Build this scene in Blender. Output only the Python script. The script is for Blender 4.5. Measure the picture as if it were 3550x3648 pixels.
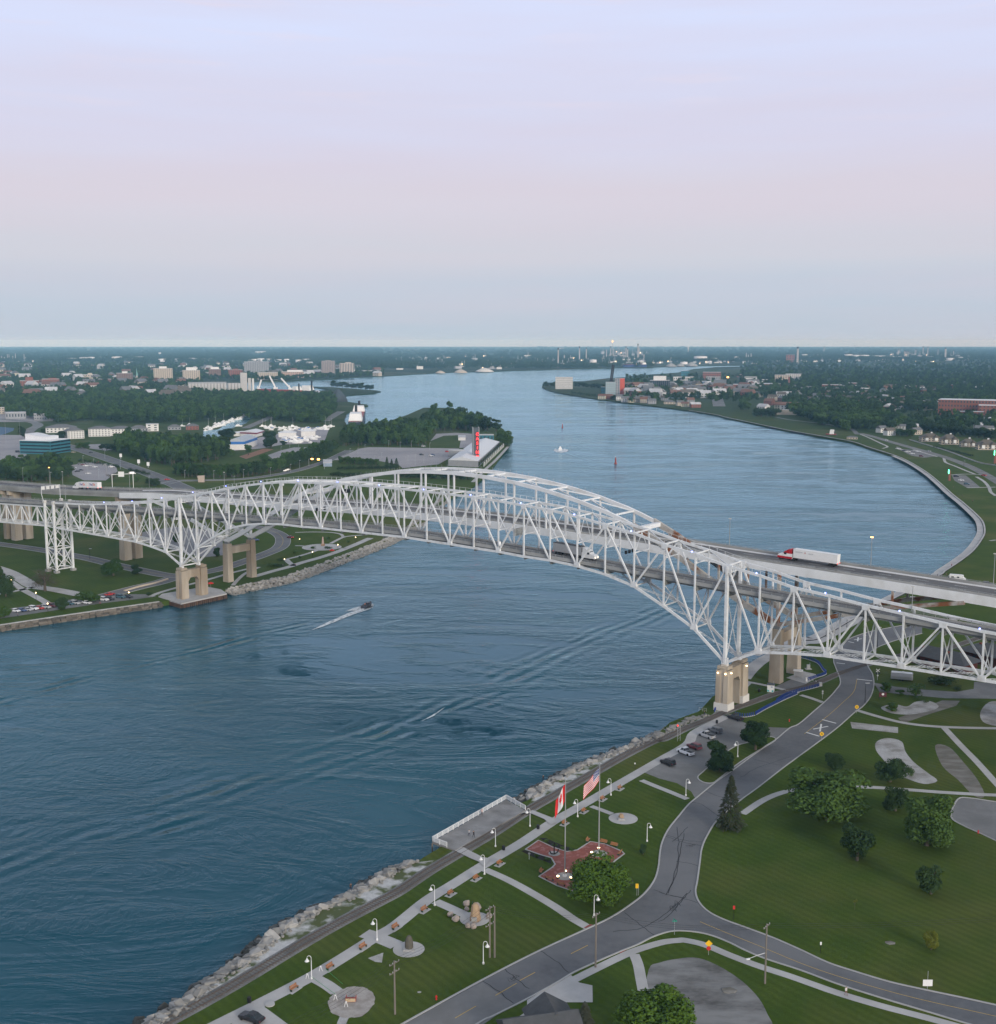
import bpy, bmesh, math, random
from mathutils import Vector, Matrix, noise
R = math.radians
sc = bpy.context.scene
for o in list(bpy.data.objects): bpy.data.objects.remove(o)
col = sc.collection
random.seed(7)
# ------------------------------------------------------------------ camera
# a drone 116 m above the river, lens pitched 8.15 degrees down
F, CX, CY, H = 4253.0, 1775.0, 1824.0, 116.0
PITCH = math.atan(609.0 / F)
cd = bpy.data.cameras.new('camera'); cam = bpy.data.objects.new('camera', cd); col.objects.link(cam)
cam.location = (0, 0, H); cam.rotation_euler = (math.pi / 2 - PITCH, 0, 0)
cd.sensor_fit = 'HORIZONTAL'; cd.sensor_width = 36; cd.lens = 36 * F / 3550.0
cd.clip_start = 1; cd.clip_end = 200000
sc.camera = cam
# ------------------------------------------------------------------ sky and light
SUN_EL, SUN_AZ = R(9), R(150)          # low sun behind the camera on the right
w = bpy.data.worlds.new('World'); sc.world = w; w.use_nodes = True
nt = w.node_tree; N = nt.nodes; L = nt.links; N.clear()
out = N.new('ShaderNodeOutputWorld'); bg = N.new('ShaderNodeBackground')
sky = N.new('ShaderNodeTexSky'); sky.sky_type = 'NISHITA'; sky.sun_disc = False
sky.sun_elevation = SUN_EL; sky.sun_rotation = SUN_AZ; sky.altitude = 180; sky.air_density = 1.0; sky.dust_density = 1.5
tc = N.new('ShaderNodeTexCoord'); sep = N.new('ShaderNodeSeparateXYZ'); L.new(tc.outputs['Generated'], sep.inputs[0])
ramp = N.new('ShaderNodeValToRGB'); L.new(sep.outputs['Z'], ramp.inputs[0])
cr = ramp.color_ramp; cr.interpolation = 'EASE'
def lin(c): return tuple(((v/255)/12.92 if v/255 <= .04045 else ((v/255+.055)/1.055)**2.4) for v in c)
stops = [(0.0, (178, 194, 209)), (.045, (186, 198, 214)), (.07, (200, 203, 215)), (.115, (210, 205, 218)), (.165, (209, 210, 232)),
         (.25, (211, 219, 247)), (.40, (190, 203, 222)), (.65, (172, 185, 200)), (1.0, (162, 175, 190))]
while len(cr.elements) > 1: cr.elements.remove(cr.elements[-1])
for i, (p, c) in enumerate(stops):
    e = cr.elements[0] if i == 0 else cr.elements.new(p)
    e.position = p; e.color = (*[q / 1.02 for q in lin(c)], 1)
# thin high cirrus streaks and soft pink veils, stretched along the horizon
mp = N.new('ShaderNodeMapping'); L.new(tc.outputs['Generated'], mp.inputs[0]); mp.inputs['Scale'].default_value = (2.2, 2.2, 26); mp.inputs['Rotation'].default_value = (.05, .02, 0)
nz = N.new('ShaderNodeTexNoise'); L.new(mp.outputs[0], nz.inputs['Vector']); nz.inputs['Scale'].default_value = 1.6; nz.inputs['Detail'].default_value = 6; nz.inputs['Roughness'].default_value = .55
vr = N.new('ShaderNodeValToRGB'); L.new(nz.outputs[0], vr.inputs[0]); vr.color_ramp.elements[0].position = .35; vr.color_ramp.elements[1].position = .75
vr.color_ramp.elements[0].color = (0, 0, 0, 1); vr.color_ramp.elements[1].color = (.34, .34, .34, 1)
mx = N.new('ShaderNodeMix'); mx.data_type = 'RGBA'; L.new(vr.outputs[0], mx.inputs[0]); L.new(ramp.outputs[0], mx.inputs[6]); mx.inputs[7].default_value = (*lin((210, 196, 208)), 1)
mp2 = N.new('ShaderNodeMapping'); L.new(tc.outputs['Generated'], mp2.inputs[0]); mp2.inputs['Scale'].default_value = (5, 5, 60); mp2.inputs['Rotation'].default_value = (.0, .06, 0); mp2.inputs['Location'].default_value = (.4, .0, .9)
nz2 = N.new('ShaderNodeTexNoise'); L.new(mp2.outputs[0], nz2.inputs['Vector']); nz2.inputs['Scale'].default_value = 1.3; nz2.inputs['Detail'].default_value = 8; nz2.inputs['Roughness'].default_value = .6
vr2 = N.new('ShaderNodeValToRGB'); L.new(nz2.outputs[0], vr2.inputs[0]); vr2.color_ramp.elements[0].position = .56; vr2.color_ramp.elements[1].position = .85
vr2.color_ramp.elements[0].color = (0, 0, 0, 1); vr2.color_ramp.elements[1].color = (.7, .7, .7, 1)
hi = N.new('ShaderNodeMapRange'); L.new(sep.outputs['Z'], hi.inputs[0]); hi.inputs[1].default_value = .13; hi.inputs[2].default_value = .21; hm_ = N.new('ShaderNodeMath'); hm_.operation = 'MULTIPLY'; L.new(hi.outputs[0], hm_.inputs[0]); L.new(vr2.outputs[0], hm_.inputs[1])
mx2 = N.new('ShaderNodeMix'); mx2.data_type = 'RGBA'; L.new(hm_.outputs[0], mx2.inputs[0]); L.new(mx.outputs[2], mx2.inputs[6]); mx2.inputs[7].default_value = (*lin((226, 212, 222)), 1)
# physical sky keeps a small share so that the light stays directional
sk = N.new('ShaderNodeVectorMath'); sk.operation = 'SCALE'; L.new(sky.outputs[0], sk.inputs[0]); sk.inputs['Scale'].default_value = .05
mx3 = N.new('ShaderNodeMix'); mx3.data_type = 'RGBA'; mx3.inputs[0].default_value = .08; L.new(mx2.outputs[2], mx3.inputs[6]); L.new(sk.outputs[0], mx3.inputs[7])
L.new(mx3.outputs[2], bg.inputs[0]); bg.inputs[1].default_value = 1.0; L.new(bg.outputs[0], out.inputs[0])
sd = bpy.data.lights.new('sun', 'SUN'); sd.energy = 2.2; sd.angle = R(18); sd.color = (1, .93, .82)
sun = bpy.data.objects.new('sun', sd); col.objects.link(sun)
_d = Vector((math.sin(R(150)) * math.cos(R(14)), math.cos(R(150)) * math.cos(R(14)), math.sin(R(14))))   # towards the sun
sun.rotation_euler = (-_d).to_track_quat('-Z', 'Y').to_euler()
sc.view_settings.view_transform = 'Standard'; sc.view_settings.look = 'None'; sc.view_settings.exposure = .22; sc.view_settings.gamma = 1
sc.cycles.max_bounces = 6; sc.cycles.diffuse_bounces = 2; sc.cycles.glossy_bounces = 2; sc.cycles.transmission_bounces = 2
sc.cycles.volume_bounces = 0; sc.cycles.adaptive_threshold = .02; sc.cycles.transparent_max_bounces = 4; sc.cycles.use_denoising = True; sc.cycles.caustics_reflective = False; sc.cycles.caustics_refractive = False
# ------------------------------------------------------------------ measuring: photograph point -> place on the ground
GZ = 2.0                              # height of the banks above the river
HAZE = 5.6e-5
_cp, _sp = math.cos(PITCH), math.sin(PITCH)
def G(px, py, z=GZ):
    y = (CY - py) / F; k = (z - H) / (-_sp + y * _cp)
    return Vector(((px - CX) / F * k, (_cp + y * _sp) * k, z))
K = 3550 / 1904.0
def D(x, y, z=GZ): return G(x * K, y * K, z)          # same, in the 1904 px wide view
VW = {'a': (0, 1200, 1200 / 1904), 'b': (1100, 1200, 1200 / 1904), 'c': (2250, 1200, 1300 / 1904), 'd': (2700, 1450, 850 / 1904), 'e': (450, 2800, 1000 / 1904),
      'f': (1350, 2600, 1100 / 1904), 'g': (2350, 2900, 1200 / 1904), 'h': (2350, 2300, 1200 / 1904), 'i': (0, 1600, 1000 / 1904), 'j': (900, 1600, 1000 / 1904),
      'k': (1800, 1700, 1000 / 1904), 'l': (2550, 1850, 1000 / 1904), '1': (0, 1720, 520 / 1904), '2': (480, 1680, 520 / 1904), '3': (900, 1650, 550 / 1904),
      '4': (1400, 1650, 550 / 1904), '5': (1900, 1720, 500 / 1904), '6': (2300, 1900, 500 / 1779), '7': (2750, 1950, 450 / 1761), '8': (3150, 2000, 400 / 1631), 'm': (2600, 2050, 500 / 1904),
      'n': (0, 1440, 600 / 1904), 'o': (600, 1440, 600 / 1904), 'p': (1200, 1400, 650 / 1904), 'q': (0, 1220, 700 / 1904), 'r': (650, 1220, 700 / 1904), 's': (1900, 1200, 800 / 1904), 't': (2650, 1200, 900 / 1904), 'u': (2900, 1480, 650 / 1904)}
def V(v, x, y, z=GZ):
    a, b, c = VW[v]; return G(a + x * c, b + y * c, z)
def VS(v, *pts, z=GZ): return [V(v, x, y, z) for x, y in pts]
def mpp(p):                            # metres per photograph pixel at a place
    return (p - Vector((0, 0, H))).length / F
# ------------------------------------------------------------------ materials
MATS = {}
def mat(name, color, rough=.7, var=.12, scale=1.0, bump=0.0, bscale=None, metal=0.0, emit=None, estr=0.0, spec=.3, color2=None, detail=4, stretch=None, c2lo=.4, c2hi=.65, mottle=None):
    if name in MATS: return MATS[name]
    m = bpy.data.materials.new(name); m.use_nodes = True; t = m.node_tree; n = t.nodes; l = t.links
    b = n['Principled BSDF']; b.inputs['Roughness'].default_value = rough; b.inputs['Metallic'].default_value = metal; b.inputs['Specular IOR Level'].default_value = spec
    tcn = n.new('ShaderNodeTexCoord'); src = tcn.outputs['Object']
    if stretch:
        mpn = n.new('ShaderNodeMapping'); l.new(src, mpn.inputs[0]); mpn.inputs['Scale'].default_value = stretch; src = mpn.outputs[0]
    tx = n.new('ShaderNodeTexNoise'); l.new(src, tx.inputs['Vector']); tx.inputs['Scale'].default_value = scale; tx.inputs['Detail'].default_value = detail; tx.inputs['Roughness'].default_value = .6
    rp = n.new('ShaderNodeValToRGB'); l.new(tx.outputs[0], rp.inputs[0])
    e = rp.color_ramp.elements; e[0].position = .28; e[1].position = .74
    e[0].color = (*[c * (1 - var) for c in color], 1); e[1].color = (*[min(1, c * (1 + var)) for c in color], 1)
    last = rp.outputs[0]
    if color2:
        t2 = n.new('ShaderNodeTexNoise'); l.new(src, t2.inputs['Vector']); t2.inputs['Scale'].default_value = (mottle or scale * .3); t2.inputs['Detail'].default_value = 5
        mr = n.new('ShaderNodeMapRange'); l.new(t2.outputs[0], mr.inputs[0]); mr.inputs[1].default_value = c2lo; mr.inputs[2].default_value = c2hi
        mm = n.new('ShaderNodeMix'); mm.data_type = 'RGBA'; l.new(mr.outputs[0], mm.inputs[0]); l.new(last, mm.inputs[6]); mm.inputs[7].default_value = (*color2, 1); last = mm.outputs[2]
    l.new(last, b.inputs['Base Color'])
    if bump:
        t3 = n.new('ShaderNodeTexNoise'); l.new(src, t3.inputs['Vector']); t3.inputs['Scale'].default_value = bscale or scale * 3; t3.inputs['Detail'].default_value = 5
        bp = n.new('ShaderNodeBump'); l.new(t3.outputs[0], bp.inputs['Height']); bp.inputs['Strength'].default_value = min(1, bump); bp.inputs['Distance'].default_value = max(.02, bump * .3); l.new(bp.outputs[0], b.inputs['Normal'])
    if emit:
        b.inputs['Emission Color'].default_value = (*emit, 1); b.inputs['Emission Strength'].default_value = estr
    MATS[name] = m; return m
# ------------------------------------------------------------------ mesh builder
class MB:
    def __init__(s): s.v = []; s.f = []
    def add(s, vs, fs):
        o = len(s.v); s.v += [tuple(v) for v in vs]; s.f += [tuple(i + o for i in f) for f in fs]; return s
    def box(s, c, d, rz=0.0, taper=1.0):
        x, y, z = d[0] / 2, d[1] / 2, d[2] / 2; ca, sa = math.cos(rz), math.sin(rz); vs = []
        for zz, k in ((-z, 1), (z, taper)):
            for xx, yy in ((-x, -y), (x, -y), (x, y), (-x, y)):
                xx *= k; yy *= k; vs.append((c[0] + xx * ca - yy * sa, c[1] + xx * sa + yy * ca, c[2] + zz))
        return s.add(vs, [(3, 2, 1, 0), (4, 5, 6, 7), (0, 1, 5, 4), (1, 2, 6, 5), (2, 3, 7, 6), (3, 0, 4, 7)])
    def bar(s, p, q, wd, ht, up=(0, 0, 1)):
        p = Vector(p); q = Vector(q); d = (q - p).normalized(); u = Vector(up)
        if abs(d.dot(u)) > .98: u = Vector((0, 1, 0))
        sd = d.cross(u).normalized(); u = sd.cross(d).normalized(); vs = []
        for b in (p, q):
            for i, j in ((-1, -1), (1, -1), (1, 1), (-1, 1)): vs.append(b + sd * (i * wd / 2) + u * (j * ht / 2))
        return s.add(vs, [(0, 1, 2, 3), (7, 6, 5, 4), (0, 4, 5, 1), (1, 5, 6, 2), (2, 6, 7, 3), (3, 7, 4, 0)])
    def tube(s, pts, r, n=6, cap=True):
        pts = [Vector(p) for p in pts]; rs = r if isinstance(r, (list, tuple)) else [r] * len(pts); vs = []; fs = []
        for i, p in enumerate(pts):
            d = (pts[min(i + 1, len(pts) - 1)] - pts[max(i - 1, 0)]).normalized(); u = Vector((0, 0, 1)) if abs(d.z) < .95 else Vector((1, 0, 0))
            a = d.cross(u).normalized(); b = a.cross(d)
            for k in range(n): t = 2 * math.pi * k / n; vs.append(p + (a * math.cos(t) + b * math.sin(t)) * rs[i])
        for i in range(len(pts) - 1):
            for k in range(n): fs.append((i * n + k, i * n + (k + 1) % n, (i + 1) * n + (k + 1) % n, (i + 1) * n + k))
        if cap: fs.append(tuple(range(n - 1, -1, -1))); fs.append(tuple((len(pts) - 1) * n + k for k in range(n)))
        return s.add(vs, fs)
    def lathe(s, c, prof, n=12):
        vs = []; fs = []
        for r, z in prof:
            for k in range(n): t = 2 * math.pi * k / n; vs.append((c[0] + r * math.cos(t), c[1] + r * math.sin(t), c[2] + z))
        for i in range(len(prof) - 1):
            for k in range(n): fs.append((i * n + k, i * n + (k + 1) % n, (i + 1) * n + (k + 1) % n, (i + 1) * n + k))
        fs.append(tuple(range(n - 1, -1, -1))); fs.append(tuple((len(prof) - 1) * n + k for k in range(n)))
        return s.add(vs, fs)
    def prism(s, poly, z0, z1):
        n = len(poly); vs = [(p[0], p[1], z0) for p in poly] + [(p[0], p[1], z1) for p in poly]
        ar = sum(poly[i][0] * poly[(i + 1) % n][1] - poly[(i + 1) % n][0] * poly[i][1] for i in range(n))
        bot = tuple(range(n)); top = tuple(range(n, 2 * n)); sides = [(i, (i + 1) % n, n + (i + 1) % n, n + i) for i in range(n)]
        if ar < 0: top = top[::-1]; sides = [f[::-1] for f in sides]
        else: bot = bot[::-1]
        return s.add(vs, [bot, top] + sides)
    def gable(s, c, d, rz, h, over=.4):     # roof over a box footprint d, ridge along x
        x, y = d[0] / 2 + over, d[1] / 2 + over; ca, sa = math.cos(rz), math.sin(rz)
        P = [(-x, -y, 0), (x, -y, 0), (x, y, 0), (-x, y, 0), (-x, 0, h), (x, 0, h)]
        return s.add([(c[0] + a * ca - b * sa, c[1] + a * sa + b * ca, c[2] + z) for a, b, z in P], [(0, 1, 5, 4), (2, 3, 4, 5), (0, 4, 3), (1, 2, 5), (3, 2, 1, 0)])
    def hip(s, c, d, rz, h, over=.4):
        x, y = d[0] / 2 + over, d[1] / 2 + over; ca, sa = math.cos(rz), math.sin(rz); k = max(0, x - y)
        P = [(-x, -y, 0), (x, -y, 0), (x, y, 0), (-x, y, 0), (-k, 0, h), (k, 0, h)]
        return s.add([(c[0] + a * ca - b * sa, c[1] + a * sa + b * ca, c[2] + z) for a, b, z in P], [(0, 1, 5, 4), (2, 3, 4, 5), (0, 4, 3), (1, 2, 5), (3, 2, 1, 0)])
    def blob(s, c, r, seed, amp=.25, sub=1, sq=(1, 1, 1)):
        bm = bmesh.new(); bmesh.ops.create_icosphere(bm, subdivisions=sub, radius=1); o = len(s.v)
        for v in bm.verts:
            k = 1 + amp * noise.noise(v.co * 1.7 + Vector((seed * 3.1, seed * 1.7, seed)))
            s.v.append((c[0] + v.co.x * r * k * sq[0], c[1] + v.co.y * r * k * sq[1], c[2] + v.co.z * r * k * sq[2]))
        s.f += [tuple(v.index + o for v in f.verts) for f in bm.faces]; bm.free(); return s
    def mesh(s, name, smooth=False):
        me = bpy.data.meshes.new(name); me.from_pydata(s.v, [], s.f)
        if smooth: me.polygons.foreach_set('use_smooth', [True] * len(me.polygons))
        me.update(); return me
    def build(s, name, m, parent=None, smooth=False):
        return link(name, s.mesh(name, smooth), m, parent)
def link(name, me, m, parent=None):
    if m and not me.materials: me.materials.append(m)
    o = bpy.data.objects.new(name, me); col.objects.link(o); o.parent = parent; return o
def tag(o, label, cat, group=None, kind=None):
    if label: o['label'] = label
    if cat: o['category'] = cat
    if group: o['group'] = group
    if kind: o['kind'] = kind
    return o
def empty(name, loc, rz=0.0, label=None, cat=None, group=None):
    o = bpy.data.objects.new(name, None); col.objects.link(o); o.location = loc; o.rotation_euler = (0, 0, rz); o.empty_display_size = .5
    return tag(o, label, cat, group)
def structure(o, label=None): o['kind'] = 'structure'; return tag(o, label, None)
def copy_tree(o, parent=None):
    c = o.copy(); col.objects.link(c); c.parent = parent
    for ch in o.children: copy_tree(ch, c)
    return c
def smooth_path(pts, per=6, closed=False):
    pts = [Vector((p[0], p[1], 0)) for p in pts]; n = len(pts); outp = []
    for i in range(n if closed else n - 1):
        p0 = pts[(i - 1) % n] if closed or i > 0 else pts[0] * 2 - pts[1]; p1 = pts[i]; p2 = pts[(i + 1) % n]; p3 = pts[(i + 2) % n] if closed or i + 2 < n else pts[-1] * 2 - pts[-2]
        for k in range(per):
            t = k / per; outp.append(.5 * ((2 * p1) + (p2 - p0) * t + (2 * p0 - 5 * p1 + 4 * p2 - p3) * t * t + (3 * p1 - p0 - 3 * p2 + p3) * t ** 3))
    if not closed: outp.append(pts[-1])
    return outp
def offset_path(pts, d):
    r = []
    for i, p in enumerate(pts):
        t = pts[min(i + 1, len(pts) - 1)] - pts[max(i - 1, 0)]; nn = Vector((-t.y, t.x, 0)).normalized(); r.append(Vector((p.x, p.y, 0)) + nn * d)
    return r
def ribbon(a, b, z):          # sheet between two paths with equal point counts
    m = MB(); n = len(a); m.add([(p.x, p.y, z) for p in a] + [(p.x, p.y, z) for p in b], [(i, i + 1, n + i + 1, n + i) for i in range(n - 1)]); return m
def strip(pts, wd, z): return ribbon(offset_path(pts, -wd / 2), offset_path(pts, wd / 2), z)
def fill(polys, z):           # triangulated flat sheet of one outline
    from mathutils.geometry import tessellate_polygon
    m = MB(); pl = [Vector((p[0], p[1], 0)) for p in polys]; tr = tessellate_polygon([pl]); fs = []
    for t in tr:
        a, b, c = (pl[i] for i in t); fs.append(tuple(t) if (b - a).cross(c - a).z > 0 else tuple(t[::-1]))
    m.add([(p.x, p.y, z) for p in pl], fs); return m
def kerb(pts, wd=.35, ht=.13, z=GZ):
    a = offset_path(pts, -wd / 2); b = offset_path(pts, wd / 2); n = len(a); m = MB()
    vs = [(p.x, p.y, z) for p in a] + [(p.x, p.y, z + ht) for p in a] + [(p.x, p.y, z + ht) for p in b] + [(p.x, p.y, z) for p in b]; fs = []
    for i in range(n - 1):
        for k in range(3): fs.append((k * n + i, (k + 1) * n + i, (k + 1) * n + i + 1, k * n + i + 1))
    m.add(vs, fs); return m
def text_mesh(body, size, name, m, parent, M4, extrude=.01, bold=0.0):
    c = bpy.data.curves.new(name, 'FONT'); c.body = body; c.size = size; c.align_x = 'CENTER'; c.align_y = 'CENTER'; c.extrude = extrude; c.offset = bold; c.resolution_u = 2
    t = bpy.data.objects.new(name, c); col.objects.link(t); dg = bpy.context.evaluated_depsgraph_get(); me = bpy.data.meshes.new_from_object(t.evaluated_get(dg))
    bpy.data.objects.remove(t); bpy.data.curves.remove(c); me.materials.clear(); o = link(name, me, m, parent); o.matrix_local = M4; return o
# ================================================================== land, river, roads
FAR = 25000.0
def P2(v): return (v.x, v.y)
SH1 = VS('e', (1880, 478), (1770, 538), (1640, 608), (1500, 688), (1380, 748), (1240, 800), (1100, 880), (980, 945), (900, 1010), (760, 1128), (600, 1233), (450, 1328), (310, 1438), (150, 1530), (60, 1608), (-60, 1700))
SH2 = VS('f', (1600, 48), (1440, 108), (1290, 166), (1190, 203), (1100, 252), (960, 330), (868, 400))
us = VS('b', (1345, 262), (1322, 272), (1320, 282), (1345, 297), (1400, 312), (1480, 326), (1640, 351), (1800, 371)) \
   + VS('c', (0, 346), (130, 361), (300, 383), (440, 406), (500, 421), (620, 446), (800, 484), (1000, 519), (1150, 546)) \
   + VS('d', (900, 325), (1100, 388), (1220, 442), (1350, 522), (1450, 602), (1550, 692), (1650, 772), (1750, 862), (1800, 922), (1814, 1000), (1785, 1065), (1720, 1150), (1620, 1230), (1500, 1310), (1420, 1365)) \
   + VS('7', (1260, 940), (900, 1140), (640, 1280)) + VS('m', (1000, 885), (700, 990), (430, 1100), (260, 1205), (165, 1275)) \
   + VS('6', (1190, 1760), (1150, 1900)) + VS('h', (300, 290), (225, 372), (150, 398), (60, 435)) \
   + offset_path(SH2, 4.2) + VS('f', (760, 500), (420, 700)) + offset_path(SH1, 4.2) + VS('e', (-260, 1830))
us_shore = list(us)
us_poly = us + [Vector((-80, 60, 0)), Vector((-60, -300, 0)), Vector((FAR, -300, 0)), Vector((FAR, FAR, 0))] \
   + [Vector((9000, 9000, 0))] + VS('c', (640, 153), (450, 157), (330, 167), (240, 186), (100, 196), (0, 203)) + VS('b', (1900, 222), (1700, 232), (1560, 250), (1480, 252))
ca = [D(*p) for p in ((-160, 1225), (0, 1196), (160, 1172), (305, 1151), (440, 1126), (560, 1101), (650, 1068), (742, 1032))] \
   + VS('4', (250, 778), (400, 690), (560, 525), (680, 420), (860, 345), (1000, 262), (1100, 176), (1262, 0)) + VS('b', (1132, 612), (1150, 580), (1100, 520), (950, 440), (800, 400), (650, 400), (560, 440), (440, 480), (290, 530), (230, 520)) \
   + VS('b', (200, 470), (215, 430), (290, 395), (338, 388), (330, 382), (215, 366), (190, 345), (220, 330), (380, 316), (408, 307), (380, 302), (300, 296), (150, 285), (20, 280)) \
   + VS('a', (1870, 300), (1700, 308), (1500, 312), (1440, 305), (1360, 292), (1160, 280), (1060, 302), (975, 306), (968, 290), (1050, 278), (1300, 262), (1440, 252), (1600, 250), (1720, 243), (1904, 238)) \
   + VS('b', (190, 231), (400, 222), (600, 210), (800, 200), (1000, 195), (1300, 187), (1500, 181), (1904, 172)) + VS('c', (60, 162), (180, 156), (350, 151), (500, 149), (640, 148))
ca_shore = list(ca)
ca_poly = ca + [Vector((9000, 9100, 0)), Vector((FAR, FAR + 200, 0)), Vector((-FAR, FAR + 200, 0)), Vector((-FAR, 150, 0)), Vector((-700, 420, 0))]
# ---- ground: grass near by, a patchwork of gardens, fields and woodland farther out
def ground_material():
    m = bpy.data.materials.new('ground'); m.use_nodes = True; t = m.node_tree; n = t.nodes; l = t.links; b = n['Principled BSDF']; b.inputs['Roughness'].default_value = .95; b.inputs['Specular IOR Level'].default_value = .1
    tcn = n.new('ShaderNodeTexCoord'); o = tcn.outputs['Object']
    def nz(s, d=4, r=.55):
        x = n.new('ShaderNodeTexNoise'); l.new(o, x.inputs['Vector']); x.inputs['Scale'].default_value = s; x.inputs['Detail'].default_value = d; x.inputs['Roughness'].default_value = r; return x.outputs[0]
    def mixc(f, a, bb):
        x = n.new('ShaderNodeMix'); x.data_type = 'RGBA'; l.new(f, x.inputs[0])
        for i, c in ((6, a), (7, bb)):
            if isinstance(c, tuple): x.inputs[i].default_value = (*c, 1)
            else: l.new(c, x.inputs[i])
        return x.outputs[2]
    def mr(v, a, bb, c=0, d=1):
        x = n.new('ShaderNodeMapRange'); l.new(v, x.inputs[0]); x.inputs[1].default_value = a; x.inputs[2].default_value = bb; x.inputs[3].default_value = c; x.inputs[4].default_value = d; return x.outputs[0]
    fine = nz(1.4, 6, .7); mid = nz(.09, 5); big = nz(.018, 4)
    g = mixc(mr(mid, .35, .65), (.052, .092, .012), (.080, .118, .018))
    g = mixc(mr(fine, .3, .75, 0, .6), g, (.032, .060, .007))
    g = mixc(mr(big, .50, .70, 0, .75), g, (.125, .125, .036))
    # mown stripes
    wv = n.new('ShaderNodeTexWave'); mpn = n.new('ShaderNodeMapping'); l.new(o, mpn.inputs[0]); mpn.inputs['Rotation'].default_value = (0, 0, R(-38)); l.new(mpn.outputs[0], wv.inputs['Vector']); wv.inputs['Scale'].default_value = .16; wv.inputs['Distortion'].default_value = 1.5; wv.inputs['Detail'].default_value = 2
    g = mixc(mr(wv.outputs[0], .2, .8, 0, .25), g, (.030, .050, .007))
    # distance from the river park: gardens and woodland
    sx = n.new('ShaderNodeSeparateXYZ'); l.new(o, sx.inputs[0])
    farf = mr(sx.outputs[1], 900, 2600)
    vo = n.new('ShaderNodeTexVoronoi'); l.new(o, vo.inputs['Vector']); vo.inputs['Scale'].default_value = .010
    fields = mixc(mr(nz(.0012, 5), .42, .6), (.022, .045, .018), (.050, .075, .030))
    fields = mixc(mr(nz(.02, 6, .7), .5, .75, 0, .8), fields, (.018, .036, .015))
    cs = n.new('ShaderNodeSeparateColor'); l.new(vo.outputs['Color'], cs.inputs[0])
    fields = mixc(mr(cs.outputs[0], .86, .9, 0, .5), fields, (.11, .11, .075))
    g = mixc(farf, g, fields)
    l.new(g, b.inputs['Base Color'])
    bp = n.new('ShaderNodeBump'); l.new(fine, bp.inputs['Height']); bp.inputs['Strength'].default_value = .6; bp.inputs['Distance'].default_value = .12; l.new(bp.outputs[0], b.inputs['Normal'])
    return m
GM = ground_material()
def land(name, poly, label):
    m = fill(poly, GZ); n0 = len(poly); vs = [(p[0], p[1], GZ) for p in poly] + [(p[0], p[1], -1.2) for p in poly]
    m.add(vs, [(i, (i + 1) % n0, n0 + (i + 1) % n0, n0 + i) for i in range(n0)])
    return structure(m.build(name, GM), label)
land('ground', us_poly, 'green riverside park and town on the near bank')
land('ground', ca_poly, 'green parkland, harbour and city on the opposite bank')
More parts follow.
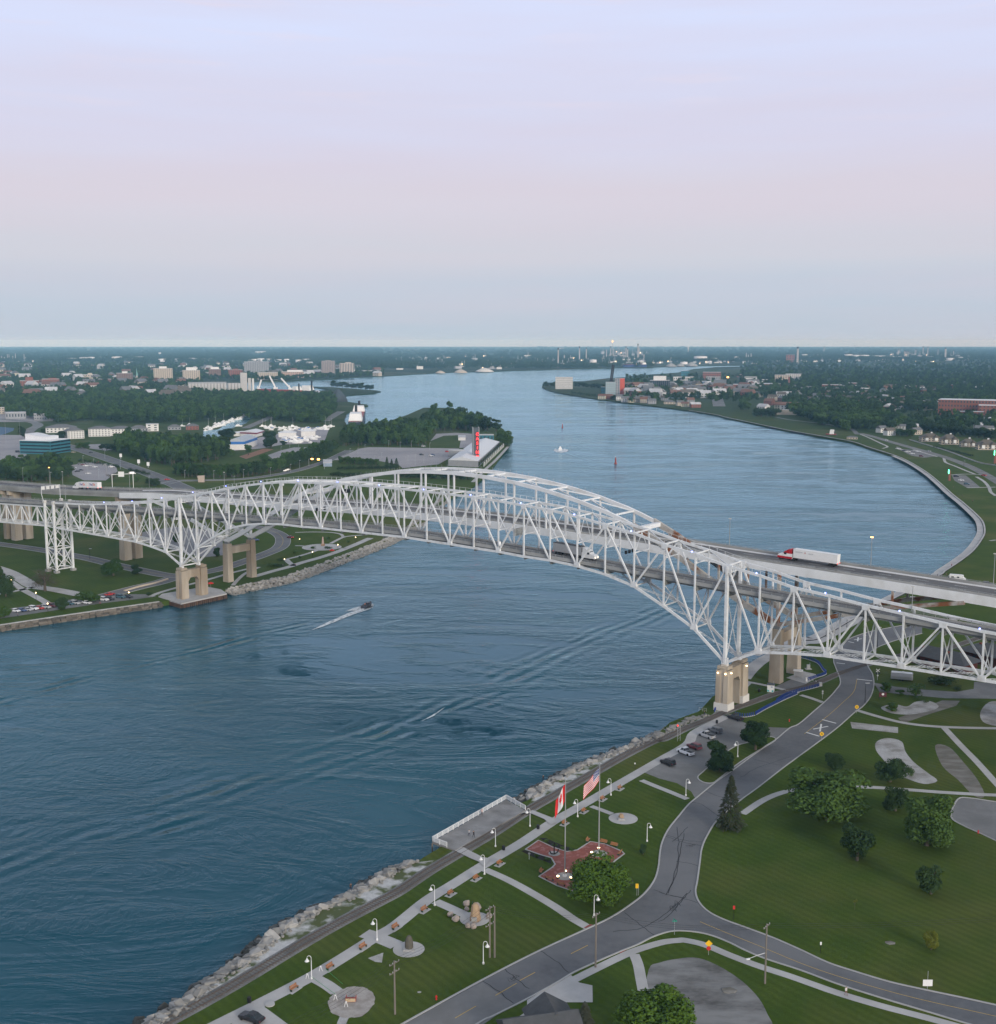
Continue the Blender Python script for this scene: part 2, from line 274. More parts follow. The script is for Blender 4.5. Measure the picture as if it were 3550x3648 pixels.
def water_material():
    m = bpy.data.materials.new('river_water'); m.use_nodes = True; t = m.node_tree; n = t.nodes; l = t.links; n.remove(n['Principled BSDF'])
    b = n.new('ShaderNodeBsdfGlossy'); b.inputs['Color'].default_value = (.66, .90, 1, 1); df = n.new('ShaderNodeBsdfDiffuse'); fr = n.new('ShaderNodeFresnel'); fr.inputs['IOR'].default_value = 1.34; ms = n.new('ShaderNodeMixShader')
    l.new(fr.outputs[0], ms.inputs[0]); l.new(df.outputs[0], ms.inputs[1]); l.new(b.outputs[0], ms.inputs[2]); l.new(ms.outputs[0], n['Material Output'].inputs[0])
    tcn = n.new('ShaderNodeTexCoord'); o = tcn.outputs['Object']
    def mp(sc_, rz):
        x = n.new('ShaderNodeMapping'); l.new(o, x.inputs[0]); x.inputs['Scale'].default_value = sc_; x.inputs['Rotation'].default_value = (0, 0, rz); return x.outputs[0]
    def nz(vec, s, d=3, r=.5, dist=0):
        x = n.new('ShaderNodeTexNoise'); l.new(vec, x.inputs['Vector']); x.inputs['Scale'].default_value = s; x.inputs['Detail'].default_value = d; x.inputs['Roughness'].default_value = r; x.inputs['Distortion'].default_value = dist; return x.outputs[0]
    def mth(op, a, bb=None, c=None):
        x = n.new('ShaderNodeMath'); x.operation = op
        for i, v in enumerate((a, bb, c)):
            if v is None: continue
            if isinstance(v, (int, float)): x.inputs[i].default_value = v
            else: l.new(v, x.inputs[i])
        return x.outputs[0]
    def mr(v, a, bb, c=0, d=1):
        x = n.new('ShaderNodeMapRange'); x.interpolation_type = 'SMOOTHSTEP'; l.new(v, x.inputs[0]); x.inputs[1].default_value = a; x.inputs[2].default_value = bb; x.inputs[3].default_value = c; x.inputs[4].default_value = d; return x.outputs[0]
    flow = mp((1, .6, 1), R(20))
    chop = nz(flow, .55, 4, .6, .4); swell = nz(flow, .13, 3, .5, .8); ripple = nz(flow, 2.0, 3, .6)
    patch = nz(mp((.35, 1.0, 1), R(-14)), .018, 6, .62, 1.2); eddy = nz(mp((.5, 1, 1), R(10)), .055, 5, .6, 2.0)
    calm = mr(mth('ADD', mth('MULTIPLY', patch, .65), mth('MULTIPLY', eddy, .35)), .40, .60)       # 1 = ruffled, 0 = slick
    amp = mth('MULTIPLY_ADD', calm, .82, .12)
    h = mth('ADD', mth('ADD', mth('MULTIPLY', chop, .34), mth('MULTIPLY', swell, .50)), mth('MULTIPLY', ripple, .07))
    h = mth('MULTIPLY', h, amp)
    # boat wakes: trains of ridges along a line that fade sideways
    sx = n.new('ShaderNodeSeparateXYZ'); l.new(o, sx.inputs[0]); X, Y = sx.outputs[0], sx.outputs[1]
    wob = mth('MULTIPLY_ADD', nz(o, .02, 2), 9.0, -4.5)
    brk = mr(nz(o, .05, 5), .38, .62, .05, 1)
    def wake(p, q, wid, lam, a, dim):
        d = (q - p); L_ = d.length; d.normalize()
        u = mth('ADD', mth('MULTIPLY', mth('SUBTRACT', X, p.x), d.x), mth('MULTIPLY', mth('SUBTRACT', Y, p.y), d.y))
        v = mth('ADD', mth('ADD', mth('MULTIPLY', mth('SUBTRACT', X, p.x), -d.y), mth('MULTIPLY', mth('SUBTRACT', Y, p.y), d.x)), wob)
        env = mth('POWER', 2.718, mth('MULTIPLY', mth('MULTIPLY', v, v), -1 / (wid * wid)))
        al = mth('MULTIPLY', mr(u, -dim, dim), mr(u, L_ + dim, L_ - dim))
        return mth('MULTIPLY', mth('MULTIPLY', mth('MULTIPLY', mth('SINE', mth('MULTIPLY', v, 6.283 / lam)), env), mth('MULTIPLY', al, brk)), a)
    wk = wake(D(-200, 1745, 0), D(860, 1362, 0), 11, 6.5, .30, 60)
    wk = mth('ADD', wk, wake(D(700, 1420, 0), D(1290, 1155, 0), 9, 6.0, .34, 30))
    wk = mth('ADD', wk, wake(D(-100, 1360, 0), D(640, 1180, 0), 6, 6.0, .30, 20))
    wk = mth('ADD', wk, wake(D(-200, 1690, 0), D(500, 1480, 0), 20, 7.0, .16, 60))
    for q in ((1300, 690), (1590, 700)): wk = mth('ADD', wk, wake(V('b', *q, 0), V('b', 1425, 640, 0), 5, 8.0, .5, 12))
    h = mth('ADD', h, wk)
    bp = n.new('ShaderNodeBump'); l.new(h, bp.inputs['Height']); bp.inputs['Strength'].default_value = 1; bp.inputs['Distance'].default_value = 1.0; [l.new(bp.outputs[0], q.inputs['Normal']) for q in (b, df, fr)]
    l.new(mr(calm, 0, 1, .06, .25), b.inputs['Roughness'])
    cm = n.new('ShaderNodeMix'); cm.data_type = 'RGBA'; l.new(mr(nz(o, .006, 4), .35, .65), cm.inputs[0]); cm.inputs[6].default_value = (.001, .046, .074, 1); cm.inputs[7].default_value = (.002, .064, .094, 1)
    l.new(cm.outputs[2], df.inputs['Color'])
    return m
m = MB(); m.add([(-FAR, -300, 0), (FAR, -300, 0), (FAR, FAR, 0), (-FAR, FAR, 0)], [(0, 1, 2, 3)])
structure(m.build('river', water_material()), 'wide blue green river with wakes and eddies')
# ================================================================== the two bridges
steel = mat('bridge_steel', (.73, .745, .755), .55, .08, .3, color2=(.46, .44, .40), mottle=.5, c2lo=.52, c2hi=.85)
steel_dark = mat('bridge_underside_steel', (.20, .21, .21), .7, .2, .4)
rust = mat('rusty_steel', (.42, .40, .37), .8, .2, .5, color2=(.22, .085, .035), mottle=.22, c2lo=.46, c2hi=.60)
conc = mat('pier_concrete', (.46, .40, .32), .9, .14, .35, bump=.2, color2=(.28, .225, .165), mottle=.12, stretch=(1, 1, .25))
conc_w = mat('white_concrete', (.62, .60, .56), .9, .06, .4)
conc_g = mat('grey_concrete', (.36, .36, .35), .9, .10, .3, color2=(.27, .27, .26))
asph_deck = mat('deck_asphalt', (.10, .10, .105), .9, .15, .15, color2=(.15, .145, .14), mottle=.05)
paint_w = mat('white_road_paint', (.72, .72, .70), .8, .08, 2.0)
paint_y = mat('yellow_road_paint', (.52, .36, .09), .8, .12, 2.0)
rail_m = mat('bridge_railing_metal', (.30, .31, .31), .6, .1, 1.0)
navlight = mat('blue_navigation_lamp', (.2, .25, .9), .3, 0, 1, emit=(.25, .3, 1.0), estr=5)
warmlamp = mat('warm_lamp_glass', (1, .8, .5), .3, 0, 1, emit=(1, .72, .38), estr=7)
orangelamp = mat('orange_lamp_glass', (1, .6, .2), .3, 0, 1, emit=(1, .45, .10), estr=7)
whitelamp = mat('white_lamp_glass', (1, 1, 1), .3, 0, 1, emit=(1, .97, .9), estr=9)
black_m = mat('black_housing', (.012, .012, .013), .5, .1, 2)
B0 = G(480 + 612 * 520 / 1904, 1680 + 1230 * 520 / 1904, 17.0); B1 = G(2300 + 1010 * 500 / 1779, 1900 + 1640 * 500 / 1779, 17.0)
_u = B1 - B0; SPAN = _u.length; BROT = math.atan2(_u.y, _u.x); PAN = SPAN / 24; WT = 9.2
BU = _u.normalized(); BN = Vector((-BU.y, BU.x, 0))
def bp_world(s, t, z): return Vector((B0.x, B0.y, 0)) + BU * s + BN * t + Vector((0, 0, z))
def bp_local(p): d = p - Vector((B0.x, B0.y, 0)); return d.dot(BU), d.dot(BN)
tb = empty('truss_bridge', (B0.x, B0.y, 0), BROT, 'pale grey steel cantilever truss bridge, nearer of the two river crossings', 'bridge')
TOP = [47.5, 50.0, 51.9, 54.4, 56.2, 57.9, 59.2, 59.9, 60.5, 61.0, 61.15, 61.3, 61.4]; TOP = TOP + TOP[-2::-1]
BOT = [17.0, 26.3, 32.0, 37.1, 39.7, 41.2, 41.9, 42.0, 42.5, 42.65, 42.9, 43.05, 43.3]; BOT = BOT + BOT[-2::-1]
TOPA = [45.8, 43.5, 42.5, 41.1, 40.2, 39.1, 38.3, 37.8, 37.1]; BOTA = [22.1, 23.5, 24.5, 24.6, 24.8, 24.8, 24.9, 24.9, 24.9]
PA = 10.92
NODES = []            # (s, top z, bottom z) from the far left anchor to the right anchor
for k in range(9, 0, -1): NODES.append((-PA * k, TOPA[k - 1], BOTA[k - 1]))
for k in range(25): NODES.append((PAN * k, TOP[k], BOT[k]))
for k in range(1, 10): NODES.append((SPAN + PA * k, TOPA[k - 1], BOTA[k - 1]))
def interp(tab, x):
    for (a, b), (c, d) in zip(tab, tab[1:]):
        if x <= c: return b + (d - b) * max(0, (x - a)) / (c - a)
    return tab[-1][1]
DK1 = [(0, 44.6), (25, 44.3), (50, 43.6), (85, 42.3), (118, 40.9), (150, 39.7), (170, 39.0), (200, 37.9), (232, 36.6), (262, 35.2), (420, 28)]
def deck1(s): return interp(DK1, abs(s - SPAN / 2))
def hslab(m, f, ss, t0, t1, dz0, dz1):           # slab following a height line
    vs = []; fs = []
    for s in ss:
        z = f(s); vs += [(s, t0, z + dz0), (s, t1, z + dz0), (s, t1, z + dz1), (s, t0, z + dz1)]
    for i in range(len(ss) - 1):
        a = i * 4; b = a + 4
        for k in range(4): fs.append((a + k, b + k, b + (k + 1) % 4, a + (k + 1) % 4))
    fs += [(0, 1, 2, 3), (len(vs) - 1, len(vs) - 2, len(vs) - 3, len(vs) - 4)]
    return m.add(vs, fs)
SS1 = [-330 + 8 * i for i in range(100)]
hslab(MB(), deck1, SS1, .9, WT - .9, -.45, 0).build('deck', asph_deck, tb)
for t0, t1 in ((.55, .9), (WT - .9, WT - .55)): hslab(MB(), deck1, SS1, t0, t1, -.7, .45).build('kerb', conc_g, tb)
for y in (1.35, WT - 1.5): hslab(MB(), deck1, SS1, y, y + .15, .004, .008).build('edge_line', paint_w, tb)
for i in range(66): s = -320 + i * 11.0; hslab(MB(), deck1, [s, s + 2.0, s + 4.0], WT / 2 - .09, WT / 2 + .09, .004, .008).build('lane_line', paint_w, tb)
for y in (.6, WT - .6):
    m = MB()
    for dz in (.75, 1.1): hslab(m, deck1, SS1, y - .04, y + .04, dz, dz + .09)
    for i in range(230): s = -320 + i * 3.3; z = deck1(s); m.box((s, y, z + .6), (.14, .12, 1.25))
    m.build('railing', rail_m, tb)
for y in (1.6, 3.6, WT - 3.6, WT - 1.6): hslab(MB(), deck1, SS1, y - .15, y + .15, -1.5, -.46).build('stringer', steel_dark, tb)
NP = {}               # chords, verticals, diagonals, gussets
for side, y in ((0, 0.0), (1, WT)):
    for nm, ix, wd, ht in (('top_chord', 1, .58, .78), ('bottom_chord', 2, .58, .78)):
        m = MB()
        for a, b in zip(NODES, NODES[1:]): m.bar((a[0], y, a[ix]), (b[0], y, b[ix]), wd, ht)
        for a in NODES: m.box((a[0], y, a[ix]), (.7, wd + .012, ht + .03))
        m.build(nm, steel, tb)
    for i, (s, zt, zb) in enumerate(NODES):
        k = i - 9
        wv = 1.25 if k in (0, 24) else .44
        if i == 0 or i == len(NODES) - 1: continue
        o = MB().bar((s, y, zb), (s, y, zt), wv, .5 if k not in (0, 24) else .8, up=(1, 0, 0)).build('vertical', steel, tb)
        # gusset plates: wide at the diagonal nodes
        kk = k if k >= 0 else -k
        topnode = (kk % 2 == 0) if (k <= 6 or k >= 18) else True
        def plate(z, wtop, wbot, h): MB().add([(s - wbot, y + e, z - h) for e in (-.41, .41)] + [(s + wbot, y + e, z - h) for e in (-.41, .41)] + [(s + wtop, y + e, z + h) for e in (-.41, .41)] + [(s - wtop, y + e, z + h) for e in (-.41, .41)], [(0, 2, 4, 6), (7, 5, 3, 1), (0, 1, 3, 2), (2, 3, 5, 4), (4, 5, 7, 6), (6, 7, 1, 0)]).build('gusset_plate', steel, o)
        big = 1.5 if k in (0, 24) else 1.0
        if (k % 2 == 0 and not 6 < k < 18) or (7 <= k <= 17 and k % 2 == 1 and False): plate(zt - .5 * big, 1.15 * big, .95 * big, .8 * big)
        if k % 2 != 0 and (k < 6 or k > 18): plate(zb + .45, .95, 1.2, .85)
        if k in (0, 24): plate(zb + .3, 1.0, 1.1, 1.3)
        if 6 <= k <= 18:
            if (k - 7) % 2 == 0: plate(zt - .5, 1.0, .85, .75)
            elif k not in (6, 18): plate(zb + .45, .85, 1.0, .75)
    def diag(k0, top0, k1, wd=.46):
        a = NODES[k0 + 9]; b = NODES[k1 + 9]
        MB().bar((a[0], y, a[1] if top0 else a[2]), (b[0], y, b[2] if top0 else b[1]), wd, .55, up=(0, 1, 0)).build('diagonal', steel, tb)
    for sgn, base in ((1, 0), (-1, 24)):
        K_ = lambda k: base + sgn * k
        for k in (-8, -6, -4, -2, 0, 2, 4):                  # inverted V from each even top node down to the odd bottom nodes
            if -9 <= K_(k) <= 33: diag(K_(k), True, K_(k - 1)); diag(K_(k), True, K_(k + 1))
        diag(K_(6), False, K_(5)) if False else None
        diag(K_(6), True, K_(5)); diag(K_(7), True, K_(6))     # hinge panels of the suspended span
    for k in range(7, 18, 2):
        if k + 1 < 18: diag(k, True, k + 1); diag(k + 2, True, k + 1)
# end posts of the anchor arms
for s, zt, zb in (NODES[0], NODES[-1]):
    for y in (0.0, WT): MB().bar((s, y, zb - .3), (s, y, zt + .8), 1.1, 1.0, up=(1, 0, 0)).build('vertical', steel, tb)
# lateral systems: struts at every node, single zigzag diagonals above, laced X bracing below
for i, (s, zt, zb) in enumerate(NODES):
    k = i - 9
    if 0 <= k <= 24: MB().bar((s, .3, zt + .2), (s, WT - .3, zt + .2), .38, .45).build('top_strut', steel, tb)
    MB().bar((s, .3, zb), (s, WT - .3, zb), .35, .45).build('bottom_strut', steel, tb)
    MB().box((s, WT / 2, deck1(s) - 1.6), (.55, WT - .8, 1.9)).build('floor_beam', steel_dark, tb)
    if i + 1 < len(NODES):
        s2, zt2, zb2 = NODES[i + 1]
        if 0 <= k < 24:
            a, b = ((.3, WT - .3) if k < 12 else (WT - .3, .3))
            MB().bar((s, a, zt + .2), (s2, b, zt2 + .2), .22, .25).build('top_lateral', steel, tb)
        m = MB()
        for a, b in ((.3, WT - .3), (WT - .3, .3)):
            for dz in (-.22, .22): m.bar((s, a, zb + dz), (s2, b, zb2 + dz), .2, .1)
            for q in range(10):                              # lacing bars
                f0 = q / 10; f1 = (q + 1) / 10
                m.bar((s + (s2 - s) * f0, a + (b - a) * f0, zb + (zb2 - zb) * f0 - .2), (s + (s2 - s) * f1, a + (b - a) * f1, zb + (zb2 - zb) * f1 + .2), .08, .08)
        m.build('bottom_lateral', steel, tb)
    if 1 <= k <= 23 and zt - deck1(s) > 9:                    # sway frames above the traffic
        zs = deck1(s) + 6.4
        if k % 2 == 1:
            MB().bar((s, .3, zs), (s, WT - .3, zs), .3, .35).bar((s, .3, zs), (s, WT / 2, zt - .2), .18, .2).bar((s, WT - .3, zs), (s, WT / 2, zt - .2), .18, .2).build('sway_frame', steel, tb)
        else:
            MB().bar((s, .3, zs), (s, WT - .3, zs), .3, .35).bar((s, .3, zs), (s, WT - .3, zt - .2), .18, .2).build('sway_frame', steel, tb)
    if deck1(s) - zb > 6:
        MB().bar((s, .2, zb), (s, WT - .2, deck1(s) - 2.4), .22, .25).bar((s, WT - .2, zb), (s, .2, deck1(s) - 2.4), .22, .25).build('cross_frame', steel, tb)
# portal brace and handrail along the chord
for s, zt in ((0, TOP[0]), (SPAN, TOP[0])):
    m = MB()
    for t in range(7): m.bar((s, .3 + t * (WT - .6) / 7, zt - 2.2), (s, .3 + (t + .5) * (WT - .6) / 7, zt - .3), .12, .14).bar((s, .3 + (t + .5) * (WT - .6) / 7, zt - .3), (s, .3 + (t + 1) * (WT - .6) / 7, zt - 2.2), .12, .14)
    m.bar((s, .3, zt - 2.2), (s, WT - .3, zt - 2.2), .3, .3); m.build('portal_brace', steel, tb)
for y in (0.0, WT):
    m = MB()
    for a, b in zip(NODES[8:36], NODES[9:36]):
        m.bar((a[0], y, a[1] + 1.5), (b[0], y, b[1] + 1.5), .07, .07)
        for q in range(4): f = q / 4; m.box((a[0] + (b[0] - a[0]) * f, y, a[1] + (b[1] - a[1]) * f + 1.0), (.08, .08, 1.1))
    m.build('chord_handrail', steel, tb)
m = MB()
for k in range(-5, 33, 2):
    s, zt, zb = NODES[k + 9]; MB().box((s - 1.2, -.2, zt + .75), (.4, .3, .3)).build('navigation_lamp', navlight, tb)
# concrete main piers: two buttressed shafts joined by a wall with an arched opening
def main_pier(s, ztop, zg, ruined):
    p = empty('pier', (s, 0, 0)); p.parent = tb
    bpy.data.objects.remove(p)
    o = None
    for y in (0.0, WT + 1.5):
        m = MB()
        for dx, dy in ((-1.3, 0), (1.3, 0)): m.box((s + dx, y, (zg + ztop - 1.6) / 2), (1.6, 3.9, ztop - 1.6 - zg), taper=.93)
        m.box((s, y, (zg + ztop - 1) / 2), (1.9, 3.3, ztop - 1 - zg)); m.box((s, y, ztop - .8), (3.6, 3.3, 1.0)); m.box((s, y, ztop - .1), (2.0, 2.0, .5), taper=.7)
        o = m.build('pier_shaft', conc, tb)
        if ruined: MB().box((s, y, zg + 1.2), (4.9, 4.6, 2.4), taper=.97).build('pier_footing', conc_w, o)
    m = MB(); y0, y1 = 1.7, WT - .1; zt = ztop - 1.5
    prof = [(y0, zg), (y0, zt), (y1, zt), (y1, zg), (y1 - .8, zg), (y1 - .8, zt - 5.2), (y1 - 2.0, zt - 3.6), (y0 + 2.0, zt - 3.6), (y0 + .8, zt - 5.2), (y0 + .8, zg)]
    n = len(prof); m.add([(s - 1.3, a, b) for a, b in prof] + [(s + 1.3, a, b) for a, b in prof], [(0, 1, 8, 9), (1, 2, 7, 8), (2, 3, 4, 5), (2, 5, 6, 7)] + [(9 + n, 8 + n, 1 + n, n), (8 + n, 7 + n, 2 + n, 1 + n), (5 + n, 4 + n, 3 + n, 2 + n), (7 + n, 6 + n, 5 + n, 2 + n)] + [(i, n + i, n + (i + 1) % n, (i + 1) % n) for i in range(n)])
    m.build('pier_wall', conc, tb)
    for y in (0.0, WT + 1.5): MB().box((s, y if y == 0 else WT, ztop + .15), (1.5, 1.3, .9), taper=.6).build('bearing', steel, tb)
main_pier(0, 16.4, GZ, False); main_pier(SPAN, 16.4, GZ, True)
pl = bpy.data.lights.new('pier_flood', 'POINT')
for i, (dx, y) in enumerate(((-1.3, -2.1), (1.3, -2.1), (2.3, 0), (2.3, WT + 1.5))):
    for s in (SPAN,):
        MB().box((s + dx, y, 14.0), (.4, .25, .25)).build('flood_lamp', warmlamp, tb)
# left steel tower carrying the anchor arm, and the deck truss beyond it
T1 = NODES[0][0]; T0 = T1 - 7.6; ZT = 3.0
for s in (T0, T1):
    for y in (0.0, WT):
        MB().bar((s, y, ZT), (s, y, 36.6), 1.0, .9, up=(1, 0, 0)).build('tower_leg', steel, tb)
        MB().box((s, y, ZT - .6), (2.2, 2.2, 1.6)).build('tower_footing', conc_g, tb)
        MB().box((s, y, 37.2), (1.5, 1.3, 1.3)).build('tower_cap', conc_w, tb)
lv = [ZT + .8, 14.0, 24.9, 35.6]
for a, b in zip(lv, lv[1:]):
    for y in (0.0, WT):
        MB().bar((T0, y, a), (T1, y, b), .3, .35, up=(0, 1, 0)).build('tower_brace', steel, tb); MB().bar((T1, y, a), (T0, y, b), .3, .33, up=(0, 1, 0)).build('tower_brace', steel, tb)
        MB().bar((T0, y, a), (T1, y, a), .35, .4).build('tower_strut', steel, tb)
    for s in (T0, T1):
        MB().bar((s, 0, a), (s, WT, b), .3, .35, up=(1, 0, 0)).build('tower_brace', steel, tb); MB().bar((s, WT, a), (s, 0, b), .3, .33, up=(1, 0, 0)).build('tower_brace', steel, tb)
        MB().bar((s, 0, a), (s, WT, a), .35, .4).build('tower_strut', steel, tb)
zt_ = lambda s: deck1(s) - 1.6; zb_ = lambda s: deck1(s) - 11.2
for y in (0.0, WT):
    S = [T0 - 7.1 * i for i in range(23)]; mt = MB(); mb_ = MB()
    for i in range(22):
        a, b = S[i], S[i + 1]; mt.bar((a, y, zt_(a)), (b, y, zt_(b)), .5, .6); mb_.bar((a, y, zb_(a)), (b, y, zb_(b)), .5, .6)
        p, q = ((a, y, zb_(a)), (b, y, zt_(b))) if i % 2 == 0 else ((a, y, zt_(a)), (b, y, zb_(b)))
        MB().bar(p, q, .45, .4, up=(0, 1, 0)).build('approach_diagonal', steel, tb); MB().bar((b, y, zb_(b)), (b, y, zt_(b)), .4, .36, up=(1, 0, 0)).build('approach_vertical', steel, tb)
    mt.build('approach_top_chord', steel, tb); mb_.build('approach_bottom_chord', steel, tb)
m = MB()
for i in range(22): a, b = T0 - 7.1 * i, T0 - 7.1 * (i + 1); m.bar((a, 0, zb_(a)), (b, WT, zb_(b)), .25, .25).bar((a, WT, zb_(a)), (b, 0, zb_(b)), .25, .22).bar((b, 0, zb_(b)), (b, WT, zb_(b)), .3, .3)
m.build('approach_lateral', steel, tb)
# approach trestle piers far left
for i in (20,):
    s = T0 - 7.1 * i
    for y in (0.0, WT): MB().box((s, y, (GZ + zb_(s)) / 2), (2.2, 2.2, zb_(s) - GZ), taper=.8).build('approach_pier', conc, tb)
# overhead sign gantry standing at the tower, seen from behind
gd = empty('sign_gantry', (0, 0, 0)); bpy.data.objects.remove(gd)
m = MB(); z0 = deck1(T0)
m.bar((T0 + .2, -.6, z0 + 1), (T0 - 1.2, -.6, z0 + 4.5), .2, .2).bar((T0 - 1.2, -.6, z0 + 4.5), (T0 - 1.2, -.6, z0 + 8.5), .2, .2).bar((T0 - 1.2, WT + .4, z0), (T0 - 1.2, WT + .4, z0 + 8.5), .2, .2)
m.bar((T0 - 1.2, -.6, z0 + 8.4), (T0 - 1.2, WT + .4, z0 + 8.4), .18, .18)
o = m.build('gantry_frame', steel, tb)
for q in range(4): MB().box((T0 - 1.25, .4 + q * 2.6, z0 + 7.5), (.15, 1.9, 1.5)).build('sign_panel', mat('sign_back', (.66, .66, .64), .6, .1, 1), o)
# signal heads and message boards hung inside the truss
def hung(s, zrel, n, size, mt, nm, y0=2.2, dy=2.2):
    z = deck1(s) + zrel
    for q in range(n): MB().box((s, y0 + q * dy, z), (size[0], size[1], size[2])).build(nm, mt, tb)
hung(PAN * 7.6, 5.7, 3, (.4, .9, 1.3), black_m, 'lane_signal'); hung(PAN * 20.6, 5.6, 3, (.4, 1.1, 1.1), black_m, 'lane_signal'); hung(PAN * 31.8 / 1.02, 5.2, 1, (.4, 1.2, 1.3), black_m, 'lane_signal', 5)
hung(PAN * 8.55, 13.0, 2, (.4, 3.0, 1.6), black_m, 'message_board', 5.2, 3.6)
hung(PAN * 10.6, 13.2, 1, (.25, 1.5, 1.9), mat('sign_white', (.75, .72, .72), .6, .05, 1), 'sign_board', 3.2)
MB().box((PAN * 16.6, 3.6, deck1(PAN * 16) + 6.2), (.5, 5.6, 2.6)).build('message_board', mat('sign_lattice', (.33, .34, .33), .6, .5, .8), tb)
for s in (PAN * 16.05, PAN * 15.0): MB().lathe((s, .0 if s > PAN * 15.5 else WT, deck1(s) + (1.6 if s > PAN * 15.5 else 6.2)), [(.2, -.9), (.55, -.7), (.62, 0), (.55, .7), (.2, .9)], 10).build('antenna_dome', mat('antenna_white', (.8, .8, .8), .4, .03, 1), tb, True)
# -------------------------------------------------- second bridge: tied arch behind the truss
ab = empty('arch_bridge', (B0.x, B0.y, 0), BROT, 'pale grey steel tied arch bridge behind the truss bridge', 'bridge')
TA, TBB = 38.0, 52.5; ACEN = 126.0
DK2 = [(0, 45.6), (25, 45.5), (50, 45.0), (80, 44.0), (108, 42.9), (140, 41.9), (165, 41.1), (200, 39.9), (225, 38.0), (290, 34.5), (420, 30.5), (700, 24)]
def deck2(s): return interp(DK2, abs(s - ACEN) * (1.0 if s < ACEN else .97))
RIB = [(0, 63.6), (15, 63.2), (30, 62.0), (45, 60.0), (60, 57.1), (75, 53.3), (84, 50.0), (94, 45.4), (104, 40.0), (116, 33.4), (128, 27.2), (140.3, 21.8)]
SS2 = [-640 + 10 * i for i in range(115)]
white_st = mat('arch_white_steel', (.78, .79, .80), .5, .06, .2, color2=(.58, .57, .54), mottle=.15, c2lo=.5, c2hi=.85)
hslab(MB(), deck2, SS2, TA + 1.0, TBB + 1.8, -.4, 0).build('deck', asph_deck, ab)
for a, b in ((TA + .5, TA + 1.0), (TBB + 1.8, TBB + 2.4)): hslab(MB(), deck2, SS2, a, b, -.6, .95).build('parapet', conc_g, ab)
for y in (TA + 1.7, TBB + .9): hslab(MB(), deck2, SS2, y, y + .18, .004, .008).build('edge_line', paint_w, ab)
for i in range(95): s = -640 + i * 12.0; [hslab(MB(), deck2, [s, s + 2, s + 4.0], y, y + .18, .004, .008).build('lane_line', paint_w, ab) for y in ((TA * 2 + TBB + 2.8) / 3, (TA + TBB * 2 + 2.8) / 3)]
for y in (TA + .75, TBB + 2.1):
    m = MB(); hslab(m, deck2, SS2, y - .05, y + .05, 1.25, 1.35)
    for i in range(280): s = -630 + i * 4.0; m.box((s, y, deck2(s) + 1.15), (.18, .14, .5))
    m.build('railing', rail_m, ab)
for y in (TA, TBB): hslab(MB(), deck2, [-98 + 8 * i for i in range(66)], y - .35, y + .35, -2.5, .35).build('tie_girder', white_st, ab)
for y in (TA + 1.2, TA + 5, TBB - 3.4, TBB): hslab(MB(), deck2, [-640 + 10 * i for i in range(55)], y - .3, y + .3, -2.1, -.41).build('plate_girder', conc_g, ab)
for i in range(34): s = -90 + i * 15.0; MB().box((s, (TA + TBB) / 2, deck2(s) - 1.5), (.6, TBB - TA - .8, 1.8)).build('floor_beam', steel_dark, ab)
def ribz(s): return interp(RIB, abs(s - ACEN))
for y in (TA, TBB):
    m = MB(); ss = [ACEN - 84 + 6 * i for i in range(29)]
    hslab(m, ribz, ss, y - .55, y + .55, -.68, .68); m.build('arch_rib', white_st, ab)
    for sg in (-1, 1):
        m = MB(); ss = [ACEN + sg * x for x in (84, 94, 104, 116, 128, 140.3)]
        if sg < 0: ss = ss[::-1]
        hslab(m, ribz, ss, y - .6, y + .6, -1.1, 1.1); m.build('arch_haunch', rust if sg > 0 else white_st, ab)
    for i in range(-6, 7):
        s = ACEN + i * 15.05; z = ribz(s)
        if z - deck2(s) > 1: MB().bar((s, y, deck2(s) - 2), (s, y, z), .6, .6, up=(1, 0, 0)).build('hanger', white_st, ab)
    m = MB()
    for i in range(60):
        s = ACEN - 88 + i * 3.0
        if ribz(s) > deck2(s) + .5: m.box((s, y + .5, ribz(s) + 1.3), (.09, .09, .95))
    m.build('rib_handrail', rail_m, ab)
    # spandrel posts and rear anchor ties around each pier
    for sg in (-1, 1):
        for d in (106, 118, 129): s = ACEN + sg * d; MB().bar((s, y, ribz(s)), (s, y, deck2(s) - 2), .7, .6, up=(1, 0, 0)).build('spandrel_post', rust if sg > 0 else white_st, ab)
        s = ACEN + sg * 140.3
        MB().bar((s, y, 22), (s, y, deck2(s) - 2), 1.2, 1.0, up=(1, 0, 0)).build('pier_post', rust if sg > 0 else white_st, ab)
        s2 = s + sg * 38; MB().bar((s, y, 21.8), (s2, y, 33.0), 1.3, 1.5, up=(0, 1, 0)).build('rear_tie', rust if sg > 0 else white_st, ab)
        s3 = s + sg * 60; MB().bar((s2, y, 33.0), (s3, y, deck2(s3) - 2.6), 1.2, 1.35, up=(0, 1, 0)).build('rear_tie', rust if sg > 0 else white_st, ab)
        MB().bar((s2, y, 33.0), (s2, y, deck2(s2) - 2.6), .7, .6, up=(1, 0, 0)).build('spandrel_post', rust if sg > 0 else white_st, ab)
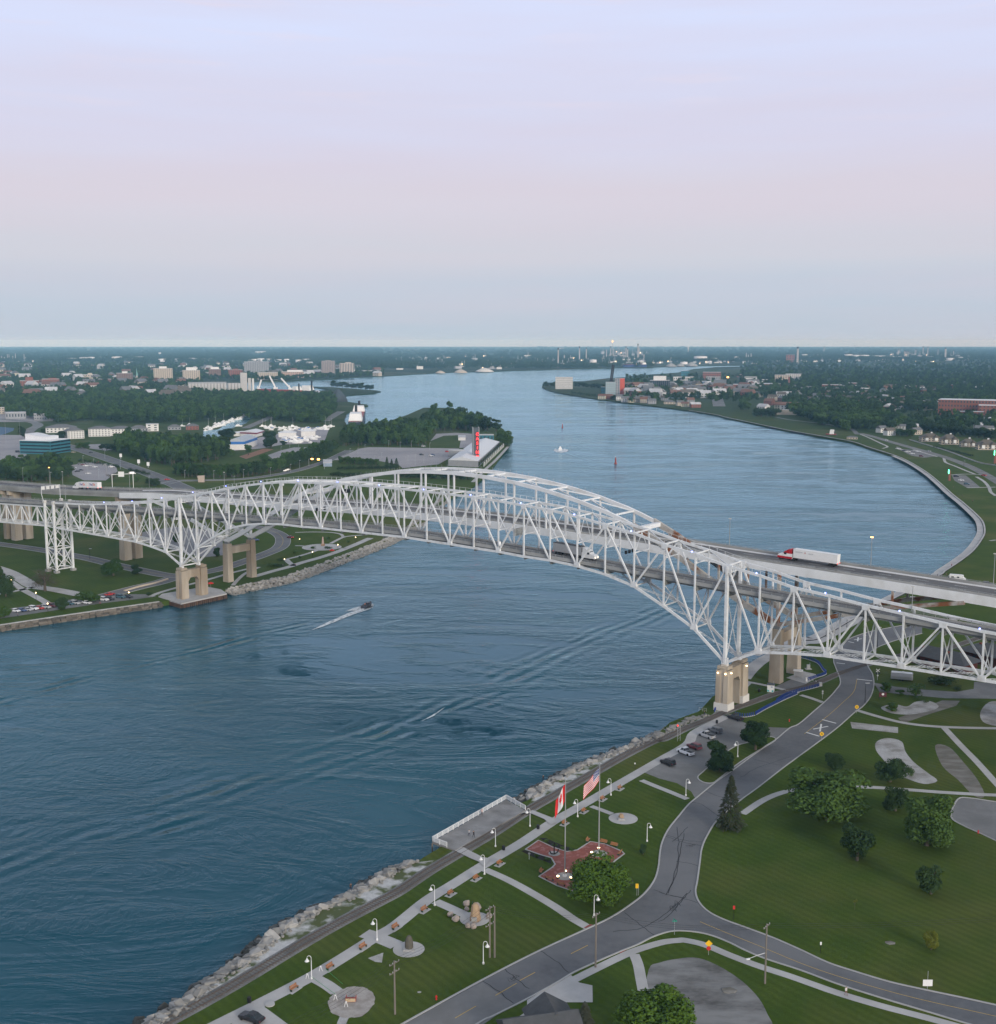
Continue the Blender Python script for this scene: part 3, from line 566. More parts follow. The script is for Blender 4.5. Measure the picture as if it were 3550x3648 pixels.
for i in range(-5, 6):                                        # strut and K bracing between the ribs
    s = ACEN + i * 15.05; z = ribz(s)
    MB().box((s, (TA + TBB) / 2, z), (.6, TBB - TA - 1, .6)).build('rib_strut', white_st, ab)
    if i < 5:
        s2 = s + 15.05; z2 = ribz(s2); mid = (TA + TBB) / 2
        if i < 0: a, b, c, d = (s, TA + .5, z), (s2, mid, z2), (s, TBB - .5, z), (s2, mid, z2)
        else: a, b, c, d = (s2, TA + .5, z2), (s, mid, z), (s2, TBB - .5, z2), (s, mid, z)
        MB().bar(a, b, .4, .4).build('rib_brace', white_st, ab); MB().bar(c, d, .4, .4).build('rib_brace', white_st, ab)
for sg in (-1, 1):
    s = ACEN + sg * 86; z = ribz(s)
    MB().box((s, (TA + TBB) / 2, z + .1), (1.8, TBB - TA - 1, 1.5)).build('portal_strut', white_st, ab)
for sg in (-1, 1):
    s = ACEN + sg * 140.3
    for y in (TA, TBB):
        MB().box((s, y, (GZ + 20.4) / 2), (4.0, 3.2, 20.4 - GZ), taper=.86).build('pier_shaft', conc, ab)
        MB().box((s, y, 20.9), (2.2, 1.8, 1.2)).build('bearing', steel_dark, ab)
    MB().box((s, (TA + TBB) / 2, 17.2), (2.6, TBB - TA - 3.2, 3.4)).build('pier_cross_beam', conc, ab)
# slab piers of the approaches
def slab_pier(s, w_=4.6, t0=TA + 3, t1=TA + 7.5):
    MB().box((s, (TA + TBB) / 2 + 1, deck2(s) - 3.4), (2.4, TBB - TA, 2.2)).build('pier_cap', conc, ab); MB().box((s, t0 + 9, (GZ + deck2(s) - 4) / 2), (w_, t1 - t0, deck2(s) - 4 - GZ)).build('approach_pier', conc, ab)
    MB().box((s, (t0 + t1) / 2, (GZ + deck2(s) - 2.2) / 2), (w_, t1 - t0, deck2(s) - 2.2 - GZ), taper=.93).build('approach_pier', conc, ab)
for p in (V('1', 1750, 985), V('1', 300, 735)): s, t = bp_local(p); slab_pier(s)
for s in (-215, -255, -300, -350, -400, -460): slab_pier(s, 3)
for s in (SPAN + 75,): slab_pier(s)
# street lamps of the arch bridge roadway
def deck_lamp(s, y, lit, h=10.5, br=ab, dz=deck2):
    z = dz(s); o = MB().tube([(s, y, z + .9), (s, y, z + h)], [.13, .08], 6).build('lamp_pole', rail_m, br)
    MB().box((s, y, z + h + .1), (.9, .35, .25)).build('lamp_head', orangelamp if lit else conc_w, o)
for s, y, lit in ((239.5, TBB + 2.1, False), (291, TBB + 2.1, True), (330, TBB + 2.1, False), (345, TA + .7, False), (-90, TA + .7, False), (-188, TBB + 2.1, True), (-150, TA + .7, False), (-35, TBB + 2.1, False), (172, TA + .7, False), (30, TBB + 2.1, False)): deck_lamp(s, y, lit)
for s, lit in ((320, False), (-101, False)): deck_lamp(s, WT - .5, lit, 8, tb, deck1)
# ================================================================== builders for repeated things
asph = mat('asphalt', (.128, .132, .140), .92, .14, .6, color2=(.172, .174, .178), mottle=.06, bump=.08, bscale=3)
asph_l = mat('old_asphalt', (.21, .21, .208), .92, .12, .5, color2=(.15, .15, .148), mottle=.07)
lotm = mat('car_park_asphalt', (.21, .21, .22), .92, .10, .2, color2=(.27, .265, .265), mottle=.03)
walk = mat('concrete_walk', (.47, .462, .45), .9, .08, .5, color2=(.39, .38, .37), mottle=.15)
kerbm = mat('kerb_concrete', (.40, .395, .385), .9, .08, .8)
gravel = mat('gravel', (.44, .435, .43), .95, .25, 2.5, color2=(.26, .25, .23), mottle=.25, bump=.3, bscale=5)
dirt = mat('worn_dirt', (.15, .14, .115), .95, .2, .8, color2=(.23, .22, .20), mottle=.15, stretch=(1, 2.5, 1))
sand = mat('weedy_gravel', (.50, .50, .49), .95, .2, 1.2, color2=(.085, .105, .04), mottle=.22, c2lo=.44, c2hi=.56, bump=.2)
ballast = mat('ballast', (.17, .165, .155), .95, .25, 2.0, color2=(.25, .245, .23), mottle=.2, bump=.3, bscale=5)
white_p = mat('white_paint', (.78, .78, .77), .45, .04, 1)
wood_o = mat('orange_wood', (.42, .19, .085), .7, .15, 3)
dgreen = mat('dark_green_metal', (.03, .06, .045), .5, .1, 2)
polewood = mat('pole_wood', (.20, .175, .15), .9, .15, 1.5, stretch=(4, 4, .4))
galv = mat('galvanised', (.42, .43, .44), .45, .06, 1, metal=.4)
glass = mat('dark_glass', (.02, .025, .03), .08, 0, 1, spec=.6)
tyre = mat('tyre_rubber', (.02, .02, .02), .8, .1, 3)
headl = mat('headlight_glass', (.9, .88, .8), .2, 0, 1, emit=(1, .85, .6), estr=2.5)
taill = mat('tail_light', (.6, .02, .02), .3, 0, 1, emit=(1, .05, .03), estr=1.5)
def paint(nm, c, r=.3): return mat('car_paint_' + nm, c, r, .03, .6, spec=.5)
PAINT = {k: paint(k, c) for k, c in {'white': (.75, .76, .77), 'black': (.015, .016, .02), 'grey': (.16, .17, .18), 'silver': (.45, .46, .47), 'red': (.42, .025, .02), 'maroon': (.14, .03, .04), 'blue': (.04, .08, .20), 'teal': (.05, .12, .15), 'tan': (.35, .30, .22)}.items()}
def loft(m, secs):      # quads between consecutive rings of equal length
    n = len(secs[0]); o = len(m.v); m.v += [tuple(p) for r in secs for p in r]
    for i in range(len(secs) - 1):
        for k in range(n): m.f.append((o + i * n + k, o + i * n + (k + 1) % n, o + (i + 1) * n + (k + 1) % n, o + (i + 1) * n + k))
    m.f.append(tuple(o + k for k in range(n - 1, -1, -1))); m.f.append(tuple(o + (len(secs) - 1) * n + k for k in range(n)))
CARS = {}
def car_meshes(kind):
    if kind in CARS: return CARS[kind]
    Ln, Wd, Ht = {'sedan': (4.7, 1.85, 1.45), 'suv': (4.8, 1.95, 1.78), 'pickup': (5.7, 2.0, 1.9), 'van': (5.4, 2.05, 2.2)}[kind]
    x = Ln / 2; w_ = Wd / 2; hood = .92 if kind == 'sedan' else 1.08; zb = .28
    def ring(xx, ww, z0, z1, zc): return [(xx, -ww, z0), (xx, -ww, zc), (xx, -ww * .9, z1), (xx, ww * .9, z1), (xx, ww, zc), (xx, ww, z0)]
    b = MB(); loft(b, [ring(-x, w_ * .86, zb + .12, hood - .12, .6), ring(-x + .25, w_ * .97, zb, hood - .02, .65), ring(-x * .3, w_, zb, hood + .03, .68), ring(x * .35, w_, zb, hood + .0, .68), ring(x - .35, w_ * .95, zb, hood - .14, .62), ring(x, w_ * .82, zb + .12, hood - .32, .55)])
    cab = {'sedan': (-.72, -.42, .10, .42), 'suv': (-.97, -.86, .12, .40), 'pickup': (-.22, -.12, .22, .46), 'van': (-.98, -.92, .40, .66)}[kind]
    a0, a1, a2, a3 = (c * x for c in cab); g = MB(); zr = Ht - .03; zh = hood - .02
    g.add([(a0, -w_ * .9, zh), (a3, -w_ * .9, zh), (a3, w_ * .9, zh), (a0, w_ * .9, zh), (a1, -w_ * .74, zr - .08), (a2, -w_ * .74, zr - .08), (a2, w_ * .74, zr - .08), (a1, w_ * .74, zr - .08)], [(0, 1, 5, 4), (1, 2, 6, 5), (2, 3, 7, 6), (3, 0, 4, 7), (4, 5, 6, 7)])
    rf = MB(); rf.add([(a1 - .04, -w_ * .76, zr - .1), (a2 + .06, -w_ * .76, zr - .1), (a2 + .06, w_ * .76, zr - .1), (a1 - .04, w_ * .76, zr - .1), (a1 + .08, -w_ * .68, zr + .03), (a2 - .05, -w_ * .68, zr + .03), (a2 - .05, w_ * .68, zr + .03), (a1 + .08, w_ * .68, zr + .03)], [(0, 1, 5, 4), (1, 2, 6, 5), (2, 3, 7, 6), (3, 0, 4, 7), (4, 5, 6, 7), (3, 2, 1, 0)])
    for px in (a1 + (a2 - a1) * .45,): rf.bar((px, -w_ * .91, zh), (px, -w_ * .745, zr - .08), .1, .05).bar((px, w_ * .91, zh), (px, w_ * .745, zr - .08), .1, .05)
    bed = None
    if kind == 'pickup':
        bed = MB(); bed.box(((-x + a0) / 2 - .02, 0, hood + .045), (a0 + x - .35, Wd * .74, .03))
    wl = MB(); r_ = .33 if kind == 'sedan' else .38
    ws = []
    for sx in (-.62, .62):
        for sy in (-1, 1): ws.append((sx * x, sy * (w_ - .1), r_))
    wl.tube([(0, -.12, 0), (0, .12, 0)], r_, 10)
    hl = MB(); hl.box((0, 0, 0), (.12, .42, .16)); tl = MB(); tl.box((0, 0, 0), (.1, .3, .2))
    CARS[kind] = dict(body=b.mesh('body'), glass=g.mesh('windows'), roof=rf.mesh('roof'), bed=bed.mesh('bed_liner') if bed else None, wheel=wl.mesh('wheel'), ws=ws, hl=hl.mesh('headlight'), tl=tl.mesh('tail_light'), dim=(x, w_, hood))
    return CARS[kind]
PM = {}
def pmesh(me, m):            # mesh shared between copies of one colour
    k = (me.name, m.name)
    if k not in PM: c = me.copy(); c.materials.clear(); c.materials.append(m); PM[k] = c
    return PM[k]
def child(name, me, parent, loc=(0, 0, 0)):
    o = bpy.data.objects.new(name, me); col.objects.link(o); o.parent = parent; o.location = loc; return o
def car(kind, colour, loc, rz, label, group=None, parts=True, lit=False, cat=None, z=None):
    c = car_meshes(kind); p = PAINT[colour]; loc = Vector(loc)
    name = {'sedan': 'car', 'suv': 'car', 'pickup': 'pickup_truck', 'van': 'van'}[kind]
    e = empty('parked_' + name if not lit else name, (loc.x, loc.y, (loc.z if z is None else z) + .03), rz, label, cat or {'pickup': 'pickup truck', 'van': 'van'}.get(kind, 'car'), group)
    child('body', pmesh(c['body'], p), e); child('roof', pmesh(c['roof'], p), e); child('windows', pmesh(c['glass'], glass), e)
    if c['bed']: child('bed_liner', pmesh(c['bed'], black_m), e)
    for q in c['ws']: child('wheel', pmesh(c['wheel'], tyre), e, q)
    x, w_, hd = c['dim']
    for s in (-1, 1):
        child('headlight', pmesh(c['hl'], headl if lit else whiteglass), e, (x - .12, s * w_ * .62, hd - .36)); child('tail_light', pmesh(c['tl'], taill if lit else PAINT['maroon']), e, (-x + .03, s * w_ * .72, hd - .25))
    return e
whiteglass = mat('lamp_lens', (.7, .7, .68), .15, 0, 1)
# ---- people: one continuous skinned body each, clothes as coloured bands of that body
skin = mat('skin', (.45, .28, .20), .6, .05, 3)
def person(loc, rz, label, top=(.5, .5, .5), legs=(.05, .05, .08), hair=(.03, .02, .015), sit=False, group=None, walk_=.22, arm=.1):
    s = 1.0; J = {}
    bm = bmesh.new(); rad = []
    def v(x, y, z, r): rad.append(r); return bm.verts.new((x, y, z))
    hz = .92 if not sit else .48
    pel = v(0, 0, hz, .15); che = v(0, 0, hz + .42, .17); nek = v(0, 0, hz + .58, .06); hd0 = v(.01, 0, hz + .68, .085); hd1 = v(.01, 0, hz + .80, .08)
    for a, b in ((pel, che), (che, nek), (nek, hd0), (hd0, hd1)): bm.edges.new((a, b))
    for sy in (-1, 1):
        hip = v(0, sy * .09, hz - .06, .10); st = walk_ * sy
        if sit: kn = v(.42, sy * .11, hz, .07); an = v(.44, sy * .11, .08, .045); to = v(.60, sy * .12, .04, .04)
        else: kn = v(st * .6 + .03, sy * .10, .50, .07); an = v(st, sy * .10, .09, .045); to = v(st + .17, sy * .11, .04, .04)
        for a, b in ((pel, hip), (hip, kn), (kn, an), (an, to)): bm.edges.new((a, b))
        sh = v(0, sy * .19, hz + .50, .07); el = v(-st * .4 - .02, sy * .25, hz + .24, .05); hn = v(-st * .7 + arm, sy * .24, hz + .02, .04)
        for a, b in ((che, sh), (sh, el), (el, hn)): bm.edges.new((a, b))
    me = bpy.data.meshes.new('body'); bm.to_mesh(me); bm.free(); o = bpy.data.objects.new('person', me); col.objects.link(o)
    md = o.modifiers.new('skin', 'SKIN'); sv = me.skin_vertices[0].data
    for i, r in enumerate(rad): sv[i].radius = (r, r); sv[i].use_root = i == 0
    ss = o.modifiers.new('sub', 'SUBSURF'); ss.levels = ss.render_levels = 1
    dg = bpy.context.evaluated_depsgraph_get(); me2 = bpy.data.meshes.new_from_object(o.evaluated_get(dg)); bpy.data.objects.remove(o)
    mt = mat('shirt_%d_%d_%d' % tuple(int(c * 99) for c in top), top, .8, .08, 6); ml = mat('trousers_%d_%d_%d' % tuple(int(c * 99) for c in legs), legs, .8, .08, 6); mh = mat('hair_%d' % int(hair[0] * 999), hair, .7, .1, 8)
    me2.materials.clear()
    for q in (mt, ml, skin, mh): me2.materials.append(q)
    for p in me2.polygons:
        c = p.center; p.use_smooth = True
        if c.z > hz + .74 or (c.z > hz + .64 and c.x < -.01): p.material_index = 3
        elif c.z > hz + .54: p.material_index = 2
        elif abs(c.y) > .2 and c.z < hz + .1: p.material_index = 2
        elif c.z < hz + .02: p.material_index = 1
    o = bpy.data.objects.new('person', me2); col.objects.link(o); loc = Vector(loc); o.location = loc; o.rotation_euler = (0, 0, rz)
    return tag(o, label, 'person', group)
# ---- trees
def leaf_material(nm, a, b):
    m = bpy.data.materials.new(nm); m.use_nodes = True; t = m.node_tree; n = t.nodes; l = t.links; p = n['Principled BSDF']; p.inputs['Roughness'].default_value = .75; p.inputs['Specular IOR Level'].default_value = .15
    tcn = n.new('ShaderNodeTexCoord'); nz_ = n.new('ShaderNodeTexNoise'); l.new(tcn.outputs['Object'], nz_.inputs['Vector']); nz_.inputs['Scale'].default_value = .8; nz_.inputs['Detail'].default_value = 5
    oi = n.new('ShaderNodeObjectInfo'); ad = n.new('ShaderNodeMath'); ad.operation = 'MULTIPLY_ADD'; l.new(oi.outputs['Random'], ad.inputs[0]); ad.inputs[1].default_value = .5; ad.inputs[2].default_value = -.25
    ad2 = n.new('ShaderNodeMath'); l.new(nz_.outputs[0], ad2.inputs[0]); l.new(ad.outputs[0], ad2.inputs[1])
    rp = n.new('ShaderNodeValToRGB'); l.new(ad2.outputs[0], rp.inputs[0]); e = rp.color_ramp.elements; e[0].position = .25; e[0].color = (*a, 1); e[1].position = .8; e[1].color = (*b, 1); l.new(rp.outputs[0], p.inputs['Base Color'])
    MATS[nm] = m; return m
LEAF = leaf_material('leaves', (.032, .074, .014), (.070, .124, .026))
LEAF_D = leaf_material('dark_leaves', (.019, .043, .012), (.040, .074, .022))
LEAF_B = leaf_material('bright_leaves', (.040, .090, .010), (.095, .160, .022))
LEAF_Y = leaf_material('yellow_green_leaves', (.10, .12, .015), (.17, .19, .03))
LEAF_C = leaf_material('needles', (.030, .042, .022), (.070, .075, .040))
LEAF_G = leaf_material('grey_green_leaves', (.055, .062, .040), (.10, .10, .075))
BRN = leaf_material('brown_twigs', (.075, .065, .045), (.13, .11, .08))
bark = mat('bark', (.10, .08, .06), .95, .2, 2)
def crown_mesh(seed, n, size, rx=3.6, rz=4.6, zc=5.5, lobes=11, hollow=.55):
    rn = random.Random(seed); lb = []
    for i in range(lobes):
        th = rn.uniform(0, 6.283); ph = rn.uniform(-1.15, .95); r = rn.uniform(.35, .8) if i else 0
        lb.append((Vector((math.cos(th) * r * rx * math.cos(ph * .9), math.sin(th) * r * rx * math.cos(ph * .9), zc + math.sin(ph) * r * rz * 1.05)), rn.uniform(.34, .56) * rx))
    vs = []; fs = []
    for i in range(n):
        c, r = lb[rn.randrange(lobes)]; d = Vector((rn.gauss(0, 1), rn.gauss(0, 1), rn.gauss(0, 1) + .25)).normalized()
        p = c + Vector((d.x * r, d.y * r, d.z * r * .9)) * (hollow + (1 - hollow) * rn.random() ** .6 + (.14 * rn.random() if rn.random() < .2 else 0))
        if p.z < zc - rz * .98: continue
        nn = (d + Vector((rn.gauss(0, .6), rn.gauss(0, .6), rn.gauss(0, .6) + .3))).normalized(); a = nn.orthogonal().normalized(); b = nn.cross(a); t = rn.uniform(0, 6.283); a, b = a * math.cos(t) + b * math.sin(t), b * math.cos(t) - a * math.sin(t)
        s = size * rn.uniform(.6, 1.3); o = len(vs)
        vs += [p - a * s, p - b * s * .55 + nn * s * .12, p + a * s, p + b * s * .55 + nn * s * .12]; fs.append((o, o + 1, o + 2, o + 3))
    me = bpy.data.meshes.new('crown'); me.from_pydata([tuple(v) for v in vs], [], fs); me.update(); return me
def trunk_mesh(seed, h=5.0, r=.32, limbs=6, spread=2.4, thin=False):
    rn = random.Random(seed); m = MB(); m.tube([(0, 0, -.2), (rn.uniform(-.1, .1), 0, h * .5), (rn.uniform(-.2, .2), rn.uniform(-.2, .2), h)], [r * 1.3, r, r * .6], 7)
    for i in range(limbs):
        th = i * 6.283 / limbs + rn.uniform(-.4, .4); z0 = h * rn.uniform(.45, .9); e = Vector((math.cos(th) * spread, math.sin(th) * spread, z0 + rn.uniform(1.5, 3.4))); md = Vector((e.x * .45, e.y * .45, z0 + (e.z - z0) * .6))
        m.tube([(0, 0, z0), md, e], [r * .5, r * .32, r * .1], 5)
        if thin:
            for q in range(4):
                d = Vector((rn.gauss(0, 1), rn.gauss(0, 1), rn.uniform(.2, 1.4))); m.tube([md.lerp(e, rn.random()), e + d * 1.2], [r * .16, r * .04], 3)
    return m.mesh('trunk')
def conifer_mesh(seed, n=2600, h=11.0, rb=3.0):
    rn = random.Random(seed); vs = []; fs = []
    for i in range(n):
        f = rn.random() ** 1.25; z = .8 + f * (h - .8); lay = math.sin(z * 5.2) * .14; r = rb * (1 - f) ** .85 * (1 + lay) + .12; th = rn.uniform(0, 6.283); k = rn.uniform(.45, 1) ** .6
        k *= 1 + .16 * math.sin(th * 5 + z * 2.1)
        p = Vector((math.cos(th) * r * k, math.sin(th) * r * k, z - k * r * .22)); ou = Vector((math.cos(th), math.sin(th), -.35)).normalized(); sd = Vector((-math.sin(th), math.cos(th), rn.gauss(0, .3))).normalized(); s = .42 * rn.uniform(.6, 1.2); o = len(vs)
        vs += [p - ou * s, p - sd * s * .4, p + ou * s, p + sd * s * .4]; fs.append((o, o + 1, o + 2, o + 3))
    me = bpy.data.meshes.new('crown'); me.from_pydata([tuple(v) for v in vs], [], fs); me.update(); return me
CR = {}
def crowns(kind, v):
    k = (kind, v)
    if k not in CR:
        if kind == 'near': CR[k] = crown_mesh(10 + v, 7500, .31, lobes=16)
        elif kind == 'big': CR[k] = crown_mesh(20 + v, 15000, .25, lobes=30, hollow=.5)
        elif kind == 'round': CR[k] = crown_mesh(30 + v, 5200, .29, rx=3.3, rz=4.0, zc=5.0, lobes=24, hollow=.6)
        elif kind == 'mid': CR[k] = crown_mesh(40 + v, 1500, .5, lobes=11)
        elif kind == 'tall': CR[k] = crown_mesh(50 + v, 1500, .48, rx=2.4, rz=5.4, zc=6.2, lobes=12)
        elif kind == 'sparse': CR[k] = crown_mesh(60 + v, 2600, .12, lobes=16, hollow=.2)
        elif kind == 'conifer': CR[k] = conifer_mesh(70 + v)
        elif kind == 'bush': CR[k] = crown_mesh(80 + v, 700, .34, rx=3.4, rz=3.2, zc=3.0, lobes=9)
        elif kind == 'sapling': CR[k] = crown_mesh(90 + v, 160, .34, rx=2.4, rz=3.2, zc=6.0, lobes=6)
        CR[k + ('t',)] = trunk_mesh(v + 5, 1.6 if kind == 'bush' else 9.5 if kind == 'conifer' else 5.0, .12 if kind in ('conifer', 'sapling') else .26, 0 if kind == 'conifer' else 6, 2.0, kind == 'sparse')
    return CR[k], CR[k + ('t',)]
def tree(kind, v, loc, height, width, label, leaf=None, name=None, group=None, cat='tree'):
    c, t = crowns(kind, v); loc = Vector(loc); nomh = {'conifer': 11.0, 'bush': 6.0, 'round': 9.0, 'tall': 11.5}.get(kind, 10.2); nomw = {'conifer': 6.0, 'tall': 4.9, 'round': 6.8, 'bush': 7.6, 'sapling': 5}.get(kind, 7.4)
    e = empty(name or 'tree', loc, random.uniform(0, 6.28), label, cat, group); e.scale = (width / nomw, width / nomw, height / nomh)
    child('trunk', pmesh(t, bark), e); child('crown', pmesh(c, leaf or LEAF), e, (0, 0, 0 if kind in ('bush', 'conifer') else -.8)); return e
def height_of(base, top):     # real height of an upright thing from its foot and its top in the photograph
    b = G(*base); y = (CY - top[1]) / F; dy, dz = _cp + y * _sp, -_sp + y * _cp; return b, H + dz * (b.y / dy) - GZ
def vpx(v, x, y): a, b, c = VW[v]; return (a + x * c, b + y * c)
def vtree(v, base, top, wpx, kind, var, label, leaf=None, name=None, group=None, cat='tree'):
    b, h = height_of(vpx(v, *base), vpx(v, *top)); wd = wpx * VW[v][2] * mpp(b)
    # the crown's depth hides part of the height seen from above
    return tree(kind, var, b, max(.8, h), wd, label, leaf, name, group, cat)
# ================================================================== near bank: park, road, promenade, railway
def hx(*p): return VS('h', *p)
def gx(*p): return VS('g', *p)
def fx(*p): return VS('f', *p)
def ex(*p): return VS('e', *p)
def sheet(name, pts, m, dz, label=None): return structure(fill(pts, GZ + dz).build(name, m), label)
rl = smooth_path(fx((-420, 2130), (150, 1814), (500, 1620), (780, 1470), (1000, 1360), (1250, 1245), (1430, 1160), (1560, 1075), (1640, 1010), (1700, 930), (1725, 850), (1735, 760), (1750, 690), (1790, 610), (1850, 535)) + hx((160, 905), (205, 865), (320, 772), (400, 717), (500, 643), (600, 570), (655, 535), (735, 468), (790, 443), (870, 375), (950, 305), (1000, 250), (1025, 205)) + VS('7', (900, 1690), (868, 1600), (872, 1530), (900, 1450), (960, 1370), (1060, 1290), (1200, 1230), (1400, 1170), (1760, 1100), (2100, 1040)), 4)
rr = smooth_path(VS('7', (2100, 1200), (1761, 1290), (1600, 1345), (1470, 1400), (1370, 1470), (1320, 1560), (1345, 1660), (1400, 1750)) + hx((1208, 170), (1214, 215), (1206, 260), (1188, 300), (1150, 345), (1100, 382), (1000, 470), (850, 582), (700, 692), (560, 802), (450, 882), (330, 985), (268, 1080), (240, 1150)) + gx((230, 270), (215, 380), (205, 440), (225, 500), (280, 555), (370, 600), (480, 640), (640, 700), (800, 770), (950, 840), (1100, 890), (1300, 950), (1500, 995), (1700, 1037), (1904, 1082), (2150, 1135)), 4)
rb = smooth_path(gx((2150, 1290), (1904, 1230), (1740, 1187), (1500, 1115), (1250, 1040), (1000, 960), (800, 885), (600, 820), (480, 770), (400, 730), (300, 690), (200, 668), (80, 663)) + fx((1700, 1275), (1600, 1325), (1500, 1365), (1350, 1430), (1200, 1500), (1100, 1560), (900, 1670), (700, 1770), (610, 1814), (100, 2130)), 4)
sheet('road', rl + rr + rb, asph, .016, 'grey asphalt road curving through the park to the bridge')
for p in (rl, rr, rb): structure(kerb(p).build('kerb', kerbm), 'pale concrete kerb along the park road')
sheet('road', fx((0, 1890), (640, 1560), (830, 1690), (400, 1990)), asph_l, .022, 'worn paler stretch of the park road')
lot = hx((-83, 719), (0, 648), (120, 565), (240, 478), (340, 425), (400, 400), (520, 452), (625, 462), (735, 466), (655, 537), (500, 645), (400, 719), (320, 774), (205, 867), (180, 825), (100, 778), (0, 752))
sheet('car_park', lot, asph_l, .010, 'small riverside car park with a row of vehicles')
isl = smooth_path(hx((217, 745), (250, 712), (330, 640), (430, 570), (520, 545), (600, 520), (640, 518), (655, 538), (560, 595), (450, 665), (340, 752), (300, 778), (245, 772)), 3, True)
sheet('lawn', isl, GM, .03, 'kerbed grass island with two trees in the car park'); structure(kerb(isl + isl[:1], .3, .14).build('kerb', kerbm), 'concrete kerb round the car park island')
# centre lines and stop bars
yl = MB()
for a, b in (((470, 1780), (600, 1705)), ((720, 1640), (850, 1565)), ((870, 1548), (965, 1497)), ((1185, 1383), (1290, 1330))): p, q = fx(a, b); yl = MB(); yl.bar((p.x, p.y, GZ + .028), (q.x, q.y, GZ + .028), .14, .006); structure(yl.build('centre_line', paint_y), 'faded yellow dash on the park road')
cl = smooth_path(gx((230, 610), (360, 665), (560, 745), (800, 845), (1000, 915), (1250, 990), (1500, 1055), (1904, 1145)), 4); structure(strip(cl, .14, GZ + .03).build('centre_line', paint_y), 'yellow centre line of the side road')
cl = smooth_path(hx((820, 500), (950, 400), (1040, 320), (1100, 260), (1118, 190)), 4); structure(strip(cl, .16, GZ + .03).build('centre_line', paint_y), 'yellow centre line before the level crossing')
for v, a, b in (('h', (830, 491), (905, 513)), ('h', (922, 419), (1000, 440)), ('h', (1117, 190), (1205, 200)), ('h', (1002, 98), (1050, 104)), ('7', (1070, 1315), (1150, 1332)), ('7', (1270, 1222), (1320, 1232))):
    p, q = V(v, *a), V(v, *b); structure(MB().bar((p.x, p.y, GZ + .028), (q.x, q.y, GZ + .028), .55, .008).build('stop_bar', paint_w), 'white stop bar painted across a lane')
for v, c, d in (('h', (912, 465), 42), ('7', (1205, 1283), 55)):
    a, b, e_, f_ = V(v, c[0] - d, c[1] + 8), V(v, c[0] + d, c[1] - 8), V(v, c[0] - 4, c[1] + d * .5), V(v, c[0] + 4, c[1] - d * .5)
    m = MB()
    for p, q in ((a, b), (e_, f_)): m.bar((p.x, p.y, GZ + .03), (q.x, q.y, GZ + .03), .5, .008 if p is a else .01)
    structure(m.build('crossing_marking', paint_w), 'white X painted on the road before the railway')
# tar sealed cracks
tar = mat('tar_seal', (.012, .012, .013), .5, .1, 2)
def crack(v, pts, wd=.16):
    p = smooth_path(VS(v, *pts), 5); rn = random.Random(len(pts) + int(pts[0][0]))
    for q in p: q.x += rn.uniform(-.18, .18); q.y += rn.uniform(-.18, .18)
    structure(strip(p, wd, GZ + .026).build('tar_crack', tar), 'dark tar seal along a crack in the road')
for v, pts in (('f', ((1000, 1365), (1090, 1425), (1170, 1495))), ('f', ((640, 1550), (740, 1615), (830, 1690))), ('f', ((780, 1480), (850, 1540), (930, 1600))), ('f', ((1904, 1010), (1800, 1110), (1690, 1190), (1600, 1230), (1450, 1245))), ('f', ((1690, 985), (1790, 1020), (1904, 1040))), ('f', ((1840, 600), (1850, 720), (1835, 850), (1790, 1010))), ('f', ((1810, 690), (1870, 640), (1904, 600))), ('h', ((130, 880), (240, 900), (330, 960))), ('h', ((40, 1070), (130, 1100), (240, 1110))), ('h', ((250, 820), (330, 850), (420, 870))), ('h', ((460, 745), (560, 690), (740, 630))), ('h', ((530, 640), (620, 665), (700, 680))), ('g', ((0, 445), (100, 470), (210, 500))), ('g', ((180, 430), (120, 500), (60, 575), (0, 610))), ('g', ((140, 110), (120, 200), (100, 330), (40, 460))), ('g', ((30, 125), (130, 160), (240, 180))), ('g', ((90, 268), (150, 275), (215, 295))), ('f', ((1520, 1130), (1610, 1200), (1700, 1270)))): crack(v, pts)
def loopcrack(v, c, w_, h_):
    rn = random.Random(int(c[0])); pts = []
    for i in range(15): t = i * 1.9; pts.append((c[0] + math.cos(t) * w_ * rn.uniform(.3, 1) + (i / 15 - .5) * w_ * 1.6, c[1] + math.sin(t * 1.3) * h_ * rn.uniform(.4, 1) - (i / 15 - .5) * h_ * 1.6))
    structure(strip(smooth_path(VS(v, *pts), 3), .06, GZ + .0265).build('tar_crack', tar), 'scribbled tar patch on the road')
for a in (('f', (835, 1530), 28, 22), ('f', (1830, 1090), 30, 24), ('g', (90, 520), 26, 22), ('g', (185, 178), 30, 9), ): loopcrack(*a)
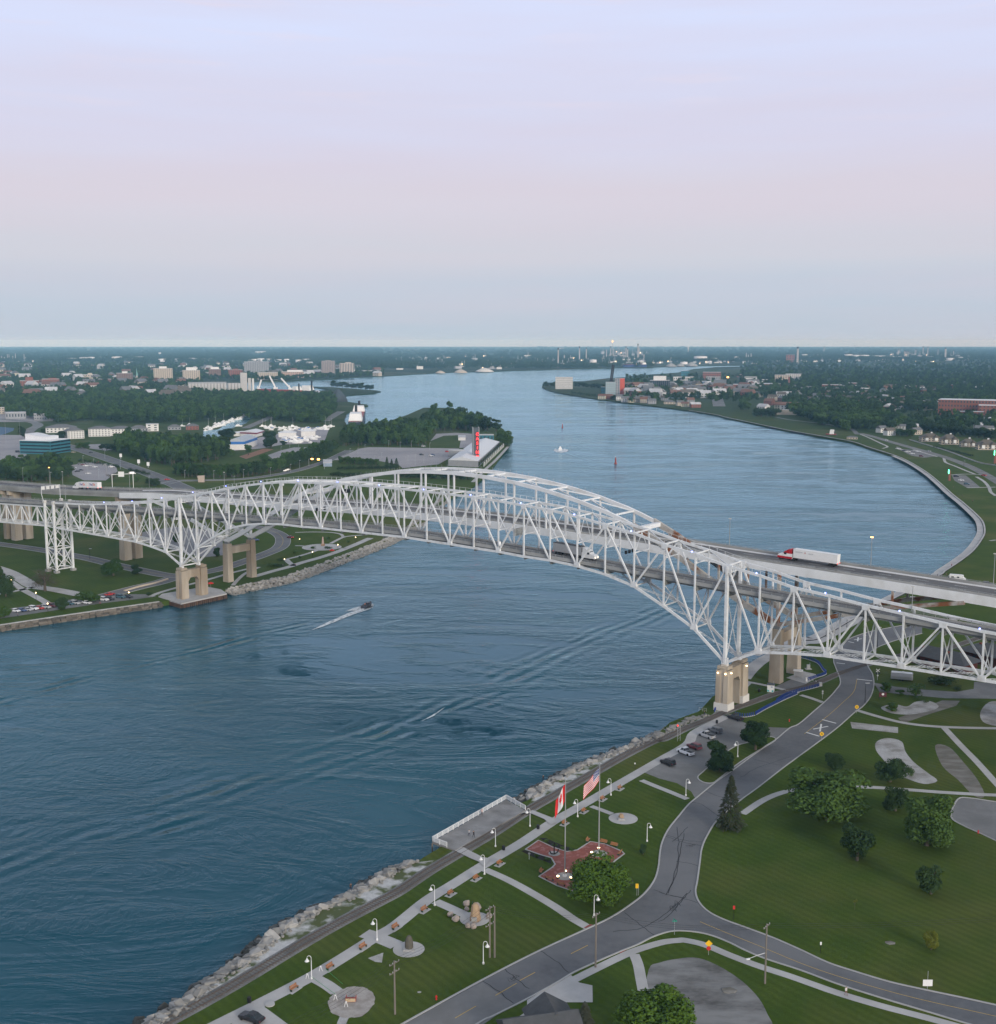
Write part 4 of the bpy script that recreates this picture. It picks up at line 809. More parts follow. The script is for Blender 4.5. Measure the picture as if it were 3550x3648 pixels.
# promenade and paths
def path(name, pts, wd, m=walk, dz=.02, label=None): return structure(strip(smooth_path(pts, 5), wd, GZ + dz).build(name, m), label)
prom = smooth_path(ex((420, 1720), (660, 1600), (900, 1480), (1200, 1325), (1430, 1192), (1700, 1022), (1830, 945)) + fx((300, 1050), (450, 958), (640, 838), (760, 768), (880, 697), (1000, 617), (1100, 552), (1250, 468), (1400, 380), (1600, 265), (1750, 178), (1904, 88)) + hx((200, 492), (330, 425), (380, 400)), 5)
structure(strip(prom, 2.9, GZ + .020).build('promenade', walk), 'long concrete promenade beside the railway')
for i in range(6, len(prom) - 6, 2):
    if i % 4: continue
path('footpath', fx((655, 862), (800, 928), (950, 1010), (1100, 1100), (1200, 1168), (1300, 1225)), 2.1, dz=.024, label='curving concrete path from the promenade to the road')
path('footpath', hx((470, 952), (600, 868), (740, 820), (900, 806), (1150, 800), (1400, 815), (1600, 830), (1904, 846), (2200, 850)), 2.0, label='concrete path crossing the lawn behind the big tree')
path('footpath', hx((1115, 365), (1250, 405), (1400, 440), (1600, 460), (1904, 468), (2200, 470)), 2.0, label='concrete path past the gravel bed to the right')
path('footpath', hx((1605, 458), (1700, 560), (1800, 662), (1904, 778), (2000, 880)), 2.0, dz=.024, label='straight path slanting down the right edge')
path('footpath', fx((1200, 1545), (1350, 1470), (1500, 1398), (1600, 1356), (1750, 1312), (1850, 1300)) + gx((150, 716), (260, 742), (400, 800), (560, 860), (750, 922), (1000, 1010), (1250, 1085), (1500, 1150), (1700, 1205), (2000, 1290)), 1.9, dz=.022, label='pale sidewalk along the lower side of the side road')
path('footpath', fx((1575, 1385), (1600, 1450), (1618, 1540), (1632, 1612)), 2.0, dz=.026, label='short spur of sidewalk to the gravel turnaround')
path('footpath', fx((1620, 312), (1700, 345), (1800, 385), (1904, 428)), 1.8, dz=.024, label='short path from the car park to the road edge')
path('footpath', hx((470, 200), (600, 225), (740, 258), (790, 268)), 1.8, dz=.022, label='narrow path past the white kiosk'); path('footpath', hx((800, 280), (860, 298), (925, 322)), 1.8, dz=.022, label='short path from the railway to the road')
for n_, p_ in (('driveway', fx((915, 1668), (1185, 1512), (1235, 1560), (1318, 1578), (1320, 1682), (1150, 1682), (1128, 1745), (1060, 1780), (905, 1790), (780, 1830), (915, 1735))), ('driveway', ex((600, 1700), (870, 1500), (930, 1495), (1100, 1620), (1180, 1700)))): sheet(n_, p_, walk, .024, 'pale concrete driveway apron at the bottom edge')
for v, pts in (('f', ((1265, 1222), (1302, 1200), (1325, 1205), (1283, 1228))), ('f', ((1478, 1375), (1520, 1352), (1530, 1358), (1492, 1380)))): structure(fill(VS(v, *pts), GZ + .034).build('tactile_paving', mat('tactile_red', (.30, .09, .07), .8, .1, 4)), 'red tactile strip where a path meets the road')
# gravel, dirt and beds
sheet('gravel_bed', smooth_path(gx((-60, 880), (0, 842), (100, 820), (220, 815), (350, 868), (470, 948), (560, 1040), (610, 1130), (630, 1220), (400, 1300), (0, 1300), (-80, 1100)), 4, True), mat('turnaround_gravel', (.12, .118, .114), .95, .3, .8, color2=(.24, .24, .235), mottle=.10, stretch=(1, 2.2, 1)), .012, 'grey gravel turnaround beside the sidewalk')
sheet('gravel_bed', smooth_path(hx((1228, 545), (1290, 523), (1370, 543), (1392, 600), (1440, 660), (1520, 722), (1572, 765), (1500, 783), (1400, 752), (1330, 715), (1262, 640), (1225, 590)), 4, True), gravel, .02, 'pale bean shaped gravel bed on the lawn')
sheet('gravel_bed', smooth_path(hx((1253, 350), (1330, 332), (1400, 345), (1450, 318), (1530, 314), (1580, 344), (1530, 370), (1420, 390), (1310, 382)), 4, True), gravel, .02, 'pale gravel bed near the maroon sign')
sheet('gravel_bed', smooth_path(hx((1815, 380), (1850, 330), (1904, 315), (2050, 330), (2050, 460), (1904, 455), (1830, 430)), 4, True), gravel, .02, 'grey gravel area at the right edge')
sheet('dirt_track', smooth_path(hx((1560, 565), (1640, 575), (1720, 660), (1800, 760), (1840, 850), (1780, 850), (1690, 760), (1600, 680)), 4, True), dirt, .012, 'worn gravel track across the lawn'); sheet('dirt_track', hx((1080, 432), (1350, 462), (1350, 495), (1090, 468)), gravel, .012, 'grey gravel strip left on the lawn'); sheet('dirt_track', hx((1350, 410), (1500, 350), (1600, 310), (1700, 312), (1680, 340), (1520, 390), (1380, 440)), dirt, .014, 'faint dark wheel ruts in the grass')
sheet('driveway', hx((1212, 210), (1245, 262), (1400, 278), (1620, 298), (1840, 300), (2200, 310), (2200, 190), (1904, 214), (1780, 205), (1778, 245), (1680, 262), (1500, 250), (1330, 232), (1240, 215)), asph_l, .014, 'grey driveway curving to the depot under the bridge')
lot2 = smooth_path(hx((1688, 870), (1760, 863), (1904, 884), (2100, 900), (2200, 1240), (2000, 1150), (1904, 1105), (1800, 1056), (1720, 1020), (1650, 968)), 4, True); sheet('car_park', lot2, asph_l, .012, 'empty car park at the right edge'); structure(kerb(lot2 + lot2[:1]).build('kerb', kerbm), 'concrete kerb round the empty car park')
# strip between promenade, rails and rocks
shore_n = smooth_path(SH1[::-1] + VS('f', (420, 730), (760, 520)) + SH2[::-1] + VS('h', (150, 404), (225, 380), (290, 330)), 4); shore_n = offset_path(shore_n, -4.0)
track = smooth_path(ex((50, 1725), (250, 1615), (500, 1480), (700, 1368), (900, 1250), (1100, 1128), (1300, 1010), (1500, 900), (1700, 795), (1850, 715)) + fx((300, 878), (500, 758), (700, 640), (900, 510), (1100, 395), (1300, 282), (1500, 168), (1700, 68)) + hx((20, 530), (150, 468), (300, 408), (400, 364), (540, 315), (650, 275), (800, 238), (900, 208), (1000, 165), (1100, 130), (1200, 100), (1350, 60), (1500, 20)) + VS('8', (930, 1260), (1150, 1190), (1450, 1090), (1800, 980)), 4)
tl_ = [min(track, key=lambda q: (q.x - p.x) ** 2 + (q.y - p.y) ** 2) for p in shore_n]
structure(ribbon(shore_n, tl_, GZ + .006).build('gravel_bank', sand), 'weedy white gravel between the rocks and the rails')
structure(strip(track, 3.6, GZ + .014).build('ballast', ballast), 'dark ballast bed of the riverside railway')
rw = tag(empty('railway_track', track[0], 0), 'single railway track running along the shore', 'railway'); rw.location = (0, 0, 0)
railm = mat('rail_steel', (.14, .11, .09), .5, .1, 1, metal=.3)
for d in (-.75, .75):
    q = offset_path(track, d); m = MB()
    for a, b in zip(q, q[1:]): m.bar((a.x, a.y, GZ + .16), (b.x, b.y, GZ + .16), .09, .16)
    m.build('rail', railm, rw)
m = MB(); acc = 0
for a, b in zip(track, track[1:]):
    L_ = (b - a).length; d = (b - a).normalized(); nn = Vector((-d.y, d.x, 0))
    while acc < L_: p = a + d * acc; m.bar((p.x - nn.x * 1.25, p.y - nn.y * 1.25, GZ + .05), (p.x + nn.x * 1.25, p.y + nn.y * 1.25, GZ + .05), .24, .14); acc += .75
    acc -= L_
o = m.build('sleepers', mat('sleeper_wood', (.16, .145, .13), .9, .2, 2), rw); o['kind'] = 'stuff'
# ---- riprap: the largest stones singly, the small ones as one mass
stone_m = [mat('limestone_%d' % i, c, .9, .18, 1.2, bump=.25, bscale=2, color2=(.15, .145, .13), mottle=.5, c2lo=.5, c2hi=.8) for i, c in enumerate(((.34, .325, .30), (.27, .26, .24), (.40, .385, .36)))]
stone_wet = mat('wet_stone', (.055, .055, .048), .5, .2, 1.2, color2=(.035, .045, .03))
rock_me = []
for i in range(8):
    bm = bmesh.new(); bmesh.ops.create_cube(bm, size=1); rn = random.Random(i)
    bmesh.ops.bevel(bm, geom=bm.edges[:], offset=.13, segments=1, affect='EDGES')
    for v in bm.verts: v.co += Vector((rn.uniform(-.09, .09), rn.uniform(-.09, .09), rn.uniform(-.09, .09)))
    for mt in stone_m[:1]: me = bpy.data.meshes.new('stone'); bm.to_mesh(me); rock_me.append(me)
    bm.free()
rn = random.Random(3)
def in_river(p): return True
rip = tag(empty('riprap', (0, 0, 0)), 'bank of pale limestone blocks along the near shore', 'rock bank')
small = MB(); cnt = 0; acc = 0
shore_r = smooth_path(SH1[::-1], 5), smooth_path(SH2[::-1] + VS('h', (60, 435), (150, 398), (215, 375)), 5)
for path_ in shore_r:
    for a, b in zip(path_, path_[1:]):
        d = (b - a); L_ = d.length; d.normalize(); nn = Vector((-d.y, d.x, 0))
        if nn.x > 0 or nn.y < 0: nn = -nn if nn.y < 0 else nn          # towards the river
        k = 0
        while k < L_:
            for row in range(5):
                off = .5 - row * 1.25 + rn.uniform(-.5, .5); p = a + d * (k + rn.uniform(-.5, .5)) + nn * off
                s = rn.uniform(1.0, 2.1) if row < 4 else rn.uniform(.4, .8); z = {0: -.2, 1: .4, 2: 1.1, 3: 1.75, 4: 2.1}[row] + rn.uniform(-.2, .25)
                if rn.random() < .12: continue
                if s > 1.45 and cnt < 295:
                    me = pmesh(rock_me[rn.randrange(8)], stone_wet if row == 0 or (row == 1 and rn.random() < .4) else stone_m[rn.randrange(3)]); o = child('stone', me, rip, (p.x, p.y, z)); o.rotation_euler = (rn.uniform(-.5, .5), rn.uniform(-.5, .5), rn.uniform(0, 3)); o.scale = (s * rn.uniform(.9, 1.5), s, s * rn.uniform(.6, .95)); cnt += 1
                else:
                    c_ = rock_me[rn.randrange(8)]; M4 = Matrix.Translation((p.x, p.y, z)) @ Matrix.Rotation(rn.uniform(0, 6), 4, 'Z') @ Matrix.Rotation(rn.uniform(-.5, .5), 4, 'X') @ Matrix.Diagonal((s * rn.uniform(.8, 1.3), s, s * .7, 1)); small.add([M4 @ v.co for v in c_.vertices], [tuple(q.vertices) for q in c_.polygons])
            k += 1.25
o = small.build('small_stones', stone_m[1], rip); o['kind'] = 'stuff'
sub = MB()     # drowned blocks under the surface near the edge
# ---- viewing deck over the water
plank = mat('weathered_planks', (.30, .295, .29), .9, .15, 1.0, color2=(.20, .195, .19), mottle=.25)
A, B, C_, D_ = fx((330, 700), (787, 438), (905, 505), (470, 752))
vd = tag(empty('viewing_deck', A), 'weathered plank viewing deck with white railing over the water', 'deck')
vd.location = (0, 0, 0)
z = GZ + .35
m = MB(); m.prism([P2(A), P2(B), P2(C_), P2(D_)], z - .5, z - .07); m.build('deck_frame', mat('deck_timber', (.22, .21, .20), .9, .1, 1), vd)
nb = 96; mp_ = []
for i in range(nb):
    f0, f1 = i / nb, (i + .93) / nb; p0, p1, q0, q1 = A.lerp(B, f0), A.lerp(B, f1), D_.lerp(C_, f0), D_.lerp(C_, f1)
    MB().prism([P2(p0), P2(p1), P2(q1), P2(q0)], z - .069, z + rn.uniform(-.012, .012)).build('plank', plank, vd)
for P, Q in ((A, B), (B, C_), (A, D_.lerp(A, .35))):
    L_ = (Q - P).length; k = int(L_ / 2.0)
    for i in range(k + 1): p = P.lerp(Q, i / k); MB().box((p.x, p.y, z + .6), (.13, .13, 1.25)).build('railing_post', white_p, vd)
    for dz in (.25, .5, .75, 1.0, 1.2): m = MB(); m.bar((P.x, P.y, z + dz), (Q.x, Q.y, z + dz), .07 if dz < 1.2 else .16, .12 if dz < 1.2 else .06); m.build('railing_bar', white_p, vd)
for i in range(12):
    p = A.lerp(B, i / 11); MB().tube([(p.x, p.y, -1.5), (p.x, p.y, z - .4)], .18, 6).build('pile', polewood, vd)
for pts in (fx((905, 505), (870, 525), (950, 500), (1000, 520), (1065, 545), (1100, 575), (1060, 590), (1020, 555), (950, 525)), fx((450, 742), (500, 765), (560, 795), (620, 820), (650, 850), (690, 800), (640, 790), (570, 755), (520, 728))): structure(fill(pts, GZ + .2).build('ramp', walk), 'concrete crossing linking the promenade and viewing deck')
# ---- plaza
brickm = mat('brick_paving', (.26, .085, .065), .85, .16, 1.3, color2=(.34, .15, .13), mottle=.8, c2lo=.55, c2hi=.62)
plaza = fx((905, 738), (985, 682), (1075, 725), (1160, 752), (1225, 742), (1305, 690), (1395, 705), (1500, 750), (1515, 765), (1430, 830), (1300, 920), (1195, 995), (1100, 962), (988, 905), (1070, 850), (1088, 830), (1065, 790), (1000, 772))
pz = sheet('plaza', plaza, brickm, .02, 'red brick plaza between the two flagpoles'); structure(kerb(plaza + plaza[:1], .35, .06).build('kerb', kerbm), 'concrete edging of the red brick plaza')
mulch = mat('dark_mulch', (.022, .018, .014), .95, .2, 3)
for pts in (((990, 668), (1030, 668), (1130, 712), (1215, 738), (1160, 750), (1075, 722)), ((900, 742), (1000, 775), (1060, 795), (1068, 830), (1020, 810), (950, 785), (880, 750))): sheet('planting_bed', fx(*pts), mulch, .03, 'dark mulched planting bed beside the plaza')
for i, (x, y) in enumerate(((1032, 683), (1085, 708), (1133, 728), (975, 775), (1035, 798), (1190, 738))): vtree('f', (x, y + 10), (x, y - 12), 38, 'bush', i % 3, ['small round shrub in the plaza bed nearest the promenade', 'small round shrub, second along the plaza bed by the anchor', 'small round shrub, third along the plaza bed by the anchor', 'low round shrub beside the white plaza post', 'low round shrub at the corner of the lower plaza bed', 'low shrub ending the upper plaza bed'][i], LEAF_B, 'shrub', cat='shrub')
def disc(name, c, r, m, dz, label): structure(MB().lathe((c.x, c.y, GZ + .01), [(r, 0), (r, dz)], 28).build(name, m), label)
disc('paving_circle', V('f', 1508, 548), 3.5, walk, .03, 'round concrete pad with a small rock monument'); disc('paving_circle', V('f', 185, 1355), 3.0, walk, .03, 'round concrete pad with a dark upright stone'); disc('paving_circle', V('f', 592, 1168), 3.0, walk, .03, 'round concrete pad with the tall boulder monument')
disc('paving_circle', V('f', 1148, 905), 1.9, conc_g, .05, 'round pad at the foot of the red and white flag'); disc('paving_circle', V('f', 1357, 765), 1.9, conc_g, .05, 'round pad at the foot of the striped flag'); disc('paving_circle', V('f', 1082, 765), 1.3, conc_g, .05, 'round pad under the anchor')
path('footpath', fx((1310, 472), (1360, 490), (1440, 520)), 1.6, dz=.026, label='short path to the round pad'); path('footpath', fx((-90, 1255), (0, 1285), (110, 1330)), 3.4, dz=.026, label='wide path to the dark stone pad'); path('footpath', fx((350, 1060), (430, 1095), (540, 1145)), 2.4, dz=.026, label='path to the boulder pad')
gp = smooth_path(ex((1375, 1450), (1420, 1400), (1500, 1370), (1600, 1365), (1660, 1395), (1690, 1450), (1660, 1510), (1600, 1560), (1500, 1575), (1420, 1555), (1375, 1510)), 4, True)
for i, p in enumerate(gp): p += Vector((rn.uniform(-.15, .15), rn.uniform(-.15, .15), 0))
sheet('gravel_bed', gp, mat('crushed_stone', (.40, .37, .34), .95, .15, 2.5, color2=(.30, .27, .24), mottle=.6, bump=.2), .03, 'round crushed stone pad with a tipped red frame'); path('footpath', ex((1270, 1300), (1360, 1350), (1430, 1400)), 2.6, dz=.024, label='path to the crushed stone pad'); path('footpath', ex((1480, 1570), (1460, 1620), (1450, 1690)), 1.6, gravel, .024, 'gravel spur below the crushed stone pad')
sheet('gravel_bed', ex((1640, 1170), (1745, 1132), (1735, 1200), (1690, 1195)), gravel, .02, 'white triangular gravel patch on the lawn')
# monuments
def boulder(v, x, y, r, sq, seed, label, m=None, name='boulder', dz=0): p = V(v, x, y); return tag(MB().blob((0, 0, r * sq[2] * .72), r, seed, .35, 2, sq).build(name, m or stone_m[0], None, False), label, 'boulder' if name == 'boulder' else 'monument')
def put(o, p, dz=0.0): o.location = (p.x, p.y, GZ + dz); return o
tanrock = mat('tan_rock', (.42, .30, .19), .9, .2, 1.2, color2=(.30, .20, .13), bump=.3)
o = tag(MB().lathe((0, 0, 0), [(1.05, 0), (1.15, .4), (.95, 1.4), (.85, 2.4), (.7, 3.1), (.35, 3.5)], 9).build('stone_monument', tanrock), 'tall tan boulder monument ringed by smaller rocks', 'monument'); put(o, V('f', 595, 1175), .05); MB().box((-.2, -1.2, .7), (1.1, .3, .8)).build('plaque', conc_g, o); MB().tube([(-.5, 0, 3.3), (-.5, 0, 4.0)], .08, 6).build('statuette', dgreen, o)
for i, (x, y, r, lb) in enumerate(((543, 1085, .62, 'lit round boulder above the tall tan monument'), (605, 1110, .75, 'angular boulder right behind the tall tan monument'), (543, 1115, .4, 'small rock under the lit boulder'), (440, 1150, .5, 'pale round boulder lying left of the monument pad'), (475, 1180, .6, 'pale boulder on the grass nearest the monument path'), (552, 1220, .5, 'left boulder of the pair below the monument pad'), (583, 1226, .55, 'right boulder of the pair below the monument pad'), (680, 1160, .55, 'boulder behind the utility pole at the monument pad'))): put(boulder('f', x, y, r * 1.25, (1, .9, .9), i, lb, mat('pink_rock', (.38, .32, .28), .9, .2, 1.5)), V('f', x, y))
o = put(tag(MB().lathe((0, 0, 0), [(.75, 0), (.8, .6), (.75, 1.5), (.55, 2.3), (.2, 2.65)], 8).build('standing_stone', mat('dark_rock', (.11, .10, .08), .9, .2, 1.5)), 'dark upright stone on a round concrete pad', 'monument'), V('f', 187, 1352), .05); MB().box((0, 0, .1), (2.1, 2.1, .2)).build('plinth', walk, o)
o = put(boulder('f', 0, 0, .6, (1.1, .8, 1.3), 21, 'small brown rock on the round pad near the car park', tanrock), V('f', 1497, 550), .05); MB().box((0, -.5, .15), (1.6, 1.2, .3)).build('plinth', walk, o)
an = tag(empty('ship_anchor', V('f', 1082, 770), .4), 'black ship anchor standing on the brick plaza', 'anchor'); MB().tube([(0, 0, .1), (0, 0, 3.0)], .12, 6).build('shank', black_m, an); MB().bar((-.9, 0, 2.5), (.9, 0, 2.5), .12, .12).build('stock', black_m, an); MB().tube([(-1.1, 0, 1.1), (-.8, 0, .4), (0, 0, .12), (.8, 0, .4), (1.1, 0, 1.1)], .13, 6).build('arms', black_m, an)
# ---- flagpoles
def flagpole(base, top, label, draw):
    b, h = height_of(vpx('f', *base), vpx('f', *top)); e = tag(empty('flagpole', (b.x, b.y, GZ)), label, 'flagpole')
    MB().tube([(0, 0, 0), (0, 0, h)], [.17, .07], 8).build('pole', galv, e); MB().lathe((0, 0, h), [(.02, 0), (.18, .1), (.2, .22), (.1, .36)], 8).build('finial', galv, e, True); MB().lathe((0, 0, 0), [(.5, 0), (.45, .35), (.2, .5)], 10).build('pole_base', white_p, e); draw(e, h); return e, b
red_f = mat('flag_red', (.62, .03, .03), .8, .06, 1.5); white_f = mat('flag_white', (.74, .74, .75), .8, .05, 1.5); blue_f = mat('flag_blue', (.03, .05, .20), .8, .06, 1.5)
def flag_surface(u, v, Lf, Hf):          # cloth hanging almost limp: u along the fly, v down the hoist
    drop = u * Lf * .85; x = -(u * Lf * FXK) - .10 * math.sin(u * 6 + v * 2.2); y = .42 * math.sin(u * 8.5 + v * 1.6) * u ** .5 + .2 * math.sin(v * 5)
    return Vector((x - v * Hf * .02, y * .55, -v * Hf - drop))
def cloth(name, m, parent, Lf, Hf, u0, u1, v0, v1, z0, nu=12, nv=8, off=0.0, inside=None):
    mb = MB(); grid = {}
    for i in range(nu):
        for j in range(nv):
            ua, ub, va, vb = u0 + (u1 - u0) * i / nu, u0 + (u1 - u0) * (i + 1) / nu, v0 + (v1 - v0) * j / nv, v0 + (v1 - v0) * (j + 1) / nv
            if inside and not inside((ua + ub) / 2, (va + vb) / 2): continue
            q = [flag_surface(a, b, Lf, Hf) for a, b in ((ua, va), (ub, va), (ub, vb), (ua, vb))]; n_ = (q[1] - q[0]).cross(q[3] - q[0]).normalized()
            for sgn in ((1, -1) if off else (0,)):
                mb.add([p + n_ * off * sgn + Vector((0, 0, z0)) for p in q], [(0, 1, 2, 3)])
    return mb.build(name, m, parent, True)
MAPLE = [(0, 1), (.10, .72), (.28, .80), (.22, .42), (.42, .60), (.48, .48), (.70, .52), (.62, .28), (.74, .18), (.40, -.10), (.46, -.26), (.05, -.20), (.06, -.55), (-.06, -.55), (-.05, -.20), (-.46, -.26), (-.40, -.10), (-.74, .18), (-.62, .28), (-.70, .52), (-.48, .48), (-.42, .60), (-.22, .42), (-.28, .80), (-.10, .72)]
def in_poly(x, y, P):
    c = False; n_ = len(P)
    for i in range(n_):
        x0, y0 = P[i]; x1, y1 = P[(i + 1) % n_]
        if (y0 > y) != (y1 > y) and x < (x1 - x0) * (y - y0) / (y1 - y0) + x0: c = not c
    return c
FXK = .45
def canada(e, h):
    Lf, Hf = 4.6, 3.9; z0 = h - .7
    f = empty('flag', (0, 0, 0)); f.parent = e
    cloth('red_band', red_f, f, Lf, Hf, 0, .25, 0, 1, z0, 6, 8); cloth('white_field', white_f, f, Lf, Hf, .25, .75, 0, 1, z0, 12, 8); cloth('red_band', red_f, f, Lf, Hf, .75, 1, 0, 1, z0, 6, 8)
    cloth('maple_leaf', red_f, f, Lf, Hf, .26, .74, .03, .97, z0, 46, 46, .02, lambda u, v: in_poly((u - .5) / .235, (.46 - v) / .46, MAPLE))
def usa(e, h):
    global FXK
    FXK = .68; Lf, Hf = 5.1, 3.2; z0 = h - .7
    f = empty('flag', (0, 0, 0)); f.parent = e
    for i in range(13): cloth('stripe', red_f if i % 2 == 0 else white_f, f, Lf, Hf, .4 if i < 7 else 0, 1, i / 13, (i + 1) / 13, z0, 12, 1)
    c_ = cloth('canton', blue_f, f, Lf, Hf, 0, .4, 0, 7 / 13, z0, 6, 6)
    for r_ in range(9):
        for k in range(6 if r_ % 2 == 0 else 5):
            u_ = .4 * ((k + (.5 if r_ % 2 == 0 else 1)) / 6); v_ = 7 / 13 * (r_ + .7) / 9.4
            cloth('star', white_f, c_, Lf, Hf, u_ - .013, u_ + .013, v_ - .018, v_ + .018, z0, 1, 1, .02)
fp1, b1 = flagpole((1148, 905), (1160, 312), 'tall flagpole with red and white maple leaf flag', canada)
fp2, b2 = flagpole((1357, 765), (1380, 212), 'tall flagpole with striped red, white and blue starred flag', usa)
def spot(loc, lb, energy=0):
    e = tag(empty('ground_spotlight', loc), lb, 'spotlight'); MB().box((0, 0, .25), (.5, .35, .4)).build('housing', black_m, e); MB().lathe((0, 0, .45), [(.22, 0), (.3, .12), (.2, .22)], 8).build('lens', warmlamp, e, True); return e
for x, y, lb in ((1105, 918, 'lit spotlight left of the maple leaf flagpole foot'), (1187, 925, 'lit spotlight right of the maple leaf flagpole foot'), (1152, 885, 'lit spotlight behind the maple leaf flagpole foot'), (1313, 770, 'lit spotlight left of the striped flagpole foot'), (1357, 742, 'lit spotlight behind the striped flagpole foot'), (552, 1083, 'lit spotlight in front of the round boulder')): spot(V('f', x, y), lb)
# ---- white swan neck lamps
LM = {}
def lamp(v, base, top, label, group='white promenade lamps', right=-1):
    b, h = height_of(vpx(v, *base), vpx(v, *top)); h = 4.3
    if not LM:
        LM['post'] = MB().lathe((0, 0, 0), [(.22, 0), (.2, .35), (.08, .5), (.06, 3.6)], 8).mesh('post', True); pts = [(0, 0, 3.5)] + [(-.38 + .38 * math.cos(t), 0, 4.0 + .45 * math.sin(t)) for t in [i * 3.14159 / 8 for i in range(9)]]; LM['arm'] = MB().tube(pts, .05, 6).mesh('arm', True)
        LM['shade'] = MB().lathe((-.76, 0, 0), [(.1, 4.0), (.14, 3.8), (.42, 3.45), (.44, 3.4), (.1, 3.42)], 12).mesh('lamp_shade', True)
    e = empty('street_lamp', b, math.pi if right > 0 else 0, label, 'street lamp', group)
    for k, nm in (('post', 'post'), ('arm', 'arm'), ('shade', 'lamp_shade')): child(nm, pmesh(LM[k], white_p), e)
for v, b_, t_, lb, rt in (('f', (652, 893), (645, 800), 'white swan neck lamp where the curving path leaves the promenade', -1), ('f', (345, 1085), (335, 985), 'white swan neck lamp by the path to the boulder monument', -1), ('f', (720, 722), (712, 630), 'white swan neck lamp on the grass between rails and promenade, below the deck', -1), ('f', (933, 597), (925, 505), 'white swan neck lamp at the upper end of the viewing deck', -1), ('f', (1227, 538), (1220, 440), 'white swan neck lamp by the small square pad near the flags', -1), ('f', (1432, 405), (1425, 325), 'white swan neck lamp just right of the striped flag', -1), ('f', (1655, 690), (1668, 590), 'white swan neck lamp on the lawn near the road bend', 1), ('f', (1328, 1148), (1335, 1030), 'white swan neck lamp below the spreading plaza tree', 1), ('f', (645, 1445), (655, 1320), 'white swan neck lamp beside the road below the double utility pole', 1), ('e', (1702, 1050), (1690, 935), 'white swan neck lamp by the wide path to the dark stone', -1), ('e', (1258, 1310), (1245, 1195), 'white swan neck lamp by the path to the crushed stone pad', -1), ('h', (443, 630), (440, 545), 'white swan neck lamp on the car park island', -1), ('h', (150, 850), (160, 750), 'white swan neck lamp at the lower car park entrance', 1)): lamp(v, b_, t_, lb, right=rt)
# ---- benches on little pads
def bench(p, rz, label, pad=True):
    e = empty('bench', (p.x, p.y, GZ + .03), rz, label, 'bench', 'orange wood benches')
    if 'bseat' not in LM:
        for i in range(4): LM['bs%d' % i] = 1
        m = MB(); [m.box((0, -.18 + i * .13, .46), (1.8, .1, .05)) for i in range(4)]; LM['bseat'] = m.mesh('seat'); m = MB(); [m.box((0, .28 + i * .03, .6 + i * .14), (1.8, .05, .11)) for i in range(3)]; LM['bback'] = m.mesh('backrest'); m = MB(); m.box((0, 0, .22), (.08, .5, .44)); m.box((0, .3, .6), (.07, .07, .75)); LM['bleg'] = m.mesh('leg')
    child('seat', pmesh(LM['bseat'], wood_o), e); child('backrest', pmesh(LM['bback'], wood_o), e)
    for x in (-.8, .8): child('leg', pmesh(LM['bleg'], dgreen), e, (x, 0, 0))
    if pad: structure(MB().box((p.x, p.y, GZ + .035), (2.7, 1.5, .03), rz).build('bench_pad', walk), 'small concrete pad under a promenade bench')
rzp = math.atan2((prom[60] - prom[30]).y, (prom[60] - prom[30]).x) - math.pi
bl = 'bench on the promenade, '
for i, (v, x, y, lb) in enumerate((('e', 1140, 1385, 'lowest one, nearest the parked black car'), ('e', 1385, 1240, 'just above the path to the crushed stone pad'), ('e', 1608, 1103, 'third from the parked black car'), ('e', 1828, 968, 'beside the wide path to the dark stone'), ('f', 282, 1118, 'just below the lamp by the boulder path'), ('f', 445, 1018, 'just above the boulder path'), ('f', 602, 923, 'below the lamp where the curving path starts'), ('f', 747, 832, 'just above the start of the curving path'), ('f', 1147, 583, 'in front of the maple leaf flag'), ('f', 1267, 508, 'right of the lamp between the two flags'), ('f', 1382, 433, 'behind the striped flag'), ('f', 1489, 367, 'nearest the car park'))): bench(V(v, x, y), rzp + math.pi, 'orange wood ' + bl + lb)
for x, y, r_, lb in ((1005, 882, 1.2, 'left end of the plaza'), (1292, 690, 1.2, 'upper corner of the plaza near the striped flag'), (1385, 703, -.5, 'behind the striped flagpole, first of two'), (1450, 722, -.5, 'behind the striped flagpole, second of two'), (1485, 768, -2.0, 'far right corner of the plaza'), (1055, 928, 2.6, 'lower edge of the plaza left of the spotlight'), (1125, 962, 2.6, 'lower edge of the plaza beside the tree')): bench(V('f', x, y), r_, 'orange wood bench at the ' + lb, False)
# ---- utility poles and wires
poles = {}
def upole(v, base, top, label, arms=1, double=False, arm_dir=.9, lampside=False):
    b, h = height_of(vpx(v, *base), vpx(v, *top)); e = tag(empty('utility_pole', b), label, 'utility pole')
    for dx in ((0, .9) if double else (0,)): MB().tube([(dx, 0, -.2), (dx, 0, h)], [.19, .13], 8).build('pole', polewood, e)
    for k in range(arms):
        z = h - .5 - k * 1.6; MB().bar((-1.2 * math.cos(arm_dir), -1.2 * math.sin(arm_dir), z), (1.2 * math.cos(arm_dir), 1.2 * math.sin(arm_dir), z), .12, .14).build('crossarm', polewood, e)
        for q in (-1.1, -.4, .4, 1.1): MB().lathe((q * math.cos(arm_dir), q * math.sin(arm_dir), z + .08), [(.07, 0), (.08, .12), (.04, .22)], 6).build('insulator', galv, e)
    if lampside: MB().tube([(0, 0, h * .52), (-1.6, -.5, h * .5), (-3.2, -1.0, h * .47)], .06, 6).build('lamp_arm', galv, e); MB().box((-3.4, -1.06, h * .465), (.7, .3, .18), .3).build('lamp_head', white_p, e)
    return b + Vector((0, 0, h - .3))
